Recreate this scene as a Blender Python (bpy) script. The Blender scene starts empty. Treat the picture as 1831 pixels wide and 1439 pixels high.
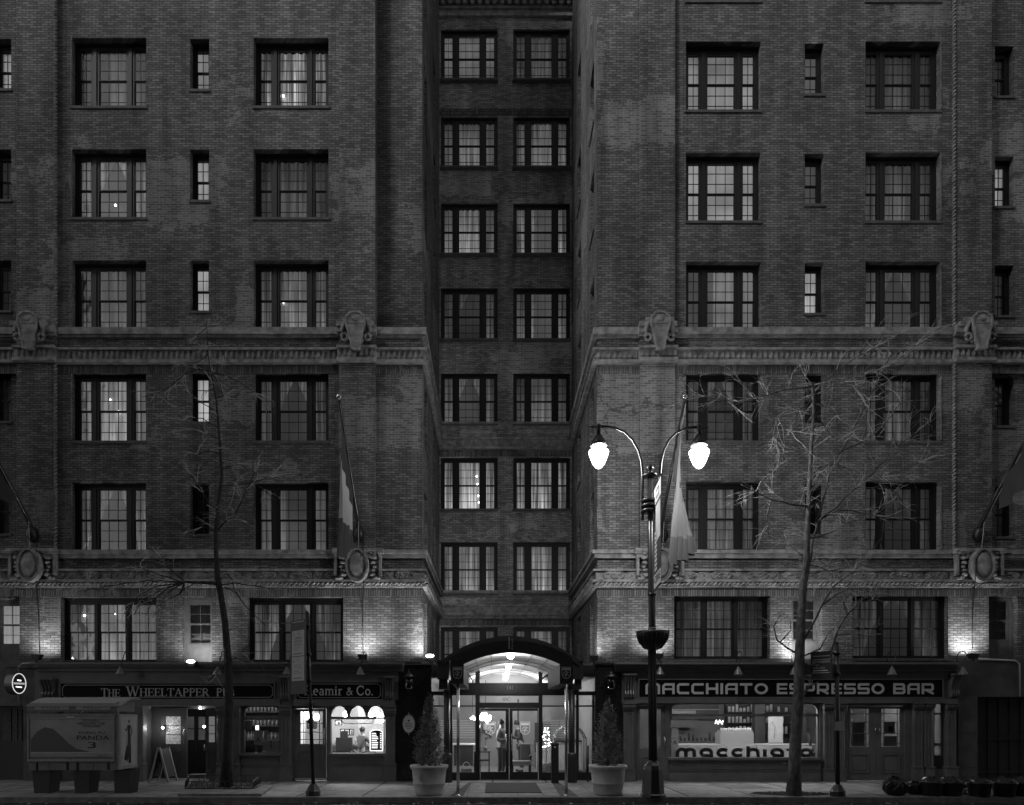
import bpy, math, random
from mathutils import Vector, Matrix
R = random.Random(7)
SC = bpy.context.scene
COL = SC.collection
rad = math.radians

# ---------------------------------------------------------------- camera, world, sun, exposure
CAMD, EYE, FPX, VX, VY = 19.7, 1.855, 1221.4, 881.0, 1281.0
cam = bpy.data.cameras.new('camera'); camo = bpy.data.objects.new('camera', cam); COL.objects.link(camo)
camo.location = (0, -CAMD, EYE); camo.rotation_euler = (rad(90), 0, 0)
cam.sensor_width = 36; cam.sensor_fit = 'HORIZONTAL'; cam.lens = 36 * FPX / 1831
cam.shift_x = (915.5 - VX) / 1831; cam.shift_y = (VY - 719.5) / 1831
cam.clip_end = 500
SC.camera = camo
SUN_EL, SUN_AZ = 34, 50          # the low light comes from the left behind the camera
w = bpy.data.worlds.new('World'); SC.world = w; w.use_nodes = True
nt = w.node_tree; bg = nt.nodes['Background']
sky = nt.nodes.new('ShaderNodeTexSky'); sky.sky_type = 'NISHITA'; sky.sun_disc = False
sky.sun_elevation = rad(SUN_EL); sky.sun_rotation = rad(180 + SUN_AZ)
bw = nt.nodes.new('ShaderNodeRGBToBW')
nt.links.new(sky.outputs[0], bw.inputs[0]); nt.links.new(bw.outputs[0], bg.inputs[0])
bg.inputs[1].default_value = 0.095
sl = bpy.data.lights.new('sun', 'SUN'); so = bpy.data.objects.new('sun', sl); COL.objects.link(so)
sl.energy = 1.5; sl.angle = rad(18); sl.color = (1, 1, 1)
d = Vector((math.sin(rad(SUN_AZ)) * math.cos(rad(SUN_EL)), math.cos(rad(SUN_AZ)) * math.cos(rad(SUN_EL)), -math.sin(rad(SUN_EL))))
so.rotation_euler = d.to_track_quat('-Z', 'Y').to_euler()
SC.view_settings.view_transform = 'Standard'; SC.view_settings.look = 'None'
SC.view_settings.exposure = 0.5; SC.view_settings.gamma = 1
SC.render.engine = 'CYCLES'
SC.cycles.use_denoising = True
SC.cycles.max_bounces = 6; SC.cycles.transparent_max_bounces = 12
SC.cycles.sample_clamp_indirect = 3; SC.cycles.caustics_reflective = False; SC.cycles.caustics_refractive = False

# ---------------------------------------------------------------- photograph pixel -> point on a real plane
def S(Y): return FPX / (CAMD + Y)
def PX(px, Y=0.0): return (px - VX) / S(Y)
def PZ(py, Y=0.0): return EYE + (VY - py) / S(Y)
def P(px, py, Y=0.0): return Vector((PX(px, Y), Y, PZ(py, Y)))
def GY(py): return EYE * FPX / (py - VY) - CAMD      # depth of a ground point at that row

# ---------------------------------------------------------------- mesh builder
class MB:
    def __init__(s): s.v = []; s.f = []; s.mi = []; s.sf = []; s.m = 0; s.smooth = False
    def add(s, vs, fs):
        n = len(s.v); s.v += [tuple(p) for p in vs]
        for f in fs: s.f.append(tuple(i + n for i in f)); s.mi.append(s.m); s.sf.append(s.smooth)
        return s
    def box(s, x0, x1, y0, y1, z0, z1):
        if x0 > x1: x0, x1 = x1, x0
        if y0 > y1: y0, y1 = y1, y0
        if z0 > z1: z0, z1 = z1, z0
        return s.add([(x0,y0,z0),(x1,y0,z0),(x1,y1,z0),(x0,y1,z0),(x0,y0,z1),(x1,y0,z1),(x1,y1,z1),(x0,y1,z1)],
              [(0,3,2,1),(4,5,6,7),(0,1,5,4),(1,2,6,5),(2,3,7,6),(3,0,4,7)])
    def pb(s, px0, px1, py0, py1, Y0, Y1):            # box whose FRONT face (Y0) sits on those rows and columns
        return s.box(PX(px0, Y0), PX(px1, Y0), Y0, Y1, PZ(py1, Y0), PZ(py0, Y0))
    def prism(s, pts, y0, y1):
        n = len(pts)
        vs = [(x, y0, z) for x, z in pts] + [(x, y1, z) for x, z in pts]
        fs = [tuple(range(n)), tuple(reversed(range(n, 2*n)))]
        fs += [((i+1) % n, i, i+n, (i+1) % n + n) for i in range(n)]
        return s.add(vs, fs)
    def pprism(s, pts, Y0, Y1): return s.prism([(PX(a, Y0), PZ(b, Y0)) for a, b in pts], Y0, Y1)
    def hull8(s, a, b): # a,b = four points each
        return s.add(list(a)+list(b), [(0,1,2,3),(7,6,5,4),(0,4,5,1),(1,5,6,2),(2,6,7,3),(3,7,4,0)])
    def tube(s, pts, r, n=8, cap=True):
        pts = [Vector(p) for p in pts]; k = len(pts)
        if not isinstance(r, (list, tuple)): r = [r]*k
        rings = []; up = None
        for i in range(k):
            t = (pts[min(i+1,k-1)] - pts[max(i-1,0)])
            if t.length < 1e-9: t = Vector((0,0,1))
            t.normalize()
            if up is None: up = t.orthogonal().normalized()
            up = (up - t*up.dot(t))
            if up.length < 1e-6: up = t.orthogonal()
            up.normalize(); q = t.cross(up)
            rings += [pts[i] + (up*math.cos(2*math.pi*j/n) + q*math.sin(2*math.pi*j/n))*r[i] for j in range(n)]
        fs = [(i*n+j, i*n+(j+1)%n, (i+1)*n+(j+1)%n, (i+1)*n+j) for i in range(k-1) for j in range(n)]
        if cap: fs += [tuple(reversed(range(n))), tuple(range((k-1)*n, k*n))]
        sm = s.smooth; s.smooth = True; s.add(rings, fs); s.smooth = sm
        return s
    def lathe(s, prof, cx, cy, n=24, smooth=True, rot=0.0, sx=1, sy=1):
        vs = []
        for r, z in prof: vs += [(cx + sx*r*math.cos(2*math.pi*j/n+rot), cy + sy*r*math.sin(2*math.pi*j/n+rot), z) for j in range(n)]
        k = len(prof)
        fs = [(i*n+j, i*n+(j+1)%n, (i+1)*n+(j+1)%n, (i+1)*n+j) for i in range(k-1) for j in range(n)]
        fs += [tuple(reversed(range(n))), tuple(range((k-1)*n, k*n))]
        sm = s.smooth; s.smooth = smooth; s.add(vs, fs); s.smooth = sm
        return s
    def ball(s, c, r, n=12, m=8, sc=(1,1,1)):
        prof = [(max(r*math.sin(math.pi*i/m), 1e-4)*1.0, -r*math.cos(math.pi*i/m)) for i in range(m+1)]
        vs = []
        for a, z in prof: vs += [(c[0]+sc[0]*a*math.cos(2*math.pi*j/n), c[1]+sc[1]*a*math.sin(2*math.pi*j/n), c[2]+sc[2]*z) for j in range(n)]
        fs = [(i*n+j, i*n+(j+1)%n, (i+1)*n+(j+1)%n, (i+1)*n+j) for i in range(m) for j in range(n)]
        sm = s.smooth; s.smooth = True; s.add(vs, fs); s.smooth = sm
        return s
    def ribbon(s, pts, wd, O, U, V, N, th=0.01, closed=False, pro=0.0):
        # a stroke of width wd along 2-D points, laid in plane O + x*U + y*V, thickness th along -N (N points to the viewer)
        n = len(pts); p2 = [Vector((a, b)) for a, b in pts]; L = []; Rr = []
        for i in range(n):
            if closed: a = p2[i]-p2[i-1]; b = p2[(i+1) % n]-p2[i]
            else:
                a = p2[i]-p2[i-1] if i > 0 else p2[1]-p2[0]
                b = p2[i+1]-p2[i] if i < n-1 else p2[-1]-p2[-2]
            a = a.normalized(); b = b.normalized(); t = (a+b)
            t = t.normalized() if t.length > 1e-6 else a
            nn = Vector((-t.y, t.x)); c = max(0.45, nn.dot(Vector((-a.y, a.x))))
            L.append(p2[i] + nn*wd/2/c); Rr.append(p2[i] - nn*wd/2/c)
        def W(q, h): return O + U*q.x + V*q.y + N*h
        vs = [W(q, pro) for q in L] + [W(q, pro) for q in Rr] + [W(q, pro-th) for q in L] + [W(q, pro-th) for q in Rr]
        fs = []
        for i in range(n if closed else n-1):
            j = (i+1) % n
            fs += [(i, n+i, n+j, j), (i, j, 2*n+j, 2*n+i), (n+i, 3*n+i, 3*n+j, n+j)]
        if not closed: fs += [(0, 2*n, 3*n, n), (n-1, 2*n-1, 4*n-1, 3*n-1)]
        return s.add(vs, fs)
    def build(s, name, mats, parent=None, loc=None):
        me = bpy.data.meshes.new(name)
        o0 = WL.get(parent.name, Vector((0,0,0))) if parent else Vector(loc or (0,0,0))
        me.from_pydata([(a-o0[0], b-o0[1], c-o0[2]) for a, b, c in s.v], [], s.f)
        if not isinstance(mats, (list, tuple)): mats = [mats]
        for m in mats: me.materials.append(m)
        for p, mi, sf in zip(me.polygons, s.mi, s.sf): p.material_index = mi; p.use_smooth = sf
        o = bpy.data.objects.new(name, me); COL.objects.link(o)
        if parent: o.parent = parent
        else: o.location = o0
        WL[o.name] = Vector(o0)
        return o
WL = {}
def thing(name, label, cat, loc=(0,0,0), group=None):
    o = bpy.data.objects.new(name, None); COL.objects.link(o); o.location = loc; o.empty_display_size = 0.3
    o['label'] = label; o['category'] = cat
    if group: o['group'] = group
    WL[o.name] = Vector(loc); return o
def tag(o, label, cat, group=None):
    o['label'] = label; o['category'] = cat
    if group: o['group'] = group
    return o
def struct(o, kind='structure'): o['kind'] = kind; return o
def copy_tree(o, parent=None, loc=None):
    c = o.copy(); COL.objects.link(c); c.parent = parent
    if loc is not None: c.location = loc
    WL[c.name] = Vector(c.location) if parent is None else WL.get(parent.name)
    for ch in list(o.children): copy_tree(ch, c)
    return c

# ---------------------------------------------------------------- materials (all neutral: the photograph is black and white)
def mat(name, base=0.2, rough=0.7, metal=0.0, emit=0.0, spec=0.5, noise=0.0, nscale=6, bump=0.0, bscale=40, coat=0.0, stretch=None):
    m = bpy.data.materials.new(name); m.use_nodes = True; t = m.node_tree; b = t.nodes['Principled BSDF']
    b.inputs['Base Color'].default_value = (base, base, base, 1); b.inputs['Roughness'].default_value = rough
    b.inputs['Metallic'].default_value = metal; b.inputs['Specular IOR Level'].default_value = spec
    b.inputs['Coat Weight'].default_value = coat
    if emit: b.inputs['Emission Color'].default_value = (1,1,1,1); b.inputs['Emission Strength'].default_value = emit
    tc = t.nodes.new('ShaderNodeTexCoord'); src = tc.outputs['Object']
    if stretch:
        mp = t.nodes.new('ShaderNodeMapping'); mp.inputs['Scale'].default_value = stretch
        t.links.new(src, mp.inputs[0]); src = mp.outputs[0]
    if noise:
        n = t.nodes.new('ShaderNodeTexNoise'); n.inputs['Scale'].default_value = nscale; n.inputs['Detail'].default_value = 6
        t.links.new(src, n.inputs[0])
        r = t.nodes.new('ShaderNodeMapRange'); r.inputs[1].default_value = .3; r.inputs[2].default_value = .7
        r.inputs[3].default_value = base*(1-noise); r.inputs[4].default_value = base*(1+noise)
        t.links.new(n.outputs[0], r.inputs[0]); t.links.new(r.outputs[0], b.inputs['Base Color'])
        r2 = t.nodes.new('ShaderNodeMapRange'); r2.inputs[3].default_value = max(0, rough-.12); r2.inputs[4].default_value = min(1, rough+.12)
        t.links.new(n.outputs[0], r2.inputs[0]); t.links.new(r2.outputs[0], b.inputs['Roughness'])
    if bump:
        n = t.nodes.new('ShaderNodeTexNoise'); n.inputs['Scale'].default_value = bscale; n.inputs['Detail'].default_value = 4
        t.links.new(src, n.inputs[0]); bp = t.nodes.new('ShaderNodeBump'); bp.inputs['Strength'].default_value = bump
        bp.inputs['Distance'].default_value = .02
        t.links.new(n.outputs[0], bp.inputs['Height']); t.links.new(bp.outputs[0], b.inputs['Normal'])
    return m
def glow_mat(name, emit, clear):
    # opal globe: glows itself and lets the lamp inside shine through
    m = bpy.data.materials.new(name); m.use_nodes = True; t = m.node_tree; t.nodes.clear()
    o = t.nodes.new('ShaderNodeOutputMaterial'); mx = t.nodes.new('ShaderNodeMixShader'); mx.inputs[0].default_value = clear
    e = t.nodes.new('ShaderNodeEmission'); e.inputs[1].default_value = emit; tr = t.nodes.new('ShaderNodeBsdfTransparent')
    t.links.new(e.outputs[0], mx.inputs[1]); t.links.new(tr.outputs[0], mx.inputs[2]); t.links.new(mx.outputs[0], o.inputs[0]); return m
def math_(t, op, a, b=None, c=None):
    n = t.nodes.new('ShaderNodeMath'); n.operation = op
    for i, v in enumerate((a, b, c)):
        if v is None: continue
        if isinstance(v, (int, float)): n.inputs[i].default_value = v
        else: t.links.new(v, n.inputs[i])
    return n.outputs[0]
def brick_mat(name, mean=0.19, soldier=False):
    m = bpy.data.materials.new(name); m.use_nodes = True; t = m.node_tree; b = t.nodes['Principled BSDF']
    b.inputs['Roughness'].default_value = .88; b.inputs['Specular IOR Level'].default_value = .25
    tc = t.nodes.new('ShaderNodeTexCoord'); sp = t.nodes.new('ShaderNodeSeparateXYZ'); t.links.new(tc.outputs['Object'], sp.inputs[0])
    u = math_(t, 'ADD', sp.outputs[0], sp.outputs[1]); z = sp.outputs[2]
    # slight waviness so courses are not ruled
    nw = t.nodes.new('ShaderNodeTexNoise'); nw.inputs['Scale'].default_value = 1.3; t.links.new(tc.outputs['Object'], nw.inputs[0])
    z = math_(t, 'ADD', z, math_(t, 'MULTIPLY', math_(t, 'SUBTRACT', nw.outputs[0], .5), .03))
    cb = t.nodes.new('ShaderNodeCombineXYZ')
    t.links.new(z if soldier else u, cb.inputs[0]); t.links.new(u if soldier else z, cb.inputs[1])
    br = t.nodes.new('ShaderNodeTexBrick'); t.links.new(cb.outputs[0], br.inputs[0])
    br.inputs['Scale'].default_value = 1; br.inputs['Brick Width'].default_value = .216 if not soldier else .23
    br.inputs['Row Height'].default_value = .0677; br.inputs['Mortar Size'].default_value = .0095
    br.inputs['Mortar Smooth'].default_value = .3; br.inputs['Bias'].default_value = -.1
    br.offset = .5 if not soldier else 0.0
    br.inputs['Color1'].default_value = (mean*.66,)*3+(1,); br.inputs['Color2'].default_value = (mean*1.36,)*3+(1,)
    # header/stretcher tone from a cell noise on brick-size cells
    mp = t.nodes.new('ShaderNodeMapping'); mp.inputs['Scale'].default_value = (7.5, 14.77, 1) if not soldier else (4.3, 14.77, 1)
    t.links.new(cb.outputs[0], mp.inputs[0])
    wn = t.nodes.new('ShaderNodeTexNoise'); wn.inputs['Scale'].default_value = 1.7; wn.inputs['Detail'].default_value = 3; t.links.new(mp.outputs[0], wn.inputs[0])
    big = t.nodes.new('ShaderNodeTexNoise'); big.inputs['Scale'].default_value = .45; big.inputs['Detail'].default_value = 8; big.inputs['Roughness'].default_value = .65
    t.links.new(tc.outputs['Object'], big.inputs[0])
    # vertical dirt streaks
    mp2 = t.nodes.new('ShaderNodeMapping'); mp2.inputs['Scale'].default_value = (2.2, 2.2, .22); t.links.new(tc.outputs['Object'], mp2.inputs[0])
    st = t.nodes.new('ShaderNodeTexNoise'); st.inputs['Scale'].default_value = 1.1; st.inputs['Detail'].default_value = 5; t.links.new(mp2.outputs[0], st.inputs[0])
    # repointed patches: square-ish cells where the mortar is new and pale
    mp3 = t.nodes.new('ShaderNodeMapping'); mp3.inputs['Scale'].default_value = (.36, .36, .62)
    en = t.nodes.new('ShaderNodeTexNoise'); en.inputs['Scale'].default_value = 2.4; en.inputs['Detail'].default_value = 5; t.links.new(tc.outputs['Object'], en.inputs[0])
    va = t.nodes.new('ShaderNodeVectorMath'); va.operation = 'MULTIPLY_ADD'; va.inputs[1].default_value = (1.1,1.1,1.1); t.links.new(en.outputs['Color'], va.inputs[0]); t.links.new(tc.outputs['Object'], va.inputs[2])
    t.links.new(va.outputs[0], mp3.inputs[0])
    vo = t.nodes.new('ShaderNodeTexVoronoi'); vo.distance = 'CHEBYCHEV'; vo.inputs['Scale'].default_value = 1.0; t.links.new(mp3.outputs[0], vo.inputs[0])
    cs = t.nodes.new('ShaderNodeSeparateXYZ'); t.links.new(vo.outputs['Color'], cs.inputs[0])
    patch = math_(t, 'MULTIPLY', math_(t, 'GREATER_THAN', cs.outputs[0], .6), math_(t, 'LESS_THAN', vo.outputs['Distance'], .42))
    mort = math_(t, 'ADD', mean*.36, math_(t, 'MULTIPLY', patch, mean*1.3))
    bc = t.nodes.new('ShaderNodeSeparateColor'); t.links.new(br.outputs['Color'], bc.inputs[0])
    tone = math_(t, 'MULTIPLY', bc.outputs[0], math_(t, 'MULTIPLY_ADD', wn.outputs[0], 1.1, .45))
    fac = br.outputs['Fac']
    colr = math_(t, 'ADD', math_(t, 'MULTIPLY', tone, math_(t, 'SUBTRACT', 1, fac)), math_(t, 'MULTIPLY', mort, fac))
    colr = math_(t, 'MULTIPLY', colr, math_(t, 'MULTIPLY_ADD', big.outputs[0], 1.1, .45))
    colr = math_(t, 'MULTIPLY', colr, math_(t, 'MAXIMUM', math_(t, 'MULTIPLY_ADD', st.outputs[0], 1.5, .25), .4))
    t.links.new(colr, b.inputs['Base Color'])
    bp = t.nodes.new('ShaderNodeBump'); bp.inputs['Strength'].default_value = .7; bp.inputs['Distance'].default_value = .012
    hh = math_(t, 'SUBTRACT', math_(t, 'MULTIPLY', wn.outputs[0], .6), fac)
    t.links.new(hh, bp.inputs['Height']); t.links.new(bp.outputs[0], b.inputs['Normal'])
    return m
def glass_mat(name, tint=.92, rough=.02, ior=1.5, wob=.05):
    m = bpy.data.materials.new(name); m.use_nodes = True; t = m.node_tree; t.nodes.clear()
    o = t.nodes.new('ShaderNodeOutputMaterial'); mx = t.nodes.new('ShaderNodeMixShader')
    tr = t.nodes.new('ShaderNodeBsdfTransparent'); tr.inputs[0].default_value = (tint,)*3+(1,)
    gl = t.nodes.new('ShaderNodeBsdfGlossy'); gl.inputs['Roughness'].default_value = rough; gl.inputs[0].default_value = (1,1,1,1)
    fr = t.nodes.new('ShaderNodeFresnel'); fr.inputs[0].default_value = ior
    n = t.nodes.new('ShaderNodeTexNoise'); n.inputs['Scale'].default_value = 1.6
    g = t.nodes.new('ShaderNodeNewGeometry'); t.links.new(g.outputs['Position'], n.inputs[0])
    bp = t.nodes.new('ShaderNodeBump'); bp.inputs['Strength'].default_value = wob; bp.inputs['Distance'].default_value = .2
    t.links.new(n.outputs[0], bp.inputs['Height']); t.links.new(bp.outputs[0], gl.inputs['Normal'])
    t.links.new(fr.outputs[0], mx.inputs[0]); t.links.new(tr.outputs[0], mx.inputs[1]); t.links.new(gl.outputs[0], mx.inputs[2])
    t.links.new(mx.outputs[0], o.inputs[0]); return m
def film_mat(name, v):
    m = bpy.data.materials.new(name); m.use_nodes = True; t = m.node_tree; t.nodes.clear()
    o = t.nodes.new('ShaderNodeOutputMaterial'); mx = t.nodes.new('ShaderNodeMixShader'); mx.inputs[0].default_value = .65
    d_ = t.nodes.new('ShaderNodeBsdfDiffuse'); d_.inputs[0].default_value = (v,v,v,1); tl = t.nodes.new('ShaderNodeBsdfTranslucent'); tl.inputs[0].default_value = (v,v,v,1)
    t.links.new(d_.outputs[0], mx.inputs[1]); t.links.new(tl.outputs[0], mx.inputs[2]); t.links.new(mx.outputs[0], o.inputs[0]); return m
def curtain_mat():
    # lamp light coming through gathered cloth: level = object colour R, contrast of the gathers = G
    m = bpy.data.materials.new('curtain_cloth'); m.use_nodes = True; t = m.node_tree; b = t.nodes['Principled BSDF']
    b.inputs['Base Color'].default_value = (.22,.22,.22,1); b.inputs['Roughness'].default_value = .9
    oi = t.nodes.new('ShaderNodeObjectInfo'); sc = t.nodes.new('ShaderNodeSeparateColor'); t.links.new(oi.outputs['Color'], sc.inputs[0])
    tc = t.nodes.new('ShaderNodeTexCoord'); mp = t.nodes.new('ShaderNodeMapping'); mp.inputs['Scale'].default_value = (9, 1, .35)
    ad = t.nodes.new('ShaderNodeVectorMath'); ad.operation = 'ADD'
    t.links.new(tc.outputs['Object'], ad.inputs[0])
    cm = t.nodes.new('ShaderNodeCombineXYZ'); t.links.new(math_(t, 'MULTIPLY', oi.outputs['Random'], 60), cm.inputs[0]); t.links.new(math_(t, 'MULTIPLY', oi.outputs['Random'], 31), cm.inputs[2])
    t.links.new(cm.outputs[0], ad.inputs[1]); t.links.new(ad.outputs[0], mp.inputs[0])
    n = t.nodes.new('ShaderNodeTexNoise'); n.inputs['Scale'].default_value = 1.3; n.inputs['Detail'].default_value = 3; t.links.new(mp.outputs[0], n.inputs[0])
    f = math_(t, 'POWER', math_(t, 'MULTIPLY', n.outputs[0], 2.0), math_(t, 'MULTIPLY', sc.outputs[1], 4.5))
    mp4 = t.nodes.new('ShaderNodeMapping'); mp4.inputs['Scale'].default_value = (.7, 1, .8); t.links.new(ad.outputs[0], mp4.inputs[0])
    n2 = t.nodes.new('ShaderNodeTexNoise'); n2.inputs['Scale'].default_value = 1.0; t.links.new(mp4.outputs[0], n2.inputs[0])
    f = math_(t, 'MULTIPLY', f, math_(t, 'MULTIPLY_ADD', n2.outputs[0], 1.8, .1))
    sp = t.nodes.new('ShaderNodeSeparateXYZ'); t.links.new(tc.outputs['Object'], sp.inputs[0])
    fall = math_(t, 'MAXIMUM', math_(t, 'MULTIPLY_ADD', math_(t, 'ABSOLUTE', sp.outputs[0]), -.75, 1.25), .38)
    fall = math_(t, 'MULTIPLY', fall, math_(t, 'MULTIPLY_ADD', sp.outputs[2], -.42, 1.35))
    k_ = math_(t, 'GREATER_THAN', sc.outputs[1], .15)      # gathered cloth: the room lamp behind is central and low
    fall = math_(t, 'ADD', math_(t, 'MULTIPLY', fall, k_), math_(t, 'SUBTRACT', 1, k_))
    e = math_(t, 'MULTIPLY', math_(t, 'MULTIPLY', f, fall), sc.outputs[0])
    b.inputs['Emission Color'].default_value = (1,1,1,1); t.links.new(e, b.inputs['Emission Strength'])
    return m
def slab_mat(name, base, w_, h_, joint=.012, dark=.45):
    m = mat(name, base, .75, noise=.35, nscale=3, bump=.25, bscale=60); t = m.node_tree; b = t.nodes['Principled BSDF']
    tc = t.nodes.new('ShaderNodeTexCoord'); br = t.nodes.new('ShaderNodeTexBrick'); t.links.new(tc.outputs['Object'], br.inputs[0])
    br.offset = 0; br.inputs['Scale'].default_value = 1; br.inputs['Brick Width'].default_value = w_; br.inputs['Row Height'].default_value = h_
    br.inputs['Mortar Size'].default_value = joint; br.inputs['Color1'].default_value = (.85,)*3+(1,); br.inputs['Color2'].default_value = (1.1,)*3+(1,)
    br.inputs['Mortar'].default_value = (dark,)*3+(1,)
    s = t.nodes.new('ShaderNodeSeparateColor'); t.links.new(br.outputs['Color'], s.inputs[0])
    old = b.inputs['Base Color'].links[0].from_socket
    # grime: large stains and small spots
    n = t.nodes.new('ShaderNodeTexNoise'); n.inputs['Scale'].default_value = .8; n.inputs['Detail'].default_value = 8; t.links.new(tc.outputs['Object'], n.inputs[0])
    v = t.nodes.new('ShaderNodeTexVoronoi'); v.inputs['Scale'].default_value = 5; t.links.new(tc.outputs['Object'], v.inputs[0])
    spot = math_(t, 'MULTIPLY_ADD', math_(t, 'GREATER_THAN', v.outputs['Distance'], .13), .4, .6)
    c = math_(t, 'MULTIPLY', math_(t, 'MULTIPLY', old, s.outputs[0]), math_(t, 'MULTIPLY', spot, math_(t, 'MULTIPLY_ADD', n.outputs[0], 1.0, .45)))
    t.links.new(c, b.inputs['Base Color']); return m
BRICK = brick_mat('brick', .2); BRICKB = brick_mat('brick_recess_lift', .38); SOLD = brick_mat('brick_soldier', .17, True)  # back-wall brick paled in colour to stand in for light in the recess
STONE = mat('stone', .31, .8, noise=.45, nscale=5, bump=.3, bscale=30)
STONED = mat('stone_dark', .12, .8, noise=.35, nscale=4, bump=.2)
FRAME = mat('window_paint_dark', .011, .5)
FRAMEL = mat('window_paint_grey', .16, .5, noise=.2)
GLASS = glass_mat('window_glass', .9, .01, 1.55, .08); SHOPGLASS = glass_mat('shop_glass', .96, .01, 1.4, .02)
CURT = curtain_mat()
TIMBER = mat('painted_timber', .145, .42, noise=.18, nscale=3, bump=.05, bscale=20)
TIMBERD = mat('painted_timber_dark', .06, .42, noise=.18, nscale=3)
SIGNB = mat('sign_black', .006, .55, spec=.12)
LETTERM = mat('letter_mid', .2, .6)
LETTER = mat('letter_pale', .6, .5); LETTERD = mat('letter_dark', .02, .6)
GOLD = mat('letter_gilt', .5, .4)
GRANITE = mat('black_granite', .018, .22, noise=.5, nscale=30)
CONC = slab_mat('pavement_slabs', .28, 1.52, 1.35, .032, .15)
CURBM = mat('curb_stone', .22, .8, noise=.35, nscale=5, bump=.3)
ASPH = mat('asphalt', .05, .8, noise=.5, nscale=30, bump=.5, bscale=120)
METAL = mat('dark_metal', .022, .35, metal=.0, spec=.6, noise=.2, nscale=10)
STEEL = mat('polished_steel', .6, .22, metal=1)
CHROME = mat('brass', .55, .18, metal=1)
KIOSK = mat('kiosk_grey', .2, .45, noise=.15, nscale=5); KIOSKL = mat('kiosk_light', .36, .45, noise=.1)
FILM = film_mat('frosted_film', .85)
WHITE = mat('white_paint', .75, .6); MID = mat('mid_grey', .3, .6, noise=.15); PALE = mat('pale_grey', .5, .7, noise=.1)
BLACK = mat('black_void', .008, .9); DARK = mat('dark_grey', .05, .6)
BARKD = mat('bark_dark', .035, .95, noise=.5, nscale=14, bump=.9, bscale=22, stretch=(1,1,.4)); BARK = mat('bark', .13, .9, noise=.6, nscale=14, bump=.9, bscale=22, stretch=(1,1,.4)); TWIG = mat('twig', .48, .8, noise=.3, nscale=8)
LEAF = mat('conifer_leaf', .24, .7, noise=.6, nscale=9); POT = mat('pot_clay', .66, .55, noise=.12, nscale=4)
SOIL = mat('soil', .05, .95, noise=.6, nscale=12, bump=.8)
CLOTHD = mat('canopy_cloth', .03, .75, noise=.3, nscale=4, bump=.1)
CLOTHW = mat('flag_white', .2, .8); CLOTHP = mat('flag_white_lifted', .55, .8); CLOTHM = mat('flag_mid', .12, .8); CLOTHK = mat('flag_dark', .055, .8)  # second white raised in colour to make up for dim light on left flag
BAG = mat('black_plastic', .012, .13, bump=1.6, bscale=16)
LAMPG = mat('lamp_globe', .9, .4, emit=14); LAMPS = mat('small_lamp', .9, .4, emit=7); NEON = mat('neon', .9, .4, emit=1.6)
SKIN = mat('skin', .35, .6); HAIR = mat('hair', .03, .6); SHIRT = mat('shirt', .3, .8); TROUS = mat('trousers', .07, .8)
def light(name, loc, watt, parent=None, r=.06, kind='POINT', rot=None, size=110, blend=1.0):
    l = bpy.data.lights.new(name, kind); l.energy = watt
    if kind == 'AREA': l.size = r
    else: l.shadow_soft_size = r
    if kind == 'SPOT': l.spot_size = rad(size); l.spot_blend = blend
    o = bpy.data.objects.new(name, l); COL.objects.link(o)
    o0 = WL.get(parent.name, Vector((0,0,0))) if parent else Vector((0,0,0))
    o.parent = parent; o.location = Vector(loc) - o0
    if rot is not None: o.rotation_euler = Vector(rot).to_track_quat('-Z', 'Y').to_euler()
    return o

# ---------------------------------------------------------------- lettering
def txt(mb, s, O, U, V, N, h, width=None, align='C', pro=.004, space=1.0):
    # built-in sans face; h = capital height in metres, laid in plane O + x*U + y*V; origin is mid baseline
    cu = bpy.data.curves.new('t', 'FONT'); cu.body = s; cu.size = 1; cu.space_character = space; cu.resolution_u = 3
    ob = bpy.data.objects.new('t', cu); me = bpy.data.meshes.new_from_object(ob)
    vs = [v.co.copy() for v in me.vertices]; fs = [tuple(p.vertices) for p in me.polygons]
    bpy.data.objects.remove(ob); bpy.data.curves.remove(cu); bpy.data.meshes.remove(me)
    if not vs: return
    x0 = min(v.x for v in vs); x1 = max(v.x for v in vs); k = h/.72; kx = k
    if width: kx = width/(x1-x0)
    off = -(x0+x1)/2 if align == 'C' else -x0
    mb.add([O + U*((v.x+off)*kx) + V*(v.y*k) + N*pro for v in vs], fs)
XU, ZU, NY = Vector((1,0,0)), Vector((0,0,1)), Vector((0,-1,0))
def arc(cx, cy, rx, ry, a0, a1, n=10): return [(cx+rx*math.cos(rad(a0+(a1-a0)*i/n)), cy+ry*math.sin(rad(a0+(a1-a0)*i/n))) for i in range(n+1)]
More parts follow.
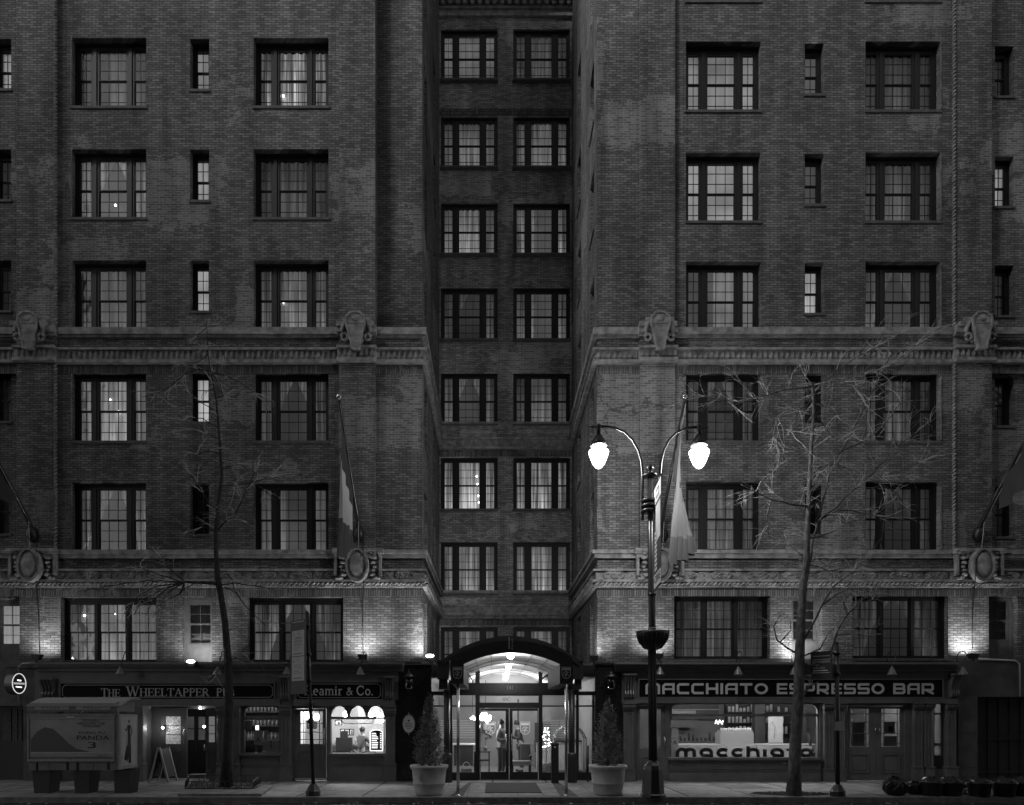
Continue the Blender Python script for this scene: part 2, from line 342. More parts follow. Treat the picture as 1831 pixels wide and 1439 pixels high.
def gl_serif():
    K, T = .15, .06; G = {}
    def foot(x, y=.03, w_=.34): return (T, [(x-w_/2, y), (x+w_/2, y)])
    G['T'] = (.86, [(K, [(.43,0),(.43,1)]), (T, [(0,.96),(.86,.96)]), (T, [(.03,.97),(.03,.76)]), (T, [(.83,.97),(.83,.76)]), foot(.43)])
    G['H'] = (.95, [(K, [(.17,0),(.17,1)]), (K, [(.78,0),(.78,1)]), (T, [(.17,.52),(.78,.52)]), foot(.17), foot(.78), foot(.17,.97), foot(.78,.97)])
    G['E'] = (.76, [(K, [(.17,0),(.17,1)]), (T, [(0,.97),(.7,.97)]), (T, [(0,.03),(.74,.03)]), (T, [(.17,.52),(.55,.52)]), (T, [(.69,1),(.69,.78)]), (T, [(.72,0),(.72,.24)]), (T, [(.55,.64),(.55,.4)])])
    G['L'] = (.74, [(K, [(.17,0),(.17,1)]), (T, [(0,.03),(.72,.03)]), (T, [(.7,0),(.7,.27)]), foot(.17,.97)])
    G['W'] = (1.3, [(K, [(.1,.98),(.4,.02)]), (T, [(.4,.02),(.66,.95)]), (K, [(.62,.98),(.9,.02)]), (T, [(.9,.02),(1.2,.98)]), foot(.1,.97), foot(.64,.97), foot(1.2,.97,.28)])
    G['A'] = (.95, [(T, [(.1,.02),(.45,.98)]), (K, [(.45,.98),(.82,.02)]), (T, [(.24,.36),(.66,.36)]), foot(.1,.03,.3), foot(.82)])
    bowl = arc(.35,.74,.3,.23,90,-90,8)
    G['P'] = (.74, [(K, [(.17,0),(.17,1)]), (.1, [(.17,.97)]+bowl+[(.17,.51)]), foot(.17)])
    G['R'] = (.86, [(K, [(.17,0),(.17,1)]), (.1, [(.17,.97)]+bowl+[(.17,.51)]), (K, [(.42,.5),(.76,.03)]), foot(.17), foot(.8,.03,.2)])
    G['B'] = (.78, [(K, [(.17,0),(.17,1)]), (.09, [(.17,.97)]+arc(.33,.76,.25,.21,90,-90,8)+[(.17,.55)]), (.1, [(.17,.52)]+arc(.35,.27,.31,.24,90,-90,8)+[(.17,.03)]), foot(.1,.97,.2)])
    G['U'] = (.95, [(K, [(.2,1),(.2,.35)]+arc(.48,.33,.28,.28,180,270,6)), (T, [(.48,.05)]+arc(.48,.33,.3,.28,270,360,6)+[(.78,1)]), foot(.2,.97), foot(.78,.97,.28)])
    G['e'] = (.56, [(T, [(.08,.37),(.5,.37)]), (.11, arc(.29,.34,.21,.3,0,300,14))])
    G['a'] = (.56, [(.12, [(.42,.02),(.42,.5)]+arc(.26,.48,.16,.15,0,150,6)), (.09, arc(.25,.19,.16,.16,80,350,10)), foot(.46,.03,.14)])
    G['m'] = (.95, [(.13, [(.14,0),(.14,.66)]), (.11, [(.14,.5)]+arc(.31,.48,.17,.15,150,0,5)+[(.48,0)]), (.11, [(.48,.45)]+arc(.65,.48,.17,.15,150,0,5)+[(.82,0)]), foot(.14,.03,.24), foot(.48,.03,.22), foot(.82,.03,.24), foot(.08,.64,.14)])
    G['i'] = (.32, [(.13, [(.16,0),(.16,.66)]), (.14, [(.16,.82),(.16,.95)]), foot(.16,.03,.26), foot(.1,.64,.14)])
    G['r'] = (.5, [(.13, [(.14,0),(.14,.66)]), (.1, [(.14,.48)]+arc(.32,.46,.14,.16,150,50,5)), foot(.16,.03,.28), foot(.08,.64,.14)])
    G['o'] = (.6, [(.11, arc(.3,.33,.22,.29,0,360,18))]); G['.'] = (.25, [(.13, [(.1,0),(.1,.13)])])
    G['C'] = (.85, [(.13, arc(.46,.5,.36,.46,50,310,18)), (T, [(.74,.98),(.74,.7)]), (T, [(.72,.3),(.72,.1)])])
    G['&'] = (.9, [(.1, [(.82,.05),(.3,.7)]+arc(.4,.82,.14,.13,200,-20,8)+[(.5,.68),(.25,.45)]+arc(.32,.24,.22,.2,130,300,8)+[(.62,.2),(.76,.5)]), (T, [(.62,.52),(.88,.52)])])
    return G
def gl_wide():
    K = .21; a, b = .105, .895; G = {}
    G['M'] = (1.3, [(K, [(a,0),(a,b-.12),(a+.12,b),(1.07,b),(1.195,b-.12),(1.195,0)]), (K, [(.65,0),(.65,b-.1)])])
    G['A'] = (1.1, [(K, [(a,0),(a,b-.16),(a+.16,b),(1.1-a,b),(1.1-a,0)]), (.16, [(a+.1,.46),(1.1-a-.1,.46)])])
    G['C'] = (1.1, [(K, [(1.08,b),(a+.14,b),(a,b-.14),(a,a+.14),(a+.14,a),(1.08,a)])])
    G['H'] = (1.08, [(K, [(a,0),(a,1)]), (K, [(1.08-a,0),(1.08-a,1)]), (K, [(a+.1,.5),(1.08-a-.1,.5)])])
    G['I'] = (.24, [(K+.02, [(.12,0),(.12,1)])])
    G['T'] = (1.1, [(K, [(0,b),(1.1,b)]), (K+.02, [(.55,0),(.55,b-.1)])])
    G['O'] = (1.2, [(K, arc(.6,.5,.49,.4,0,360,28))])
    G['E'] = (.98, [(K, [(.98,b),(a,b),(a,a),(.98,a)]), (.17, [(a+.1,.5),(.92,.5)])])
    G['S'] = (1.1, [(K, [(1.08,b),(a+.04,b),(a,b-.05),(a,.55),(a+.05,.5),(1.1-a-.05,.5),(1.1-a,.45),(1.1-a,a+.05),(1.1-a-.05,a),(.02,a)])])
    G['P'] = (1.1, [(K, [(a,0),(a,b),(1.1-a-.1,b),(1.1-a,b-.1),(1.1-a,.45),(1.1-a-.1,.36),(a+.1,.36)])])
    G['R'] = (1.18, [(K, [(a,0),(a,b),(1.1-a-.1,b),(1.1-a,b-.1),(1.1-a,.47),(1.1-a-.1,.38),(a+.1,.38)]), (K, [(.45,.36),(1.08,.03)])])
    G['B'] = (1.1, [(K, [(a,b),(1.1-a-.12,b),(1.1-a-.03,b-.1),(1.1-a-.03,.58),(1.1-a-.1,.5)]), (K, [(a,a),(1.1-a-.1,a),(1.1-a,a+.1),(1.1-a,.42),(1.1-a-.1,.5),(a+.1,.5)]), (K, [(a,0),(a,1)])])
    return G
def gl_fat():
    K = .3; G = {}
    G['m'] = (1.5, [(K, [(.15,0),(.15,.55)]+arc(.45,.6,.28,.25,180,0,8)+[(.75,0)]), (K, [(.75,.5)]+arc(1.05,.6,.28,.25,150,0,8)+[(1.35,0)])])
    G['a'] = (1.05, [(K, [(.88,0),(.88,.5)]+arc(.52,.5,.36,.34,0,360,16)[1:14]), (K, [(.2,.12),(.88,.12)])])
    G['c'] = (.9, [(K, arc(.5,.48,.36,.35,40,320,14))])
    G['h'] = (1.0, [(K, [(.15,0),(.15,1.2)]), (K, [(.15,.5)]+arc(.5,.55,.34,.3,160,0,8)+[(.85,0)])])
    G['i'] = (.35, [(K, [(.17,0),(.17,.85)])]); G['t'] = (.7, [(K, [(.3,0),(.3,1.1)]), (.22, [(0,.8),(.7,.8)])])
    G['o'] = (1.0, [(K, arc(.5,.46,.36,.36,0,360,18))])
    return G
GS, GW, GF = gl_serif(), gl_wide(), gl_fat()
def letters(mb, G, s, x0, x1, z0, h, Y, gap=.12, th=.012, big=None):
    # fits the word between x0..x1 with capital height h, on plane Y facing the street
    tot = 0; lay = []
    for i, ch in enumerate(s):
        if ch == ' ': tot += .5; continue
        k = (big or {}).get(i, 1.0); lay.append((ch, tot, k)); tot += G[ch][0]*k + gap
    tot -= gap; kx = (x1-x0)/tot; c = 0
    for ch, t0, k in lay:
        for wd, pts in G[ch][1]:
            c += 1; hz = h
            cl = len(pts) > 14 and abs(pts[0][0]-pts[-1][0]) < 1e-4 and abs(pts[0][1]-pts[-1][1]) < 1e-4
            pp = [(x0 + (t0 + px*k)*kx, z0 + py*k*h) for px, py in (pts[:-1] if cl else pts)]
            mb.ribbon(pp, wd*k*(kx+h)/2, Vector((0, Y, 0)), XU, ZU, NY, th+.02, cl, .012+.0015*(c % 3))
def shield(mb, cx, cz, w_, h_, Y, k=.012):
    O = Vector((cx, Y, cz)); a = w_/2
    out = [(-a, h_/2), (a, h_/2), (a, -h_*.1)] + [(a*math.cos(t), -h_*.1 - h_*.4*math.sin(t)) for t in (.5, 1.0, 1.57, 2.1, 2.6)] + [(-a, -h_*.1)]
    mb.ribbon(out, k, O, XU, ZU, NY, .004, True)
    mb.ribbon([(-a*.85, h_*.33), (a*.85, h_*.33)], h_*.17, O, XU, ZU, NY, .004, False, .001)
    mb.ribbon([(-a*.6, -h_*.05), (-a*.2, h_*.12), (a*.5, h_*.05), (0, -h_*.05), (-a*.15, -h_*.4)], k*1.1, O, XU, ZU, NY, .004, False, .0016)
    mb.ribbon([(-a*.7, -h_*.2), (-a*.1, -h_*.12), (a*.6, -h_*.22)], k, O, XU, ZU, NY, .004, False, .0022)
# ================================================================ GROUND
RND = random.Random(3)
g = MB(); g.box(-60, 60, -3.85, 14, -.3, 0); struct(g.build('sidewalk', CONC))
g = MB(); g.box(-60, 60, -4.02, -3.85, -.3, .002)
struct(g.build('kerb', CURBM))
g = MB(); g.add([(-90,-70,-.13),(90,-70,-.13),(90,-4.02,-.13),(-90,-4.02,-.13)], [(0,1,2,3)]); struct(g.build('road', ASPH))
g = MB(); g.add([(-300,-300,-.32),(300,-300,-.32),(300,300,-.32),(-300,300,-.32)], [(0,1,2,3)]); struct(g.build('ground', CONC))
# entrance paving bands and utility cover
g = MB()
def gq(mb, pts, z):   # ground polygon given by photo columns/rows
    mb.add([(PX(a, GY(b)), GY(b), z) for a, b in pts], [tuple(range(len(pts)))])
gq(g, [(803,1424),(838,1399),(1000,1399),(1035,1424)], .004)
PAVD = slab_mat('paving_dark', .07, .6, .6); PAVL = slab_mat('paving_light', .26, .6, .6); MATM = mat('rubber_mat', .045, .9, bump=.4, bscale=90)
struct(g.build('entrance_paving', PAVD))
g = MB(); gq(g, [(828,1424),(842,1400.5),(987,1400.5),(1002,1424)], .008); struct(g.build('entrance_paving', PAVL))
g = MB(); gq(g, [(797,1402),(813,1402),(803,1418),(786,1418)], .004); gq(g, [(1032,1402),(1050,1402),(1068,1418),(1040,1418)], .004)
struct(g.build('entrance_paving', PAVL))
g = MB(); x0, x1 = PX(868,-2), PX(963,-2); g.box(x0, x1, -3.2, -.75, .009, .022)
tag(g.build('door_mat', MATM), 'dark rubber mat lying flat in front of the glass entrance doors', 'mat')
g = MB(); gq(g, [(1262,1402.5),(1345,1402.5),(1388,1410),(1300,1410)], .005)
struct(g.build('utility_cover', STONED))

# ================================================================ UNSEEN BLOCKS ADDED ACROSS THE STREET (mirrored in the panes; their gap shapes the low light)
for x0_, x1_, h_, l_ in ((-85, -40, 52, 'added unseen building block across the street, shading the left facade edge'), (-22.5, 3, 60, 'added unseen building block across the street, shading the right facade edge'), (3.2, 60, 24, 'added low unseen building block across the street, limiting sky light from the right')):
    t_ = thing('unseen_sun_blocker', l_, 'building', ((x0_+x1_)/2, -32, -.13)); mb = MB(); mb.box(x0_, x1_, -46, -27, -.13, h_); mb.build('wall', STONED, t_)
    mb = MB(); zz = 4.0
    while zz < h_-3:
        xx = x0_+2
        while xx < x1_-2: mb.box(xx, xx+1.5, -27, -26.96, zz, zz+1.9); xx += 3.2
        zz += 3.6
    mb.build('window_grid', METAL, t_)
# ================================================================ HOTEL BUILDING
HB = thing('hotel_building', 'tall dark brick apartment hotel with a deep recess between two wings above the shops', 'building', (0,0,0))
XL, XR, YB, XLL, XRR, ZT = PX(755), PX(1068), 6.28, PX(-120), PX(1960), 33.0
ZC = 3.42     # top of the shop cornices, where the brick starts
RD = .22
WINS = []     # kind, plane, centre u, z0(bottom), level, contrast, type
SPEC = {  # w, h, glass widths, columns per glass, mullion, rows, top margin, bottom margin
 'big': (2.16, 1.98, (.35,.82,.35), (2,3,2), .21, 3, .13, .05),
 'small': (.55, 1.46, (.37,), (2,), 0, 2, .12, .05),
 'triple': (2.76, 1.88, (.77,.77,.77), (3,3,3), .13, 3, .16, .06),
 'panel': (.88, 1.88, (.64,), (2,), 0, 2, .15, .56),
 'side': (.85, 1.8, (.64,), (2,), 0, 2, .1, .05),
}
def lev(b): return .42 * b ** 2.2
MESH = {}
def win_meshes(kind):
    if kind in MESH: return MESH[kind]
    w_, h_, gw, gc, mu, rows, tm, bm_ = SPEC[kind]
    tot = sum(gw) + mu*(len(gw)-1); bx = (w_-tot)/2; xs = []; x = -tot/2
    for q in gw: xs.append((x, x+q)); x += q+mu
    f = MB(); sa = MB(); pa = MB()
    z0, z1 = bm_, h_-tm; zm = (z0+z1)/2
    f.box(-w_/2, -tot/2, 0, .09, 0, h_); f.box(tot/2, w_/2, 0, .09, 0, h_)
    f.box(-tot/2, tot/2, .003, .09, z1, h_); f.box(-tot/2, tot/2, .003, .09, 0, z0)
    f.box(-w_/2+.0, w_/2, -.05, 0, h_-tm*.4, h_-.002)
    f.box(-w_/2, -w_/2+bx*.45, -.04, 0, .0, h_-tm*.4-.002); f.box(w_/2-bx*.45, w_/2, -.04, 0, .0, h_-tm*.4-.002)
    for a, b in zip(xs, xs[1:]):
        f.box(a[1], b[0], .001, .09, z0, z1); f.box(a[1]+mu*.3, b[0]-mu*.3, -.025, .001, z0, z1)
    r = .028
    for (a, b), nc in zip(xs, gc):
        for lo, hi, dy in ((z0, zm, .03), (zm, z1, .012)):
            sa.box(a, a+r, dy, dy+.035, lo, hi); sa.box(b-r, b, dy, dy+.035, lo, hi)
            sa.box(a+r, b-r, dy, dy+.035, lo, lo+r*(1.4 if lo == z0 else .9)); sa.box(a+r, b-r, dy, dy+.035, hi-r*.9, hi)
            for k in range(1, nc):
                xx = a + (b-a)*k/nc; sa.box(xx-.008, xx+.008, dy+.006, dy+.026, lo+r*1.4, hi-r*.9)
            for k in range(1, rows):
                zz = lo + (hi-lo)*k/rows; sa.box(a+r, b-r, dy+.008, dy+.024, zz-.008, zz+.008)
            pa.add([(a+.005, dy+.016, lo+.005), (b-.005, dy+.016, lo+.005), (b-.005, dy+.016, hi-.005), (a+.005, dy+.016, hi-.005)], [(0,1,2,3)])
    s = MB(); s.box(-w_/2-.03, w_/2+.03, -RD-.035, -.0, -.075, -.004) 
    MESH[kind] = (f, sa, pa, s, xs, z0, z1)
    return MESH[kind]
CACHE = {}
def place_window(kind, loc, rz, rd, L, con, typ, lamp=None):
    f, sa, pa, s, xs, z0, z1 = win_meshes(kind)
    fm = FRAMEL if kind == 'panel' else FRAME
    if kind not in CACHE:
        objs = []
        for mb, nm, m in ((f,'window',fm), (sa,'sash',fm), (pa,'pane',GLASS), (s,'sill',STONED)):
            o = mb.build(nm, m); objs.append(o.data); bpy.data.objects.remove(o)
        CACHE[kind] = objs
    ms = CACHE[kind]
    W = bpy.data.objects.new('window', ms[0]); COL.objects.link(W); W.parent = HB; W.location = loc; W.rotation_euler = (0,0,rz)
    for nm, me in zip(('sash','pane','sill'), ms[1:]):
        o = bpy.data.objects.new(nm, me); COL.objects.link(o); o.parent = W
    # curtain: gathered cloth hanging behind the glass
    c = MB(); c.smooth = True
    a, b = xs[0][0]-.06, xs[-1][1]+.06
    spans = [(a, b)]
    if typ == 'o': spans = [(a, a+(b-a)*.36), (a+(b-a)*.72, b)]
    if typ == 'h': spans = [(a+(b-a)*.42, b)]
    if typ != 'd':
        if typ == 's':      # tied-back pair over a flat sheer
            for sd in (-1, 1):
                n = 16; e0 = a if sd < 0 else b; W2 = (b-a)/2; vs = []
                for j in range(9):
                    v = j/8; inn_ = W2*(.35+.6*v**1.6)
                    for i in range(n+1): x = e0 - sd*inn_*i/n; vs.append((x, .19+.03*math.sin(i*1.9+v), z0-.06+(z1-z0+.12)*v))
                c.add(vs, [(j*(n+1)+i, j*(n+1)+i+1, (j+1)*(n+1)+i+1, (j+1)*(n+1)+i) for j in range(8) for i in range(n)])
            spans = []
        for p, q in spans:
            n = max(8, int((q-p)*26)); ph = RND.random()*9; fq = RND.uniform(26, 40); pts = []
            for i in range(n+1):
                x = p+(q-p)*i/n
                am = 0 if typ == 'b' else .028
                pts.append((x, .2+am*math.sin(fq*x+ph+1.7*math.sin(5*x+ph))))
            vs = [(x, y, z0-.06) for x, y in pts] + [(x, y*.9+.01, z1+.06) for x, y in pts]
            c.add(vs, [(i, i+1, n+2+i, n+1+i) for i in range(n)])
        o = c.build('blind' if typ == 'b' else 'curtain', CURT); o.parent = W
        o.color = (lev(L), con, 0, 1)
    if typ in 'ohs':
        c = MB(); c.add([(a, .42, z0-.05), (b, .42, z0-.05), (b, .42, z1+.3), (a, .42, z1+.3)], [(0,1,2,3)])
        o = c.build('blind', CURT); o.parent = W; o.color = (lev(L*.62), .06, 0, 1)
    if lamp:
        k = MB(); 
        for lx, lz, lr in lamp: k.ball((lx, .13, lz), lr, 8, 6)
        o = k.build('room_lamp', LAMPS); o.parent = W
    return W
ROWS_L = [(66,190),(267,389),(466,588),(669,788),(869,985)]
ROWS_R = [(-122,1),(76,197),(276,395),(473,590),(673,788),(870,983)]
SM_L = [(68,160),(267,358),(467,556),(664,754),(866,955)]
SM_R = [(78,168),(276,365),(471,560),(668,757),(866,955)]
HOLES = {'fl': [], 'fr': [], 'fl0': [], 'fr0': []}
def fw(kind, key, cx, pyb, Y, L, con=.5, typ='c', lamp=None):
    w_, h_ = SPEC[kind][:2]; X = PX(cx, Y); Z = PZ(pyb, Y)
    HOLES[key].append((X-w_/2, X+w_/2, Z, Z+h_))
    place_window(kind, (X, Y+RD, Z), 0, RD, L, con, typ, lamp)
l1 = [(.36,.3,'h'),(.52,.5,'s'),(.3,.5,'c'),(.5,.6,'c'),(.42,.7,'s')]
l2 = [(.6,.75,'c'),(.36,.4,'c'),(.55,.4,'c'),(.42,.5,'s'),(.5,.25,'o')]
ls = [(.62,.1,'b'),(.7,.1,'b'),(.78,.1,'b'),(.85,.1,'b'),(.1,.1,'d')]
l0 = [(.52,.2,'b'),(.2,.3,'c'),(.15,.3,'c'),(.1,.3,'b'),(.1,.3,'b')]
lampL1 = {1: [(.0,.62,.03)], 3: [(.1,1.0,.03),(-.15,1.35,.02)]}; lampL2 = {0: [(-.33,.62,.03)], 2: [(-.33,.98,.028)]}
for i, (t_, b_) in enumerate(ROWS_L):
    fw('big', 'fl', 194.5, b_, 0, *l1[i], lamp=lampL1.get(i)); fw('big', 'fl', 520.5, b_, 0, *l2[i], lamp=lampL2.get(i))
    fw('small', 'fl', 357, SM_L[i][1], 0, *ls[i]); fw('small', 'fl0', 3, SM_L[i][1]-1, .16, *l0[i])
r1 = [(.3,.3,'c'),(.62,.06,'b'),(.7,.06,'b'),(.55,.1,'h'),(.36,.5,'s'),(.36,.55,'c')]
r2 = [(.2,.3,'c'),(.26,.4,'c'),(.34,.4,'c'),(.42,.4,'s'),(.33,.5,'c'),(.32,.4,'s')]
rs = [(.36,.1,'b'),(.34,.1,'b'),(.66,.2,'b'),(.1,.1,'b'),(.1,.1,'d')]
r0 = [(.1,.2,'b'),(.56,.3,'b'),(.12,.2,'b'),(.1,.2,'b'),(.1,.2,'b')]
for i, (t_, b_) in enumerate(ROWS_R):
    fw('big', 'fr', 1293.5, b_, 0, *r1[i]); fw('big', 'fr', 1614.5, b_, 0, *r2[i])
for i, (t_, b_) in enumerate(SM_R):
    fw('small', 'fr', 1456, b_, 0, *rs[i]); fw('small', 'fr0', 1796, b_+4, .16, *r0[i])
fw('triple', 'fl', 194, 1184, 0, .42, .6, 'c', [(.0,1.45,.02),(-.9,1.4,.03)]); fw('triple', 'fl', 528, 1184, 0, .47, .6, 's')
fw('panel', 'fl', 352, 1185, 0, .16, .2, 'b'); fw('panel', 'fl0', 12, 1186, .16, .72, .1, 'b')
fw('triple', 'fr', 1291, 1178, 0, .36, .4, 'c'); fw('triple', 'fr', 1610, 1177, 0, .38, .5, 's')
fw('panel', 'fr', 1443, 1178, 0, .22, .2, 'b'); fw('panel', 'fr0', 1792, 1178, .16, .07, .2, 'b')

def wall(mb, u0, u1, z0, z1, holes, fn, dep=.3):
    us = sorted({u0, u1} | {h[0] for h in holes} | {h[1] for h in holes}); zs = sorted({z0, z1} | {h[2] for h in holes} | {h[3] for h in holes})
    us = [u for u in us if u0 <= u <= u1]; zs = [z for z in zs if z0 <= z <= z1]
    for a, b in zip(us, us[1:]):
        for c, e in zip(zs, zs[1:]):
            mu_, mz = (a+b)/2, (c+e)/2
            if any(h[0] < mu_ < h[1] and h[2] < mz < h[3] for h in holes): continue
            mb.add([fn(a,c,0), fn(b,c,0), fn(b,e,0), fn(a,e,0)], [(0,1,2,3)])
    for h in holes:
        if h[2] > z1: continue
        a, b, c, e = h
        for p, q in (((a,c),(b,c)), ((b,c),(b,e)), ((b,e),(a,e)), ((a,e),(a,c))):
            mb.add([fn(p[0],p[1],0), fn(q[0],q[1],0), fn(q[0],q[1],dep), fn(p[0],p[1],dep)], [(0,1,2,3)])
ZA = PZ(588)                      # top of the upper band
wl = MB(); fF = lambda Y: (lambda u, z, d: (u, Y+d, z))
xp = PX(672)
wall(wl, PX(35), XL, ZC, ZA, [h for h in HOLES['fl'] if h[2] < ZA-1.9], fF(0))
wall(wl, PX(35), xp, ZA, ZT, [h for h in HOLES['fl'] if h[2] > ZA-.5], fF(0))
xq = XL; wl.add([(xp,.3,ZA),(xq,.3,ZA),(xq,.3,ZT),(xp,.3,ZT)], [(0,1,2,3)]); wl.add([(xp,0,ZA),(xp,.3,ZA),(xp,.3,ZT),(xp,0,ZT)], [(0,1,2,3)])
wall(wl, XLL, PX(35)+.02, ZC, ZT, HOLES['fl0'], fF(.16))
# side wall of the recess, left (faces right): u runs along Y
SW = []
for i, (t_, b_) in enumerate([(-134,-10)] + ROWS_L + [(1068,1180)]):
    zb = PZ(b_) + .15
    for uc in (1.05, 4.1): SW.append((uc, zb))
sh = [(u-.425, u+.425, z, z+1.8) for u, z in SW]
wall(wl, .0, YB, ZC, ZT, sh, lambda u, z, d: (XL-d, u, z))
wl.build('wall', BRICK, HB)
wr = MB()
wall(wr, XR, PX(1768), ZC, ZT, HOLES['fr'], fF(0)); wall(wr, PX(1768)-.02, XRR, ZC, ZT, HOLES['fr0'], fF(.16))
wall(wr, .0, YB, ZC, ZT, sh, lambda u, z, d: (XR+d, u, z))
wr.build('wall', BRICK, HB)
for u, z in SW:
    if z > 20: continue
    place_window('side', (XL-RD, u, z), rad(90), RD, RND.choice([.1,.25,.35]), .3, 'c')
    place_window('side', (XR+RD, u, z), rad(-90), RD, RND.choice([.1,.25,.35]), .3, 'c')
# back wall
BKT = [52,208,363,515,667,818,969,1121]
bl = [(.45,.1,'b'),(.45,.3,'c'),(.58,.35,'c'),(.38,.4,'s'),(.46,.45,'s'),(.7,.7,'c'),(.58,.6,'c'),(.5,.5,'c')]
brr = [(.33,.4,'c'),(.45,.5,'c'),(.55,.5,'o'),(.5,.4,'o'),(.36,.3,'c'),(.6,.75,'c'),(.56,.65,'c'),(.5,.5,'c')]
bh = []
for i, t_ in enumerate(BKT):
    for cx, q in ((839, bl[i]), (968.5, brr[i])):
        X = PX(cx, YB); Z = PZ(t_, YB) - 1.98; bh.append((X-1.08, X+1.08, Z, Z+1.98))
        lamp = [(.28,1.35,.03),(.3,1.05,.03),(.34,.6,.03),(.36,.35,.03)] if (i == 5 and cx == 839) else None
        place_window('big', (X, YB+.1, Z), 0, .1, *q, lamp=lamp)
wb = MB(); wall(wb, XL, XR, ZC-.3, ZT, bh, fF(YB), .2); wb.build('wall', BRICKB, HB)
# dark rooms behind, roofs
k = MB()
k.box(XLL, XL-.9, 1.05, 1.1, ZC, ZT); k.box(XR+.9, XRR, 1.05, 1.1, ZC, ZT); k.box(XL-.95, XL-.9, 1.1, YB+1, ZC, ZT)
k.box(XR+.9, XR+.95, 1.1, YB+1, ZC, ZT); k.box(XL-.9, XR+.9, YB+.95, YB+1.0, ZC, ZT)
k.build('interior_wall', BLACK, HB)
k = MB(); k.box(XLL, XL, .0, 14, ZT, ZT+.3); k.box(XR, XRR, 0, 14, ZT, ZT+.3); k.box(XL, XR, YB, 14, ZT, ZT+.3)
k.box(XLL-.1, XLL, 0, 14, 0, ZT); k.box(XRR, XRR+.1, 0, 14, 0, ZT); k.box(XLL, XRR, 14, 14.1, 0, ZT)
k.box(XLL, XL-.02, .12, 14, ZC-.06, ZC-.02); k.box(XR+.02, XRR, .12, 14, ZC-.06, ZC-.02)
k.box(XL-.02, XR+.02, .3, YB+.3, ZC-.06, ZC-.02)
k.build('roof', STONED, HB)
# pilasters
for a, b in ((35,103),(608,672),(1143,1205),(1703,1768)):
    p = MB(); Y0 = -.12
    p.box(PX(a), PX(b), Y0, .0, PZ(983), ZT); p.build('pilaster', BRICK, HB)
PIL = [(35,103),(608,672),(1143,1205),(1703,1768)]
# runs along which mouldings are carried round the recess
class Run:
    def __init__(s, o, d, n, L): s.o, s.d, s.n, s.L = Vector(o), Vector(d), Vector(n), L
    def pt(s, a, out, z): p = s.o + s.d*a + s.n*out; return (p.x, p.y, z)
    def box(s, mb, a0, a1, o0, o1, z0, z1):
        mb.add([s.pt(a0,o1,z0), s.pt(a1,o1,z0), s.pt(a1,o0,z0), s.pt(a0,o0,z0), s.pt(a0,o1,z1), s.pt(a1,o1,z1), s.pt(a1,o0,z1), s.pt(a0,o0,z1)],
               [(0,3,2,1),(4,5,6,7),(0,1,5,4),(1,2,6,5),(2,3,7,6),(3,0,4,7)])
def runs(p):
    return [Run((XLL,0,0),(1,0,0),(0,-1,0),XL-XLL+p), Run((XL,0,0),(0,1,0),(1,0,0),YB-p), Run((XL,YB,0),(1,0,0),(0,-1,0),XR-XL),
            Run((XR,YB-p,0),(0,-1,0),(-1,0,0),YB-p), Run((XR-p,0,0),(1,0,0),(0,-1,0),XRR-XR+p)]
def band(name, z0, z1, p, m, pil=0.0):
    mb = MB()
    for r in runs(p): r.box(mb, 0, r.L, 0, p, z0, z1)
    if pil:
        for a, b in PIL: mb.box(PX(a)-.05, PX(b)+.05, -p-pil, -p, z0-.003, z1+.003)
    return mb.build(name, m, HB)
def zb(py): return PZ(py)
band('string_course', zb(601), zb(589), .13, STONE, .12); band('string_course', zb(604.5), zb(601.3), .08, STONE, .12)
band('string_course', zb(652), zb(647), .15, STONE, .12); band('string_course', zb(629), zb(625), .14, STONE, .12)
band('string_course', zb(647), zb(629), .05, STONE, .12)
band('string_course', zb(991), zb(985), .16, STONE, .1); band('string_course', zb(999), zb(991.4), .10, STONE, .1)
band('string_course', zb(1022), zb(1018.5), .13, STONE, 0); band('string_course', zb(1037.5), zb(1022), .05, STONE, 0)
band('string_course', zb(1042), zb(1037.5), .16, STONE, 0); band('string_course', zb(1050.5), zb(1048), .12, STONE, 0); band('string_course', zb(1048), zb(1042), .09, STONE, 0)
# soldier course
mb = MB()
for r in runs(.012): 
    if r.n.y < 0 or True: r.box(mb, 0, r.L, 0, .012, zb(1066), zb(1050.6))
mb.build('soldier_course', SOLD, HB)
mb = MB()
for r in runs(.012): r.box(mb, 0, r.L, 0, .012, zb(668), zb(652.2))
mb.build('soldier_course', SOLD, HB)
mb = MB(); mb.box(XL, XR, YB-.03, YB, PZ(206,YB), PZ(195,YB)); mb.build('soldier_course', SOLD, HB)
# tongue frieze
mb = MB(); zt, z0_ = zb(629.5), zb(646)
for r in runs(.05):
    n = int(r.L/.155)
    for i in range(n):
        a = (i+.5)*r.L/n; o = .052; pw = 0
        if r.n.y < 0 and abs(r.o.y) < .01:
            X = r.o.x + a
            for p, q in PIL:
                if PX(p)-.06 < X < PX(q)+.06: pw = .12
        h = .045
        prof = [(-.05, zt), (.05, zt), (.05, z0_+.1), (.028, z0_+.03), (0, z0_), (-.028, z0_+.03), (-.05, z0_+.1)]
        m_ = len(prof)
        vs = [r.pt(a+x*.9, o+pw+h*.5, z) for x, z in prof] + [r.pt(a+x, o+pw, z) for x, z in prof]
        mb.add(vs, [tuple(range(m_))] + [((j+1) % m_, j, j+m_, (j+1) % m_+m_) for j in range(m_)])
        r.box(mb, a-.016, a+.016, o+pw+h*.5, o+pw+h, z0_+.08, zt-.03)
mb.build('tongue_frieze', STONE, HB)
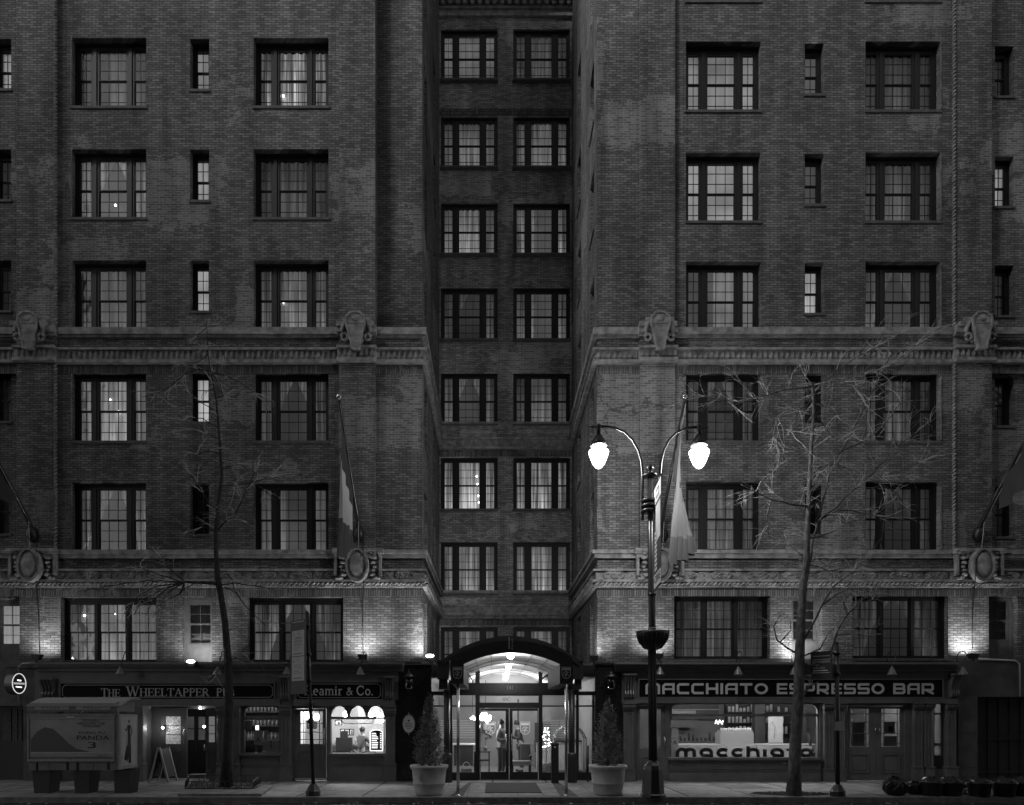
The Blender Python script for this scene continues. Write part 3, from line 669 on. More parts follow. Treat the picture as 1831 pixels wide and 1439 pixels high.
# medallion frieze
mb = MB(); zc = zb(1029.5); per = 1.03
for r in runs(.05):
    n = max(1, round(r.L/per)); stp = r.L/n
    for i in range(n):
        a = (i+.5)*stp
        pr = [(-.33,0),(-.27,.09),(-.2,.12),(.2,.12),(.27,.09),(.33,0),(.27,-.09),(.2,-.12),(-.2,-.12),(-.27,-.09)]; m_ = len(pr)
        vs = [r.pt(a+x*.93, .10, zc+z*.9) for x, z in pr] + [r.pt(a+x, .05, zc+z) for x, z in pr]
        mb.add(vs, [tuple(range(m_))] + [((j+1) % m_, j, j+m_, (j+1) % m_+m_) for j in range(m_)])
        for q in range(16):
            c = r.pt(a+RND.uniform(-.24,.24), .10, zc+RND.uniform(-.07,.07)); mb.ball(c, RND.uniform(.022,.04), 6, 4)
        for q in range(12):
            t = q/12*2*math.pi; c = r.pt(a+.29*math.cos(t), .09, zc+.1*math.sin(t)); mb.ball(c, .02, 5, 4)
        b = a+stp/2
        if b < r.L-.1:
            r.box(mb, b-.12, b+.12, .05, .075, zc-.12, zc+.12); mb.ball(r.pt(b, .08, zc), .035, 8, 6)
            for sx in (-1,1):
                for sz in (-1,1): mb.ball(r.pt(b+sx*.07, .075, zc+sz*.07), .022, 6, 4)
mb.build('medallion_frieze', STONE, HB)
# rope moulding (horizontal)
def rope_run(mb, r, o, z, rr, pitch=.13):
    n = int(r.L/pitch)
    for i in range(n):
        a = (i+.5)*r.L/n; c = [r.pt(a-pitch*.62, o, z-rr*.7), r.pt(a-pitch*.2, o+rr*.9, z-rr*.3), r.pt(a+pitch*.2, o+rr*.9, z+rr*.3), r.pt(a+pitch*.62, o, z+rr*.7)]
        mb.tube(c, [rr*.35, rr*.62, rr*.62, rr*.35], 6)
mb = MB()
for r in runs(.09): rope_run(mb, r, .09, zb(1045), .055)
mb.build('rope_moulding', STONE, HB)
def rope_v(px, z0, z1, Y, rr, pitch=.11):
    mb = MB(); n = int((z1-z0)/pitch); X = PX(px, Y)
    for i in range(n):
        z = z0+(i+.5)*(z1-z0)/n
        mb.tube([(X-rr*.8, Y, z-pitch*.5), (X-rr*.3, Y-rr, z-pitch*.15), (X+rr*.3, Y-rr, z+pitch*.15), (X+rr*.8, Y, z+pitch*.5)], [rr*.35, rr*.6, rr*.6, rr*.35], 5)
    mb.build('rope_moulding', STONE, HB)
rope_v(100, zb(985), zb(655), -.12, .045); rope_v(100, zb(588)+.01, 25, -.12, .045)
rope_v(1705, zb(985), zb(655), -.12, .05); rope_v(1705, zb(588)+.01, 25, -.12, .05)
for px, rows in ((128.5, ROWS_L), (1682, ROWS_R)):
    for t_, b_ in rows: rope_v(px, PZ(b_)+.02, PZ(t_), -.005, .026, .07)
# crowning cornice of the recess back wall with dentils
mb = MB(); z_ = PZ(30, YB)
mb.box(XL, XR, YB-.1, YB, PZ(32,YB), PZ(27,YB)); mb.box(XL, XR, YB-.06, YB, PZ(27,YB), PZ(20,YB)); mb.box(XL, XR, YB-.14, YB, PZ(20,YB), PZ(17,YB))
for i in range(18):
    a = XL+.15+i*(XR-XL-.3)/17; mb.box(a-.07, a+.07, YB-.24, YB-.02, PZ(16.5,YB), PZ(10,YB))
    if i < 17: mb.ball((a+.14, YB-.08, PZ(13,YB)), .04, 6, 4)
mb.box(XL, XR, YB-.3, YB, PZ(9.5,YB), PZ(5,YB)); mb.box(XL, XR, YB-.42, YB, PZ(5,YB), PZ(-4,YB))
mb.build('cornice', STONE, HB)
# cartouches at both bands
def Z13(a, b): return (590+a/13.08, 560+b/13.08)
def cart_up(dx):
    Y = -.5; mb = MB(); D = lambda p: (PX(p[0], 0)+dx, PZ(p[1], 0))
    out = [Z13(*q) for q in ((450,240),(500,215),(530,165),(650,142),(770,165),(800,215),(850,230),(872,420),(815,600),(800,755),(770,800),(745,975),(570,975),(545,800),(515,755),(490,600),(440,420))]
    mb.prism([D(p) for p in out], Y+.12, -.1)
    b = mb.build('cartouche', STONE, HB)
    mb = MB(); cx = sum(p[0] for p in out)/len(out)
    mb.ribbon([D(p) for p in out], .05, Vector((0, Y+.12, 0)), XU, ZU, NY, .05, True, .03)
    mb.ribbon([D(Z13(490,390)), D(Z13(830,390))], .04, Vector((0, Y+.12, 0)), XU, ZU, NY, .03, False, .012)
    c0 = D(Z13(655,300)); mb.ball((c0[0], Y+.13, c0[1]), .12, 10, 6, (1,.35,.7))
    mb.build('cartouche_frame', STONE, b)
    mb = MB()
    for sgn in (-1, 1):
        cxx, czz = D((640.2, 602)); 
        def q(x, z): return (cxx+sgn*x, -.28, czz+z)
        mb.tube([q(.24,.3), q(.34,.2), q(.4,.05), q(.38,-.05)], [.05,.07,.06,.04], 8)
        cc = [q(.33+.09*math.cos(t*.6), -.16+.09*math.sin(t*.6)) for t in range(0, 11)]
        mb.tube(cc, [.05-.002*i for i in range(11)], 8)
    x0, z0 = D((605, 592)); x1, z1 = D((671, 584)); mb.box(x0, x1, -.3, -.12, z0, z1)
    x0, z0 = D((616, 584)); x1, z1 = D((666, 575)); mb.box(x0, x1, -.24, -.12, z0, z1)
    mb.build('cartouche_scroll', STONE, b)
def cart_lo(dx):
    cxx, czz = PX(642.5)+dx, PZ(1015)
    mb = MB(); el = arc(cxx, czz, .27, .42, 0, 360, 28)[:-1]
    mb.prism(el, -.36, -.1); b = mb.build('cartouche', STONE, HB)
    mb = MB(); mb.ribbon(arc(cxx, czz, .3, .45, 0, 360, 28)[:-1], .055, Vector((0,-.36,0)), XU, ZU, NY, .2, True, .05)
    mb.ball((cxx, -.36, czz), .25, 16, 8, (.85,.3,1.45)); mb.build('cartouche_frame', STONE, b)
    mb = MB()
    for sgn in (-1, 1):
        for i, (ox, oz, rr) in enumerate([(.45,.36,.07),(.46,.24,.08),(.44,.1,.07),(.47,-.02,.06),(.43,-.12,.06),(.42,-.24,.07),(.5,-.33,.06),(.6,-.35,.05)]):
            mb.ball((cxx+sgn*ox, -.2, czz+oz), rr, 8, 6, (1.2,1,.75))
        xa = cxx+sgn*.64; mb.box(xa-.035, xa+.035, -.24, -.11, czz-.26, czz+.36); mb.box(xa-.09, xa+.09, -.27, -.11, czz+.36, czz+.42)
    mb.box(cxx-.72, cxx+.72, -.3, -.11, czz+.424, czz+.5)
    mb.build('cartouche_scroll', STONE, b)
for px in (65, 641, 1176, 1741): cart_up(PX(px)-PX(641)); cart_lo(PX(px)-PX(641))
# side stone piers, granite piers, service gate and left doorway (ground storey)
mb = MB(); mb.box(PX(1713,-.05), PX(1748,-.05), -.05, .1, 0, PZ(1181)); mb.box(PX(1748,-.05)+.001, XRR, -.05, .1, PZ(1246), PZ(1181)); mb.build('stone_pier', mat('base_stone', .085, .7, noise=.3, nscale=2.5, bump=.15), HB)
mb = MB()
for py in (1243, 1310, 1372): mb.box(PX(1713,-.055), PX(1748,-.055), -.056, -.05, PZ(py)-.006, PZ(py)+.006)
mb.build('stone_joint', DARK, HB)
mb = MB(); mb.box(XLL, PX(62,-.05), -.05, .1, PZ(1262), PZ(1181)); mb.box(PX(42,-.05), PX(62,-.05), -.05, .1, 0, PZ(1262)-.001); mb.build('stone_pier', STONED, HB)
mb = MB(); mb.box(PX(1748,.1), XRR, .25, .3, 0, PZ(1246)); 
for i in range(13): mb.box(PX(1752,.1)+i*.32, PX(1752,.1)+i*.32+.03, .22, .25, 0.05, PZ(1248))
mb.box(PX(1748,.1), XRR, .2, .249, PZ(1323), PZ(1320)); mb.box(PX(1748,.1), XRR, .2, .249, PZ(1383), PZ(1380))
for py in (1324, 1382): mb.box(PX(1756), PX(1766), .17, .2, PZ(py)-.02, PZ(py)+.02)
mb.build('service_gate', METAL, HB)
mb = MB(); mb.box(XLL, PX(42,.1), .3, .34, 0, PZ(1262)); gate = mb.build('service_gate', METAL, HB)
mb = MB()
LACE = mat('lace_panel', .1, .8, noise=.9, nscale=26)
for a, b in ((-30,-4),(4,19),(22,30),(32,38)): mb.box(PX(a,.25), PX(b,.25), .27, .3, PZ(1325), PZ(1267))
mb.build('lace_panel', LACE, gate)
for a, b in ((700,771),(1064,1113)):
    mb = MB(); mb.box(PX(a,-.12) if a < 800 else PX(a,-.12), PX(b,-.12), -.12, .12, 0, PZ(1189,-.12)); mb.build('granite_pier', GRANITE, HB)
mb = MB(); mb.box(PX(722,-.2), PX(775,-.2), -.2, .1, PZ(1188.6,-.2), PZ(1186,-.2)); mb.box(PX(1060,-.2), PX(1102,-.2), -.2, .1, PZ(1187,-.2), PZ(1184.5,-.2)); mb.build('pier_capping', STEEL, HB)
# ================================================================ SHOPFRONTS
def room(name, x0, x1, z1, depth, wallm, floorm, y0=.35, ceil=None):
    mb = MB(); t = .05
    mb.box(x0-t, x0, y0, depth, 0, z1); mb.box(x1, x1+t, y0, depth, 0, z1); mb.box(x0-t, x1+t, depth, depth+t, 0, z1)
    o = mb.build(name, wallm, HB)
    mb = MB(); mb.box(x0, x1, y0, depth, z1-.03, z1); mb.build('ceiling', ceil or wallm, HB)
    mb = MB(); mb.box(x0, x1, .12, depth, .006, .012); mb.build('interior_floor', floorm, HB)
    return o
def mould(mb, a, b, t_, bt, Y, wd=.035, pr=.022):    # raised moulding round a panel (photo cols/rows)
    x0, x1, z0, z1 = PX(a,Y), PX(b,Y), PZ(bt,Y), PZ(t_,Y)
    mb.box(x0, x1, Y-pr, Y, z0, z0+wd); mb.box(x0, x1, Y-pr, Y, z1-wd, z1)
    mb.box(x0, x0+wd, Y-pr, Y, z0+wd, z1-wd); mb.box(x1-wd, x1, Y-pr, Y, z0+wd, z1-wd)
    mb.box(x0+wd*2.2, x1-wd*2.2, Y-pr*.5, Y, z0+wd*2.2, z1-wd*2.2)
def pilaster(par, a, b, top=1262, cap=1278, base=1368, bot=1396, Y=-.2, m=None):
    mb = MB(); mb.pb(a, b, cap, base, Y, -.02)
    w_ = b-a; Yf = Y-.018
    if w_ > 12:
        x0, x1 = PX(a,Y), PX(b,Y); f = (x1-x0)*.26; z0, z1 = PZ(base-5,Y), PZ(cap+5,Y)
        mb.box(x0+.01, x0+f, Yf, Y, z0-.04, z1+.04); mb.box(x1-f, x1-.01, Yf, Y, z0-.04, z1+.04)
        mb.box(x0+f, x1-f, Yf, Y, z1, z1+.04); mb.box(x0+f, x1-f, Yf, Y, z0-.04, z0)
        mb.box(x0+f*1.35, x1-f*1.35, Y-.009, Y, z0+.04, z1-.04)
    o = mb.build('pilaster', m or TIMBER, par)
    mb = MB(); x0, x1 = PX(a,Y), PX(b,Y); z0, z1 = PZ(cap,Y), PZ(top,Y); h = z1-z0
    for k, (o_, q0, q1) in enumerate(((.05,0,.12),(.035,.12,.2),(.075,.2,.45),(.1,.45,.72),(.075,.72,.85),(.12,.85,1))):
        mb.box(x0-o_*.35, x1+o_*.35, Y-o_, -.02, z0+h*q0, z0+h*q1)
    mb.build('capital', m or TIMBER, o)
    mb = MB(); mb.box(x0-.03, x1+.03, Y-.06, -.02, 0, PZ(base,Y)); mb.box(x0-.045, x1+.045, Y-.08, -.02, PZ(base,Y), PZ(base-2.5,Y)); mb.build('plinth', m or TIMBER, o)
def corbel(par, a, b, t_, bt, Y=-.2):
    mb = MB(); x0, x1 = PX(a,Y), PX(b,Y); z0, z1 = PZ(bt,Y), PZ(t_,Y); n = 4; wd = (x1-x0)/n
    prof = [(0,-.02),(.06,-.10),(.2,-.12),(.35,-.07),(.6,-.09),(.85,-.16),(1,-.2)]
    for i in range(n):
        xa, xb = x0+i*wd+.008, x0+(i+1)*wd-.008
        vs = []; 
        for t, o_ in prof: z = z0+(z1-z0)*t; vs += [(xa, Y+.02, z), (xa+.01, Y+o_, z), (xb-.01, Y+o_, z), (xb, Y+.02, z)]
        fs = [(4*j+k, 4*j+k+1, 4*j+k+5, 4*j+k+4) for j in range(len(prof)-1) for k in range(3)]
        mb.add(vs, fs)
    mb.box(x0-.03, x1+.03, Y-.22, Y+.1, z1, z1+.05); mb.box(x0, x1, Y, Y+.1, z0, z1)
    mb.build('corbel', TIMBER, par)
def cornice(par, a, b, Yb=-.02):
    mb = MB()
    for t_, bt, Y in ((1184.5,1187.5,-.52),(1187.6,1191,-.46),(1191.1,1194,-.38),(1194.1,1200,-.3)): mb.pb(a, b, t_, bt, Y, Yb)
    mb.pb(a, b, 1183.5, 1184.4, -.4, Yb); mb.build('cornice', TIMBER, par)
def windowbox(par, a, b, t_, bt, Y, bars=(), vb=(), fr=5, round_=0, name='window', gm=None, m=None):
    # timber frame round a pane, pane set 4 cm back; a,b,t_,bt = glass edges in photo px
    x0, x1, z0, z1 = PX(a,Y), PX(b,Y), PZ(bt,Y), PZ(t_,Y); f = fr/S(Y)
    mb = MB(); mb.box(x0-f, x0, Y, Y+.1, z0-f, z1+f); mb.box(x1, x1+f, Y, Y+.1, z0-f, z1+f); mb.box(x0, x1, Y, Y+.1, z1, z1+f); mb.box(x0, x1, Y, Y+.1, z0-f, z0)
    for r in bars: z = PZ(r[0],Y); hh = r[1]/S(Y)/2; mb.box(x0, x1, Y+.01, Y+.07, z-hh, z+hh)
    for r in vb: x = PX(r[0],Y); hh = r[1]/S(Y)/2; mb.box(x-hh, x+hh, Y+.015, Y+.065, PZ(r[3],Y), PZ(r[2],Y))
    if round_:
        q = round_/S(Y)
        for sx, xx in ((1, x0), (-1, x1)):
            pts = [(xx, z1)] + [(xx+sx*(q-q*math.cos(rad(t))), z1-q+q*math.sin(rad(t))) for t in range(90, -1, -15)]
            mb.prism(pts, Y+.004, Y+.09)
    w_ = mb.build(name, m or TIMBER, par)
    mb = MB(); mb.add([(x0,Y+.045,z0),(x1,Y+.045,z0),(x1,Y+.045,z1),(x0,Y+.045,z1)], [(0,1,2,3)]); mb.build('pane', gm or SHOPGLASS, w_)
    return w_
def riser(par, a, b, splits, sill=1347, top=1352, mid=1368, Y=-.16, bot=1396):
    mb = MB(); mb.pb(a, b, top, 1396.4, Y, -.02)
    for p, q in splits: mould(mb, p, q, top+2, mid-2, Y)
    mb.build('stall_riser', TIMBER, par)
    mb = MB(); mb.pb(a, b, mid+1.5, 1397, Y-.05, Y-.001); mb.pb(a, b, mid, mid+1.4, Y-.07, Y-.001); mb.build('plinth', TIMBER, par)
    mb = MB(); mb.pb(a-2, b+2, sill, top, Y-.09, Y+.12); mb.build('sill', TIMBER, par)
def door(par, a, b, t_, bt, gl, Y, bars=(), vb=(), handle=None, panel=None, m=None, gm=None, yh=.07):
    m = m or TIMBER; mb = MB(); x0, x1, z0, z1 = PX(a,Y), PX(b,Y), PZ(bt,Y), PZ(t_,Y)
    ga, gb, gt, gbt = PX(gl[0],Y), PX(gl[1],Y), PZ(gl[2],Y), PZ(gl[3],Y)
    z0 = max(z0, .02)
    mb.box(x0, ga, Y, Y+.05, z0, z1); mb.box(gb, x1, Y, Y+.05, z0, z1); mb.box(ga, gb, Y, Y+.05, gt, z1); mb.box(ga, gb, Y, Y+.05, z0, gbt)
    for r in bars: z = PZ(r,Y); mb.box(ga, gb, Y+.01, Y+.04, z-.01, z+.01)
    for r in vb: x = PX(r,Y); mb.box(x-.01, x+.01, Y+.012, Y+.038, gbt, gt)
    if panel: mould(mb, *panel, Y)
    d_ = mb.build('door', m, par)
    mb = MB(); mb.add([(ga,Y+.025,gbt),(gb,Y+.025,gbt),(gb,Y+.025,gt),(ga,Y+.025,gt)], [(0,1,2,3)]); mb.build('pane', gm or SHOPGLASS, d_)
    if handle:
        mb = MB(); hx, h0, h1 = PX(handle[0],Y), PZ(handle[2],Y), PZ(handle[1],Y)
        mb.tube([(hx,Y-yh,h0),(hx,Y-yh,h1)], .016, 8); mb.tube([(hx,Y,h0+.03),(hx,Y-yh,h0+.03)], .01, 6); mb.tube([(hx,Y,h1-.03),(hx,Y-yh,h1-.03)], .01, 6)
        mb.build('handle', STEEL, d_)
    return d_
def bgpanel(par, a, b, t_, bt, Y0, Y1, m=None, name='fascia'):
    mb = MB(); mb.pb(a, b, t_, bt, Y0, Y1); return mb.build(name, m or TIMBER, par)
def signboard(par, a, b, t_, bt, Y=-.2, border=True):
    mb = MB(); mb.pb(a, b, t_, bt, Y, Y+.15); o = mb.build('sign_board', SIGNB, par)
    mb = MB(); x0, x1, z0, z1 = PX(a,Y), PX(b,Y), PZ(bt,Y), PZ(t_,Y); f = .035
    mb.box(x0-f, x1+f, Y-.03, Y+.1, z1, z1+f); mb.box(x0-f, x1+f, Y-.03, Y+.1, z0-f, z0); mb.box(x0-f, x0, Y-.03, Y+.1, z0, z1); mb.box(x1, x1+f, Y-.03, Y+.1, z0, z1)
    mb.build('sign_frame', TIMBER, o)
    if border:
        mb = MB(); e = .045; c = .07
        pts = [(x0+e+c,z0+e),(x1-e-c,z0+e),(x1-e,z0+e+c),(x1-e,z1-e-c),(x1-e-c,z1-e),(x0+e+c,z1-e),(x0+e,z1-e-c),(x0+e,z0+e+c)]
        mb.ribbon(pts, .012, Vector((0,Y,0)), XU, ZU, NY, .004, True, .003); mb.build('sign_border', GOLD, o)
    return o

FROST = mat('textured_glass_glow', .3, .25, emit=.09, noise=.7, nscale=30, bump=1.0, bscale=30)  # panes glow faintly to stand in for room light behind the glass
# ---- pub
PUB = thing('pub_shopfront', 'grey painted timber pub front with a long black name board and an open door', 'shopfront', (PX(270), -.2, 0))
cornice(PUB, 62, 521)
bgpanel(PUB, 62, 524, 1200.2, 1221, -.2, -.02); bgpanel(PUB, 104, 500, 1250, 1262, -.24, -.02); bgpanel(PUB, 62, 108, 1221, 1262, -.18, -.02); bgpanel(PUB, 492, 524, 1221, 1262, -.18, -.02)
sb = signboard(PUB, 109, 490, 1222, 1249.5, -.2)
mb = MB(); 
letters(mb, GS, 'THE', PX(181,-.2), PX(215,-.2), PZ(1246,-.2), 14/S(-.2), -.2, .06, .014, {0: 1.12})
mb.build('lettering', GOLD, sb); mb = MB()
letters(mb, GS, 'WHEELTAPPER', PX(226,-.2), PX(374,-.2), PZ(1245,-.2), 14.5/S(-.2), -.2, .04, .014, {0: 1.22})
mb.build('lettering', GOLD, sb); mb = MB()
letters(mb, GS, 'PUB', PX(387,-.2), PX(420,-.2), PZ(1245,-.2), 13/S(-.2), -.2, .04, .014, {0: 1.12})
mb.build('lettering', GOLD, sb)
corbel(PUB, 76, 100, 1216, 1248); corbel(PUB, 502, 519, 1212, 1252)
mb = MB(); mb.pb(62, 232, 1262, 1396, -.1, -.02); mould(mb, 110, 160, 1270, 1345, -.1); mould(mb, 165, 215, 1270, 1345, -.1); mb.build('timber_panel', TIMBERD, PUB)
pilaster(PUB, 63, 100); pilaster(PUB, 231, 256); pilaster(PUB, 389, 406); pilaster(PUB, 411, 428); pilaster(PUB, 502, 520)
# recessed entry: sides, soffit, back
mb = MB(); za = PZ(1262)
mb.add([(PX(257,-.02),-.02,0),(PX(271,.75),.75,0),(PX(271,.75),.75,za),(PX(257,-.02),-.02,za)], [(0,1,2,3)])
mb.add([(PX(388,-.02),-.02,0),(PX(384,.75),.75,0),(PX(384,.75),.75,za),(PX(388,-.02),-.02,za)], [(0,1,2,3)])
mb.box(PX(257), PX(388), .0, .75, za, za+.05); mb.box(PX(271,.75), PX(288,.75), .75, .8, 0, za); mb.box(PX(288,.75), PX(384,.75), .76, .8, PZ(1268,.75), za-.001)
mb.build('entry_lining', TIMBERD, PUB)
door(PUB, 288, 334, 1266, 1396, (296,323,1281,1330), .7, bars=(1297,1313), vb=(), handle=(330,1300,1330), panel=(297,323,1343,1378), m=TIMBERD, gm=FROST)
# open leaf, folded back to the right
mb = MB(); xh = PX(367,.7)
dl = MB(); dl.box(xh, xh+.05, -.0, .66, .02, PZ(1266,.7)); 
dl2 = door(PUB, 368, 387, 1266, 1396, (373,384,1281,1327), .25, bars=(1297,1312), handle=(367.5,1330,1342), panel=(371,385,1343,1378), gm=FROST)
mb = MB(); mb.box(PX(335,.75), PX(367,.75), .7, 1.1, .0, .12); mb.build('door_step', STONED, PUB)
mb = MB(); Yi = 1.5
mb.box(PX(331,Yi), PX(350,Yi), Yi, Yi+.05, .01, 1.13); mb.box(PX(350.5,Yi), PX(371,Yi), Yi, Yi+.05, .01, 1.13); mb.box(PX(331,Yi), PX(371,Yi), Yi, Yi+.05, 1.85, 2.5)
for a, b in ((329,335),(347,354),(367,373)): mb.box(PX(a,Yi), PX(b,Yi), Yi+.002, Yi+.048, 1.13, 1.85)
mb.box(PX(335,Yi), PX(367,Yi), Yi+.01, Yi+.04, 1.46, 1.49)
mb.build('inner_door', BLACK, PUB)
# pub display window
w_ = windowbox(PUB, 437, 498, 1264, 1345, -.08, bars=((1284,6),), round_=9)
riser(PUB, 430, 500, [(433,498)], 1347, 1351, 1369)
mb = MB()
for a, b, t_, bt in ((438,450,1288,1305),(470,483,1324,1344),(486,498,1324,1344),(472,479,1306,1322)): mb.pb(a, b, t_, bt, -.025, -.022)
mb.build('notice', PALE, w_)
mb = MB(); mb.pb(454, 469, 1306, 1332, -.027, -.024); o = mb.build('notice', WHITE, w_)
mb = MB(); txt(mb, 'A', Vector((PX(461.5,-.027), -.027, PZ(1326,-.027))), XU, ZU, NY, 8.5/62); mb.build('lettering', LETTERD, w_)
mb = MB(); mb.pb(439, 457, 1335, 1345, -.02, -.015); mb.pb(459, 469, 1335, 1345, -.02, -.016); mb.build('notice', DARK, w_)
mb = MB(); mb.pb(457, 462, 1297, 1305, .3, .34); mb.build('window_lamp', NEON, w_)
room('pub_room', PX(70), PX(528), PZ(1205), 5.2, mat('pub_wall', .14, .8, noise=.3, nscale=1.5), STONED, .85)
for px, py, Y, e in ((291,1301,.55,14),(365,1299,.6,16),(358,1266,.7,5)):
    t_ = thing('entry_lamp', {291:'small bright lamp left of the pub entry, beside the closed door leaf',365:'small bright lamp right of the pub entry, at the open door leaf',358:'tiny lamp under the head of the pub entry'}[px], 'lamp', P(px, py, Y))
    mb = MB(); mb.ball(P(px,py,Y), .035, 10, 8); mb.build('bulb', LAMPG, t_)
    mb = MB(); c = P(px,py,Y); mb.box(c.x-.02, c.x+.02, c.y+.03, c.y+.12, c.z-.05, c.z+.05); mb.build('lamp_bracket', METAL, t_)
    light('bulb_light', c+Vector((0,-.06,0)), e*.35, t_, .03)
BR = random.Random(5)
sh_ = thing('back_bar', 'dark back bar with rows of bottles seen through the pub windows', 'shelving', (PX(420,4.9), 4.9, 0))
mb = MB(); xa, xb = PX(380,4.9), PX(530,4.9)
mb.box(xa, xb, 4.95, 5.1, 0, 2.6)
for z in (1.0, 1.5, 2.0, 2.45): mb.box(xa, xb, 4.6, 4.95, z, z+.04)
mb.build('shelf', TIMBERD, sh_)
mb = MB()
for z in (1.04, 1.54, 2.04):
    x = xa+.1
    while x < xb-.1:
        h = BR.uniform(.2,.3); mb.lathe([(.035,z),(.035,z+h*.6),(.012,z+h*.75),(.012,z+h)], x, 4.75, 8); x += BR.uniform(.09,.15)
tag_ = mb.build('bottle_row', MID, sh_)
light('room_light', (PX(462,2.5), 2.2, 2.9), 60, HB, .25); light('room_light', (PX(330,2.5), 2.6, 2.9), 70, HB, .25)

# ---- barber
BAR = thing('barber_shopfront', 'grey timber barber shop front with glazed door and bright arched window', 'shopfront', (PX(620), -.2, 0))
cornice(BAR, 521.3, 720)
bgpanel(BAR, 524.3, 712, 1200.2, 1219, -.2, -.02); bgpanel(BAR, 524.3, 706, 1251, 1262, -.24, -.02); bgpanel(BAR, 524.3, 529, 1219, 1251, -.18, -.02); bgpanel(BAR, 684, 712, 1219, 1251, -.18, -.02)
sb = signboard(BAR, 530, 683, 1220, 1250, -.2)
mb = MB(); letters(mb, GS, 'Reamir', PX(544,-.2), PX(613,-.2), PZ(1243,-.2), 17/S(-.2), -.2, .05, .014)
mb.build('lettering', LETTER, sb); mb = MB()
letters(mb, GS, '&', PX(619,-.2), PX(631,-.2), PZ(1243,-.2), 14/S(-.2), -.2, .05, .014)
mb.build('lettering', LETTER, sb); mb = MB()
letters(mb, GS, 'Co.', PX(637,-.2), PX(668,-.2), PZ(1243,-.2), 17/S(-.2), -.2, .05, .014); mb.build('lettering', LETTER, sb)
corbel(BAR, 689, 704, 1212, 1251); pilaster(BAR, 689, 706)
mb = MB(); mb.pb(521.5, 526, 1262, 1396, -.1, -.02); mb.pb(526, 584, 1262, 1267, -.1, -.02); mb.pb(584, 591, 1262, 1396, -.1, -.02); mb.build('door_frame', TIMBER, BAR)
door(BAR, 527, 583, 1267.5, 1395, (537,577,1272,1330), -.06, bars=(1293,1309,1322), vb=(543,556.5,571), handle=(581,1302,1335), panel=(536,577,1341,1376))
mb = MB(); mb.pb(527, 583, 1391, 1394, -.2, -.02); mb.build('door_sill', STEEL, BAR)
# lunette head: timber with three arched openings
mb = MB(); Y = -.08; xs_ = [(592.5,620.5),(626,653.5),(658,686.5)]; zt_ = PZ(1260,Y); zb_ = PZ(1281,Y)
edge = [PX(591,Y)]
for a, b in xs_:
    x0, x1 = PX(a,Y), PX(b,Y); r = (x1-x0)/2; cx = (x0+x1)/2; arcp = [(cx-r*math.cos(rad(t)), zb_+.01+(zt_-.045-zb_)*math.sin(rad(t))) for t in range(0, 181, 15)]
    for p, q in zip(arcp, arcp[1:]): mb.add([(p[0],Y,p[1]),(q[0],Y,q[1]),(q[0],Y,zt_),(p[0],Y,zt_),(p[0],Y+.08,p[1]),(q[0],Y+.08,q[1])], [(0,1,2,3),(0,4,5,1)])
for a, b in ((591,592.5),(620.5,626),(653.5,658),(686.5,689)): mb.pb(a, b, 1260, 1284, Y, Y+.08)
mb.pb(591, 689, 1281.5, 1286, Y-.012, Y+.07); mb.build('lunette_head', TIMBER, BAR)
w_ = windowbox(BAR, 592.5, 686, 1262, 1346, -.06, fr=1.5)
riser(BAR, 589, 688, [(591,636),(640,686)], 1347, 1351.5, 1368)
# menu board and lettering on the glass
mb = MB(); mb.pb(663, 683, 1306, 1342, -.014, -.008); mn = mb.build('price_list', LETTERD, w_)
mb = MB(); x0, x1, z0, z1 = PX(662,-.02), PX(684,-.02), PZ(1342,-.02), PZ(1308,-.02)
mb.ribbon([(x0,z0),(x1,z0),(x1,z1)]+[(x1+(x0-x1)*i/6, z1+.06*math.sin(math.pi*i/6)) for i in range(1,6)]+[(x0,z1)], .02, Vector((0,-.02,0)), XU, ZU, NY, .005, True)
for i in range(9):
    z = z1-.05-i*.052; mb.box(x0+.04, x0+.04+BR.uniform(.12,.2), -.021, -.016, z-.008, z+.008); mb.box(x1-.07, x1-.03, -.021, -.016, z-.008, z+.008)
mb.build('price_line', NEON, mn)
mb = MB(); mb.ribbon([(PX(612,0)+.0,PZ(1284.5)),(PX(613),PZ(1292.5)),(PX(620),PZ(1293.5)),(PX(660),PZ(1293.5)),(PX(667),PZ(1292.5)),(PX(668),PZ(1284.5))], .018, Vector((0,-.016,0)), XU, ZU, NY, .005)
txt(mb, 'RAZOR SHAVE', Vector((PX(640), -.02, PZ(1291))), XU, ZU, NY, .06, .72) if False else None
mb.build('window_banner', WHITE, w_)
# barber interior
room('barber_room', PX(531), PX(700), PZ(1215), 4.2, mat('salon_wall', .62, .7), mat('salon_floor', .3, .5, noise=.3), .02)
light('room_light', (PX(600,2), 1.6, 2.8), 190, HB, .2); light('room_light', (PX(668,1),   .8, 2.5), 70, HB, .15)
for px, py, Y, l_ in ((550,1279,.9,'round white globe lamp behind the barber door glass, left one'),(566,1282,1.3,'round white globe lamp behind the barber door glass, right one'),(680,1284,.6,'large white globe lamp in the right corner of the barber window'),(618,1277,2.2,'white globe lamp under the left arch of the barber window'),(664,1278,2.2,'white globe lamp under the right arch of the barber window')):
    c = P(px, py, Y); r = .13 if px == 680 else .09
    t_ = thing('globe_lamp', l_, 'lamp', c, 'globe lamps in the barber shop'); mb = MB(); mb.ball(c, r, 16, 10, (1,1,1.15)); mb.build('globe', LAMPG, t_)
    mb = MB(); mb.tube([(c.x,c.y,c.z+r),(c.x,c.y,3.02)], .01, 6); mb.build('lamp_rod', METAL, t_)
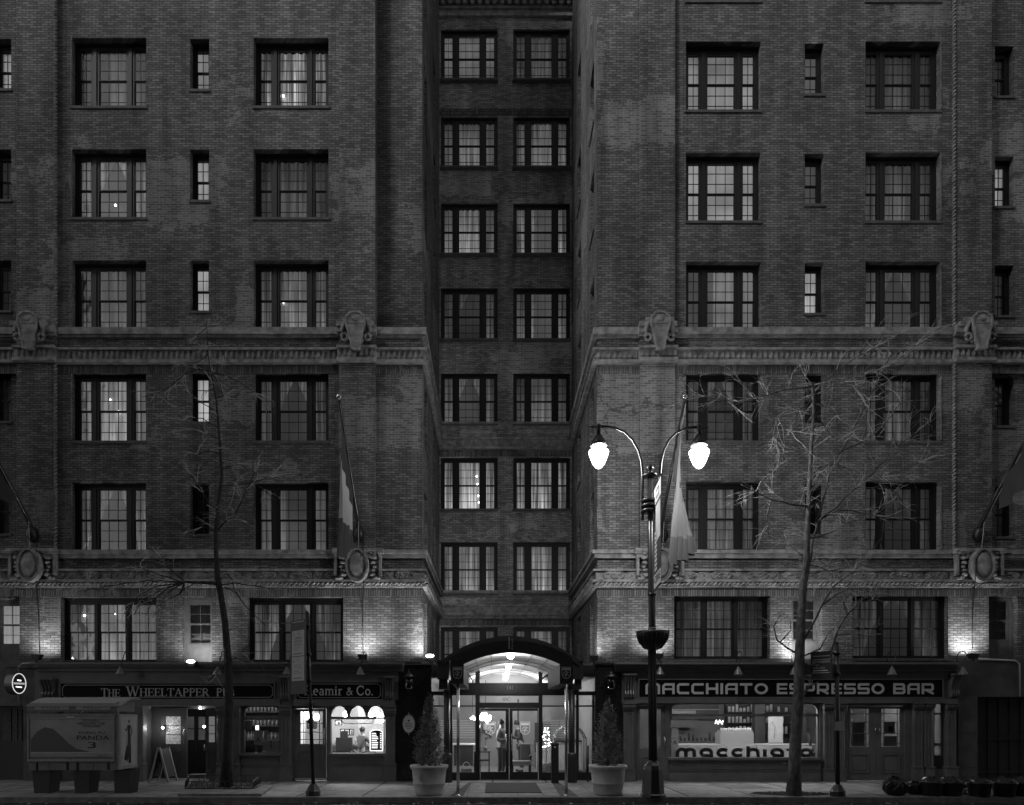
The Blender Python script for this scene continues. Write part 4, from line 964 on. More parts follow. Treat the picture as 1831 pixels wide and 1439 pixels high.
def frame_pic(px0, px1, py0, py1, Y, label, n=1):
    t_ = thing('wall_picture', label, 'picture', P((px0+px1)/2, py1, Y)); mb = MB(); mb.pb(px0, px1, py0, py1, Y, Y+.04); mb.build('picture_frame', SIGNB, t_)
    mb = MB(); w_ = (px1-px0)/n
    for i in range(n):
        mb.pb(px0+i*w_+1.5, px0+(i+1)*w_-1.2, py0+1.6, py1-1.6, Y-.004, Y)
    mb.build('print', PALE, t_); mb = MB()
    for i in range(n): mb.pb(px0+i*w_+w_*.4, px0+i*w_+w_*.7, py0+3, py1-2, Y-.008, Y-.004)
    mb.build('print_figure', DARK, t_)
frame_pic(608, 633, 1303, 1315, 2.6, 'black frame with three small prints on the barber shop wall', 3)
frame_pic(599, 611, 1287, 1297, 2.6, 'small framed print above the three-print frame in the barber shop', 1)
frame_pic(548, 566, 1290, 1303, .35, 'small dark sign hanging inside the barber door glass', 1)
t_ = thing('barber_counter', 'long counter with bottles under the prints in the barber shop', 'counter', (PX(615,2.4), 2.4, 0))
mb = MB(); mb.box(PX(575,2.2), PX(668,2.2), 2.2, 2.6, .9, .96); mb.box(PX(575,2.2)+.05, PX(668,2.2), 2.3, 2.6, 0, .899); mb.build('worktop', STONED, t_)
mb = MB(); 
for i in range(9): xx = PX(592,2.3)+i*.13; h = BR.uniform(.1,.25); mb.lathe([(.03,.96),(.03,.96+h*.7),(.01,.96+h)], xx, 2.35, 8)
mb.build('bottle_row', MID, t_)
t_ = thing('wall_mirror', 'tall light mirror panel at the right of the barber shop', 'mirror', (PX(660,2.8),2.8,1))
mb = MB(); mb.box(PX(640,2.8), PX(690,2.8), 2.8, 2.84, .9, 2.3); mb.build('mirror_plate', MID, t_)
t_ = thing('barber_chair', 'padded barber chair standing below the window of the barber shop', 'chair', (PX(618,1.4), 1.4, 0))
mb = MB(); cx = PX(612,1.4); mb.lathe([(.28,0.01),(.28,.05),(.06,.08),(.06,.45)], cx, 1.4, 20); mb.build('base', STEEL, t_)
mb = MB(); mb.box(cx-.27, cx+.27, 1.15, 1.65, .45, .58); mb.build('seat', LETTERD, t_)
mb = MB(); mb.box(cx-.25, cx+.25, 1.62, 1.74, .58, 1.2); mb.box(cx-.12, cx+.12, 1.64, 1.72, 1.2, 1.4); mb.build('backrest', LETTERD, t_)
for s_ in (-1, 1): mb = MB(); mb.box(cx+s_*.3-.03, cx+s_*.3+.03, 1.2, 1.65, .74, .79); mb.box(cx+s_*.3-.02, cx+s_*.3+.02, 1.55, 1.6, .5, .74); mb.build('armrest', STEEL, t_)
BARBER_SPOT = (PX(646,1.1), 1.1, .012)

# ---- cafe
CAF = thing('cafe_shopfront', 'grey timber espresso bar front with wide round-cornered window and double doors', 'shopfront', (PX(1410), -.2, 0))
cornice(CAF, 1101, 1715)
bgpanel(CAF, 1112, 1713, 1200.2, 1214, -.2, -.02); bgpanel(CAF, 1112, 1713, 1249, 1257, -.24, -.02); bgpanel(CAF, 1112, 1141, 1214, 1249, -.18, -.02); bgpanel(CAF, 1686, 1713, 1214, 1249, -.18, -.02)
bgpanel(CAF, 1142, 1686, 1246, 1249, -.22, -.02)
sb = signboard(CAF, 1143, 1685, 1215.5, 1246, -.2, False)
mb = MB(); hz = 19.5/S(-.2); zz = PZ(1241,-.2)
letters(mb, GW, 'MACCHIATO', PX(1154,-.2), PX(1373,-.2), zz, hz, -.2, .2, .02)
mb.build('lettering', LETTER, sb); mb = MB()
letters(mb, GW, 'ESPRESSO', PX(1389,-.2), PX(1581,-.2), zz, hz, -.2, .2, .02)
mb.build('lettering', LETTER, sb); mb = MB()
letters(mb, GW, 'BAR', PX(1597,-.2), PX(1671,-.2), zz, hz, -.2, .2, .02); mb.build('lettering', LETTER, sb)
corbel(CAF, 1115, 1134, 1208, 1249); corbel(CAF, 1697, 1713, 1208, 1247)
pilaster(CAF, 1115, 1134, 1257, 1270, 1376, 1400); pilaster(CAF, 1474, 1491, 1257, 1269, 1377); pilaster(CAF, 1493, 1510, 1257, 1269, 1377)
pilaster(CAF, 1634, 1650, 1257, 1268, 1373); pilaster(CAF, 1652, 1668, 1257, 1268, 1373); pilaster(CAF, 1693, 1710, 1257, 1268, 1373)
mb = MB(); mb.pb(1134, 1138, 1257, 1396, -.1, -.02); mb.pb(1190, 1197, 1257, 1396, -.1, -.02); mb.pb(1138, 1190, 1257, 1261, -.1, -.02)
mb.pb(1197, 1474, 1249, 1258, -.1, -.02); mb.pb(1511, 1515, 1257, 1396, -.1, -.02); mb.pb(1618, 1634, 1257, 1396, -.1, -.02); mb.pb(1515, 1618, 1257, 1262, -.1, -.02)
mb.pb(1466, 1474, 1258, 1396, -.1, -.02); mb.build('door_frame', TIMBER, CAF)
door(CAF, 1138.5, 1189.5, 1261.5, 1395, (1144,1182,1268,1338), -.06, handle=(1187,1317,1333), panel=(1145,1182,1352,1385))
d1 = door(CAF, 1515.5, 1566, 1262.5, 1395, (1520,1553,1267,1335), -.06, bars=(1276,1291,1311,1330), vb=(1525,1548), handle=(1563,1302,1308), panel=(1520,1553,1348,1382))
d2 = door(CAF, 1567, 1617.5, 1262.5, 1395, (1576,1609,1267,1335), -.06, bars=(1276,1291,1311,1330), vb=(1581,1605), handle=(1570,1302,1308), panel=(1576,1609,1348,1382))
mb = MB(); mb.pb(1522, 1546, 1292, 1334, -.03, -.027); mb.build('notice', MID, d1)
mb = MB(); mb.pb(1580, 1600, 1290, 1312, -.03, -.027); mb.pb(1580, 1603, 1316, 1334, -.03, -.027); mb.build('notice', PALE, d2)
mb = MB(); mb.box(PX(1587), PX(1596), -.034, -.031, PZ(1308), PZ(1298)); mb.build('notice_mark', DARK, d2)
w_ = windowbox(CAF, 1200, 1462, 1259, 1354, -.06, bars=((1278.5,5),), fr=3, round_=13)
riser(CAF, 1197, 1468, [(1200,1243),(1248,1314),(1319,1390),(1394,1465)], 1354.5, 1359, 1377)
mb = MB(); mb.pb(1669, 1693, 1375, 1396, -.1, -.02); mb.build('timber_panel', TIMBER, CAF)
w2 = windowbox(CAF, 1671, 1682, 1259, 1350, -.06, bars=((1276,3),(1331,5)), fr=2)
mb = MB(); mb.pb(1684, 1692, 1257, 1375, -.04, -.02); mb.pb(1669, 1692, 1352, 1375, -.045, -.041)
for py in (1356, 1362, 1368): mb.pb(1671, 1690, py, py+3, -.06, -.046)
mb.build('timber_panel', TIMBERD, CAF)
# window lettering: pale low screen with fat dark letters
mb = MB(); mb.pb(1213, 1352, 1332, 1353.5, .06, .08); mb.pb(1354, 1415, 1332, 1353.5, .06, .08); mb.pb(1416, 1452, 1334, 1353.5, .06, .08); scr = mb.build('window_screen', FILM, w_)
mb = MB()
letters(mb, GF, 'macchiato', PX(1208,-.0), PX(1455,-.0), PZ(1353.5), 16/62, .03, .16, .01); mb.build('lettering', LETTERM, w_)
mb = MB(); mb.pb(1201, 1213, 1302, 1319, -.025, -.022); mb.pb(1201, 1213, 1320, 1334, -.025, -.022); mb.build('notice', PALE, w_)
mb = MB(); txt(mb, 'A', Vector((PX(1206.5), -.027, PZ(1331))), XU, ZU, NY, 8.5/62); mb.build('lettering', LETTERD, w_)

CAFW = mat('cafe_wall', .15, .7, noise=.2, nscale=1.2)
room('cafe_room', PX(1140), PX(1690), PZ(1215), 6.0, CAFW, STONED, .02, ceil=mat('cafe_ceiling', .6, .7))
for px in (1180, 1290, 1390, 1560): light('room_light', (PX(px,2), 2.0, 2.85), 60, HB, .2)
for px in (1250, 1330, 1410): light('screen_fill_light', (PX(px,.9), .75, 2.3), 34, HB, .1)  # unseen lamps added near the glass to brighten the low screen from behind
for i, px in enumerate((1230, 1330, 1430)):
    c = P(px, 1262, 3.5); t_ = thing('ceiling_lamp', ['left ceiling tube lamp in the espresso bar','middle ceiling tube lamp in the espresso bar','right ceiling tube lamp in the espresso bar'][i], 'lamp', (c.x, 3.5, 2.98), 'ceiling lamps in the espresso bar')
    mb = MB(); mb.box(c.x-.6, c.x+.6, 3.4, 3.6, 2.95, 3.0); mb.build('lamp_tube', NEON, t_)
t_ = thing('espresso_machine', 'boxy steel espresso machine with cups along its top behind the wide window', 'machine', P(1318, 1330, 1.6))
mb = MB(); Y = 1.6; mb.pb(1288, 1348, 1310, 1330, Y, Y+.5); mb.pb(1290, 1346, 1306, 1309.8, Y+.03, Y+.45); mb.build('machine_body', mat('machine_steel', .42, .35, metal=.4), t_)
mb = MB()
for i in range(13): mb.lathe([(.022,PZ(1305.8,Y)),(.035,PZ(1302,Y))], PX(1292+i*4.3,Y), Y+.12, 10)
mb.build('cup_row', WHITE, t_)
mb = MB(); 
for px in (1300, 1318, 1336): mb.tube([P(px,1331,Y-.05), P(px,1336,Y-.05)], .03, 8)
mb.build('group_head', METAL, t_)
t_ = thing('cafe_counter', 'long low counter running behind the wide espresso bar window', 'counter', (PX(1320,1.7),1.7,0))
mb = MB(); mb.box(PX(1210,1.4), PX(1470,1.4), 1.4, 2.2, 0, PZ(1331,1.4)); mb.build('counter_body', MID, t_)
t_ = thing('shelf_unit', 'tall dark shelf unit with jars on the espresso bar back wall', 'shelving', (PX(1380,5.6),5.6,0))
mb = MB(); mb.box(PX(1300,5.6), PX(1420,5.6), 5.7, 5.9, .9, 2.5)
for z in (1.2, 1.6, 2.0): mb.box(PX(1300,5.6), PX(1420,5.6), 5.35, 5.7, z, z+.03)
mb.build('shelf', DARK, t_); mb = MB()
for z in (1.23, 1.63, 2.03):
    for i in range(16):
        if BR.random() < .8: h = BR.uniform(.1,.28); mb.lathe([(.05,z),(.05,z+h),(.03,z+h+.03)], PX(1304,5.5)+i*.14, 5.5, 8)
mb.build('jar_row', PALE, t_)
t_ = thing('menu_board', 'dark menu board high on the left wall of the espresso bar', 'sign', (PX(1250,5.5),5.5,1.5))
mb = MB(); mb.box(PX(1205,5.5), PX(1290,5.5), 5.8, 5.85, 1.75, 2.5); mb.build('board', DARK, t_)
mb = MB(); mb.box(PX(1205,5.5), PX(1290,5.5), 5.75, 5.79, 2.1, 2.13); mb.box(PX(1205,5.5), PX(1248,5.5), 5.75, 5.79, 1.85, 2.08); mb.build('board_rail', MID, t_)
t_ = thing('poster', 'tall pale poster with a slim vase drawing on the espresso bar wall', 'poster', P(1386, 1328, 3.2))
mb = MB(); mb.pb(1374, 1400, 1281, 1328, 3.2, 3.23); mb.build('poster_sheet', PALE, t_)
mb = MB(); mb.ribbon([(PX(1380,3.2),PZ(1290,3.2)),(PX(1386,3.2),PZ(1300,3.2)),(PX(1384,3.2),PZ(1322,3.2))], .03, Vector((0,3.19,0)), XU, ZU, NY, .004); mb.build('poster_drawing', MID, t_)
t_ = thing('potted_plant', 'spiky twiggy plant in a dark pot at the right end of the espresso bar window', 'plant', P(1455, 1352, .4))
mb = MB(); c = P(1453, 1353, .4); mb.lathe([(.06,c.z),(.09,c.z+.12)], c.x, .4, 12); mb.build('pot', DARK, t_)
mb = MB()
for i in range(14): a = BR.uniform(0,6.28); l_ = BR.uniform(.25,.6); mb.tube([(c.x,.4,c.z+.1),(c.x+math.cos(a)*l_*.15,.4+math.sin(a)*l_*.15,c.z+.1+l_*.6),(c.x+math.cos(a)*l_*.4,.4+math.sin(a)*l_*.3,c.z+.1+l_)], [.008,.006,.003], 5)
mb.build('stem', DARK, t_)
t_ = thing('wall_screen', 'small glowing word sign hanging high in the espresso bar', 'sign', P(1287, 1290, 2.2))
mb = MB(); txt(mb, 'JAR', P(1287, 1294, 2.2), XU, ZU, NY, .12, .26) if False else mb.ribbon([(PX(1279,2.2),PZ(1294,2.2)),(PX(1281,2.2),PZ(1288,2.2)),(PX(1284,2.2),PZ(1294,2.2)),(PX(1287,2.2),PZ(1288,2.2)),(PX(1291,2.2),PZ(1294,2.2)),(PX(1293,2.2),PZ(1288,2.2))], .03, Vector((0,2.2,0)), XU, ZU, NY, .01)
mb.build('glowing_letters', NEON, t_)
t_ = thing('back_counter', 'dark back counter with low wall cupboards at the left of the espresso bar', 'counter', (PX(1240,5.2),5.2,0))
mb = MB(); mb.box(PX(1200,5), PX(1298,5), 5.0, 5.6, 0, .98); mb.box(PX(1200,5), PX(1250,5), 5.3, 5.9, 1.45, 1.72); mb.build('cupboard', TIMBERD, t_)
mb = MB()
for i in range(14): xx = PX(1204,5)+i*.15; h = BR.uniform(.08,.3); mb.lathe([(.04,.98),(.045,.98+h*.8),(.02,.98+h)], xx, 5.1, 8)
mb.build('jug_row', DARK, t_)
mb = MB(); mb.box(PX(1422,5), PX(1440,5), 4.9, 5.5, 0, 2.1); mb.box(PX(1350,4.4), PX(1368,4.4), 4.4, 4.7, 0, 2.6); tag(mb.build('dark_pillar', TIMBERD), 'dark timber pillars standing at the back of the espresso bar', 'pillar')
# cornice sheds small floodlights, goosenecks, lanterns, plaque
GO = ['first gooseneck shade over the pub board, above the phone kiosk','gooseneck shade half hidden behind the slim left tree trunk','gooseneck shade beside the tall grey parking sign','gooseneck shade above the middle of the barber name board','gooseneck shade just right of the twin street lamp pole','gooseneck shade above the T and O of the espresso sign','gooseneck shade just left of the thick right tree trunk','gooseneck shade above the second S pair of the espresso sign','gooseneck shade at the far right end of the espresso cornice']
gp = MB(); proto = None
for i, px in enumerate((215, 389, 513, 644, 1180, 1320, 1420, 1595, 1722)):
    X = PX(px, -.75)
    if proto is None:
        t_ = thing('gooseneck_lamp', GO[i], 'lamp', (X, -.4, PZ(1185)), 'gooseneck lamps over the shop signs'); o = t_.location
        mb = MB(); z = o.z
        mb.tube([(X+.1,-.35,z-.02)] + [(X+.1+.0*k, -.35-.2+.2*math.cos(rad(a)), z+.12+.16*math.sin(rad(a))+.0) for k, a in enumerate(range(0,181,20))] + [(X+.02,-.75,z-.1),(X,-.75,z-.2)], .014, 8); mb.build('neck', METAL, t_)
        mb = MB(); mb.lathe([(.02,z-.16),(.035,z-.2),(.06,z-.24),(.125,z-.38),(.13,z-.39),(.12,z-.385),(.055,z-.25),(.01,z-.23)], X, -.75, 20); mb.build('shade', mat('shade_enamel', .12, .3, spec=.7), t_)
        proto = t_
    else:
        c = copy_tree(proto, None, (X, -.4, PZ(1185))); c['label'] = GO[i]
LAN = []
for px, l_ in ((731,'black wall lantern on the granite pier above the oval plaque'),(1093,'black wall lantern on the granite pier right of the canopy')):
    if not LAN:
        X = PX(px,-.3); t_ = thing('wall_lantern', l_, 'lantern', (X,-.12,PZ(1222)), 'wall lanterns flanking the entrance'); z = PZ(1222,-.3)
        mb = MB(); mb.lathe([(.002,z+.38),(.03,z+.33),(.05,z+.29),(.17,z+.2),(.17,z+.185),(.1,z+.18)], X, -.3, 18); mb.tube([(X,-.12,z+.1),(X,-.2,z+.4),(X,-.3,z+.42),(X,-.3,z+.36)], .014, 6); mb.build('lantern_hood', METAL, t_)
        mb = MB(); mb.lathe([(.1,z+.18),(.105,z-.12),(.08,z-.16)], X, -.3, 14); mb.build('lantern_glass', glass_mat('lantern_glass', .5), t_)
        mb = MB()
        for a in range(0,360,60): mb.tube([(X+.106*math.cos(rad(a)),-.3+.106*math.sin(rad(a)),z-.14),(X+.106*math.cos(rad(a)),-.3+.106*math.sin(rad(a)),z+.18)], .009, 5)
        mb.build('lantern_bar', METAL, t_); LAN.append(t_)
    else: c = copy_tree(LAN[0], None, (PX(px,-.3),-.12,PZ(1222))); c['label'] = l_
t_ = thing('oval_plaque', 'pale oval nameplate with a rim screwed to the left granite pier', 'plaque', P(731,1294,-.13))
mb = MB(); cx, cz = PX(731,-.13), PZ(1294,-.13); mb.prism(arc(cx,cz,.175,.255,0,360,28)[:-1], -.15, -.12); mb.build('plate', PALE, t_)
mb = MB(); mb.ribbon(arc(cx,cz,.18,.265,0,360,28)[:-1], .025, Vector((0,-.155,0)), XU, ZU, NY, .02, True); mb.ball((cx,-.15,cz+.3),.025); mb.ball((cx,-.15,cz-.3),.025); mb.build('rim', STEEL, t_)
mb = MB(); mb.ball((cx,-.151,cz+.09),.03,8,6,(1,.1,1))
for i, wd in enumerate((.2,.22,.24,.1)): mb.box(cx-wd/2, cx+wd/2, -.154, -.15, cz-.0-i*.045, cz+.014-i*.045)
mb.build('plate_text', LETTERD, t_)
FL = [(65,1174,-.52,30,'small floodlight on the cornice under the far left cartouche'),(343,1186,-.55,16,'lit floodlight on the pub cornice under the narrow grey window'),(648,1174,-.55,34,'small floodlight on the cornice left of the corner, below a hanging cable'),(769,1176,-.3,62,'bright floodlight on the corner where the left wing turns into the recess'),(1178,1172,-.52,30,'small floodlight on the cornice just right of the street lamp pole'),(1430,1184,-.52,40,'floodlight on the espresso cornice hidden by the thick right tree'),(1741,1172,-.4,26,'small floodlight on the cornice under the far right cartouche'),(1062,1176,-.3,3,'unlit floodlight on the corner of the right wing')]
fp = None
for px, py, Y, e, l_ in FL:
    c = P(px, py, Y)
    if fp is None:
        t_ = thing('floodlight', l_, 'floodlight', c, 'floodlights along the shop cornices')
        mb = MB(); mb.add([(c.x-.13,c.y-.06,c.z+.06),(c.x+.13,c.y-.06,c.z+.06),(c.x+.13,c.y+.12,c.z+.06),(c.x-.13,c.y+.12,c.z+.06),(c.x-.08,c.y-.05,c.z-.09),(c.x+.08,c.y-.05,c.z-.09),(c.x+.08,c.y+.08,c.z-.09),(c.x-.08,c.y+.08,c.z-.09)], [(4,5,1,0),(5,6,2,1),(6,7,3,2),(7,4,0,3),(7,6,5,4)])
        mb.box(c.x-.015,c.x+.015,c.y-.01,c.y+.03,c.z-.16,c.z-.09); mb.build('lamp_housing', METAL, t_)
        mb = MB(); mb.add([(c.x-.12,c.y-.05,c.z+.052),(c.x+.12,c.y-.05,c.z+.052),(c.x+.12,c.y+.11,c.z+.052),(c.x-.12,c.y+.11,c.z+.052)], [(0,1,2,3)]); mb.build('lamp_lens', LAMPS, t_)
        fp = t_; t2 = t_
    else: t2 = copy_tree(fp, None, c); t2['label'] = l_
    if e > 5: light('flood_beam', c+Vector((0,-.02,.09)), e*1.25, t2, .08, 'SPOT', ((0.0,.5,1) if px != 769 else (-.35,.35,1)), 160, .8)
    if px in (343, 769):
        mb = MB(); mb.ball((c.x,c.y-.07,c.z+.05), .09, 10, 6, (1.3,.5,.5)); mb.build('lamp_bulb', LAMPG, t2)
# cables and conduits
mb = MB(); mb.tube([P(650,958,-.14),P(649,1000,-.5),P(650,1045,-.2),P(648,1100,-.03),P(649,1168,-.03)], .016, 6); mb.tube([P(640,1045,-.2),P(650,1110,-.02)], .008, 6)
tag(mb.build('hanging_cable', METAL), 'dark cable hanging from the flagpole base over the cartouche to the floodlight near the corner', 'cable')
mb = MB(); mb.tube([P(64,960,-.14),P(66,1010,-.5),P(64,1045,-.2),P(69,1100,-.03),P(71,1168,-.03)], .014, 6)
tag(mb.build('hanging_cable', METAL), 'dark cable hanging down the far left brick pier to its floodlight', 'cable')
mb = MB(); mb.tube([P(1746,960,-.14),P(1745,1020,-.5),P(1743,1045,-.2),P(1739,1100,-.03),P(1739,1160,-.03)], .014, 6)
tag(mb.build('hanging_cable', METAL), 'dark cable hanging down the far right brick pier to its floodlight', 'cable')
mb = MB(); mb.tube([P(1750,1178,-.1),P(1815,1181,-.1),P(1823,1186,-.1),P(1824,1245,-.1)], .025, 8); tag(mb.build('conduit_pipe', PALE), 'pale conduit pipe bending down beside the dark service gate', 'pipe')
mb = MB(); mb.tube([P(62,1185,-.5),P(40,1186,-.12),P(33,1192,-.12),P(33,1262,-.12)], .02, 8); tag(mb.build('conduit_pipe', PALE), 'thin conduit pipe dropping behind the oval hanging sign', 'pipe')
mb = MB(); mb.tube([P(108,1181,-.3),P(320,1182,-.3)], .012, 6); mb.tube([P(380,1182,-.3),P(640,1182,-.3)], .012, 6); mb.tube([P(1190,1179,-.3),P(1700,1180,-.3)], .012, 6)
tag(mb.build('cornice_cable', METAL), 'thin black cable clipped along the tops of the shop cornices', 'cable')
# hanging oval sign, left
t_ = thing('hanging_sign', 'dark round drum sign with a glowing white oval rim at far left', 'sign', (PX(34,-1.1), -.1, PZ(1220)))
mb = MB(); c = P(34,1222,-1.15); mb.tube([(c.x-.25,c.y-.15,PZ(1194,-1.1)),(c.x+.1,-.6,PZ(1194,-1.1)),(PX(62,-.05)-.2,-.05,PZ(1190))], .02, 6); mb.tube([(c.x-.05,c.y,PZ(1194,-1.1)),(c.x-.05,c.y,PZ(1203,-1.1))], .015, 6); mb.build('bracket', METAL, t_)
nrm = Vector((.94,-.34,0)).normalized(); uu = Vector((.34,.94,0)).normalized()
mb = MB(); n = 28; ring = []
for off in (0, -.28): ring += [c + nrm*off + uu*(.21*math.cos(2*math.pi*i/n)) + ZU*(.3*math.sin(2*math.pi*i/n)) for i in range(n)]
mb.add(ring, [tuple(range(n)), tuple(reversed(range(n,2*n)))] + [(i, (i+1)%n, n+(i+1)%n, n+i) for i in range(n)]); mb.build('drum', METAL, t_)
mb = MB(); mb.ribbon(arc(0,0,.185,.27,0,360,28)[:-1], .018, c, uu, ZU, nrm, .01, True, .012); mb.build('glowing_rim', mat('neon_rim', .5, .5, emit=.55), t_)
mb = MB(); mb.ribbon([(-.15,.0),(.15,.0)], .05, c, uu, ZU, nrm, .008, False, .012); mb.build('sign_band', mat('neon_dim', .5, .5, emit=.25), t_)
mb = MB(); mb.ribbon([(-.05,.09),(.05,.08)], .03, c, uu, ZU, nrm, .008, False, .014); mb.ribbon([(-.09,-.09),(.07,-.1)], .025, c, uu, ZU, nrm, .008, False, .014); mb.build('sign_mark', NEON, t_)
# ================================================================ ENTRANCE
def skin_fig(name, joints, edges, radii, m, parent=None, sub=2):
    me = bpy.data.meshes.new('s'); me.from_pydata(joints, edges, []); ob = bpy.data.objects.new('s', me); COL.objects.link(ob)
    bpy.context.view_layer.objects.active = ob
    md = ob.modifiers.new('k', 'SKIN'); md.use_smooth_shade = True
    for v, r in zip(me.skin_vertices[0].data, radii): v.radius = (r, r) if not isinstance(r, tuple) else r
    me.skin_vertices[0].data[0].use_root = True
    ms = ob.modifiers.new('u', 'SUBSURF'); ms.levels = sub; ms.render_levels = sub
    bpy.context.view_layer.update()
    dg = bpy.context.evaluated_depsgraph_get(); nm = bpy.data.meshes.new_from_object(ob.evaluated_get(dg)); nm.name = name
    bpy.data.objects.remove(ob)
    mb = MB(); mb.smooth = True; mb.add([tuple(v.co) for v in nm.vertices], [tuple(p.vertices) for p in nm.polygons])
    return mb.build(name, m, parent)
def person(label, loc, rz, h, arms, shirt, trous, hair, lean=0.0, group=None):
    # arms: for each side elbow and hand offsets in figure space (x right, y forward = -Y before turning)
    k = h/1.76; T = Matrix.Translation(loc) @ Matrix.Rotation(rz, 4, 'Z') @ Matrix.Scale(k, 4)
    W = lambda x, y, z: tuple(T @ Vector((x, y - lean*max(0, z-.95), z)))
    t_ = thing('person', label, 'person', loc, group)
    # joints: pelvis 0 spine1 chest2 neck3 head4 headtop5 ; sh L6 el7 wr8 ; R9.. ; legs
    J = [W(0,0,.95), W(0,0,1.12), W(0,0,1.34), W(0,0,1.5), W(0,-.01,1.6), W(0,-.01,1.7)]; Rr = [.14,(.13,.1),(.16,.11),.055,.085,.075]
    E = [(0,1),(1,2),(2,3),(3,4),(4,5)]
    for s_, (el, ha) in zip((-1,1), arms):
        n = len(J); J += [W(s_*.17,0,1.4), W(*el), W(*ha), W(ha[0]+(ha[0]-el[0])*.3, ha[1]+(ha[1]-el[1])*.3, ha[2]+(ha[2]-el[2])*.3)]
        Rr += [.062,.045,.03,.034]; E += [(2,n),(n,n+1),(n+1,n+2),(n+2,n+3)]
        for q in range(4):
            hx = ha[0]+(ha[0]-el[0])*.42+(q-1.5)*.018; J.append(W(hx, ha[1]+(ha[1]-el[1])*.45, ha[2]+(ha[2]-el[2])*.42-.012*q)); Rr.append(.009); E.append((n+3, len(J)-1))
        J.append(W(ha[0]-s_*.045, ha[1]-.03, ha[2]+.0)); Rr.append(.01); E.append((n+2, len(J)-1))
    for s_ in (-1,1):
        n = len(J); J += [W(s_*.095,0,.88), W(s_*.11,-.01,.5), W(s_*.11,.02,.09), W(s_*.12,-.14,.05)]; Rr += [.085,.058,.042,.038]; E += [(0,n),(n,n+1),(n+1,n+2),(n+2,n+3)]
    Rr = [r*k if not isinstance(r, tuple) else (r[0]*k, r[1]*k) for r in Rr]
    body = skin_fig('body', J, E, Rr, SKIN, t_)
    # clothes: slightly larger shells over the trunk, arms and legs
    Jc = [W(0,0,.93), W(0,0,1.12), W(0,0,1.34), W(0,0,1.46)]; Rc = [.155,(.145,.115),(.175,.125),.08]; Ec = [(0,1),(1,2),(2,3)]
    for s_, (el, ha) in zip((-1,1), arms):
        n = len(Jc); Jc += [W(s_*.175,0,1.4), W(*el), W(*[e+(h_-e)*.75 for e, h_ in zip(el, ha)])]; Rc += [.075,.058,.045]; Ec += [(2,n),(n,n+1),(n+1,n+2)]
    Rc = [r*k if not isinstance(r, tuple) else (r[0]*k, r[1]*k) for r in Rc]
    skin_fig('shirt', Jc, Ec, Rc, shirt, t_)
    Jt = [W(0,0,.97)]; Rt = [.152]; Et = []
    for s_ in (-1,1):
        n = len(Jt); Jt += [W(s_*.097,0,.86), W(s_*.11,-.01,.5), W(s_*.11,.02,.12)]; Rt += [.1,.075,.062]; Et += [(0,n),(n,n+1),(n+1,n+2)]
    skin_fig('trousers', Jt, Et, [r*k for r in Rt], trous, t_)
    mb = MB()
    for s_ in (-1,1):
        a = Vector(W(s_*.11,.03,.04)); b = Vector(W(s_*.125,-.17,.035)); mb.tube([a, (a+b)/2, b], [.05*k,.052*k,.035*k], 10)
    mb.build('shoes', LETTERD, t_)
    mb = MB(); c = Vector(W(0,.02,1.685)); mb.ball(c, .11*k, 14, 10, (.92,1.0,1.0)); mb.build('hair', hair, t_)
    mb = MB()
    f = lambda x, y, z: Vector(W(x, y, z))
    mb.tube([f(0,-.095,1.63), f(0,-.12,1.6)], [.01*k,.016*k], 6)
    for s_ in (-1,1): mb.ball(f(s_*.095,.0,1.61), .022*k, 6, 5)
    mb.build('nose_and_ears', SKIN, t_)
    mb = MB()
    for s_ in (-1,1): mb.ball(f(s_*.033,-.088,1.63), .011*k, 6, 4)
    mb.tube([f(-.025,-.09,1.56), f(.025,-.09,1.56)], .006*k, 5); mb.build('eyes_and_mouth', LETTERD, t_)
    return t_
ER = random.Random(11)
ENT = thing('glass_entrance', 'dark framed glass entrance wall with double doors under the arched canopy', 'entrance', (PX(912), .15, 0))
YE = .15
mb = MB()
for a, b, t_, bt in ((771,775,1240,1396),(803,809,1188,1396),(850,858,1188,1396),(963,970,1188,1396),(1030,1035,1188,1396),(1059,1063,1240,1396)): mb.pb(a, b, t_, bt, YE, YE+.1)
for a, b, t_, bt in ((775,803,1240,1243),(775,803,1261,1263.5),(775,803,1381,1396),(809,850,1240,1243),(809,850,1261,1263.5),(809,850,1381,1396),(858,963,1240,1244),(858,963,1256,1266),(970,1030,1240,1243),(970,1030,1261,1263.5),(970,1030,1381,1396),(1035,1059,1240,1243),(1035,1059,1261,1263.5),(1035,1059,1381,1396)): mb.pb(a, b, t_, bt, YE+.002, YE+.09)
mb.build('frame', METAL, ENT)
mb = MB(); mb.pb(809, 1030, 1221, 1240, YE-.03, YE+.12); mb.pb(771, 809, 1236, 1240, YE-.01, YE+.1); mb.pb(1030, 1063, 1236, 1240, YE-.01, YE+.1); hd = mb.build('header_beam', METAL, ENT)
mb = MB(); txt(mb, '141', Vector((PX(912,YE), YE-.03, PZ(1233.5,YE))), XU, ZU, NY, 8/62, .16); mb.build('house_number', mat('number_dim', .16, .4), hd)
mb = MB(); txt(mb, '·IIIC·', Vector((PX(906,YE), YE+.03, PZ(1253.5,YE))), XU, ZU, NY, 7/62, .3); mb.build('transom_number', DARK, ENT)
mb = MB()
for a, b, t_, bt in ((775,803,1243,1381),(809,850,1243,1381),(970,1030,1243,1381),(1035,1059,1243,1381),(858,963,1244,1256),(809,1030,1188,1221)): 
    mb.add([P(a,bt,YE+.05),P(b,bt,YE+.05),P(b,t_,YE+.05),P(a,t_,YE+.05)], [(0,1,2,3)])
mb.build('pane', SHOPGLASS, ENT)
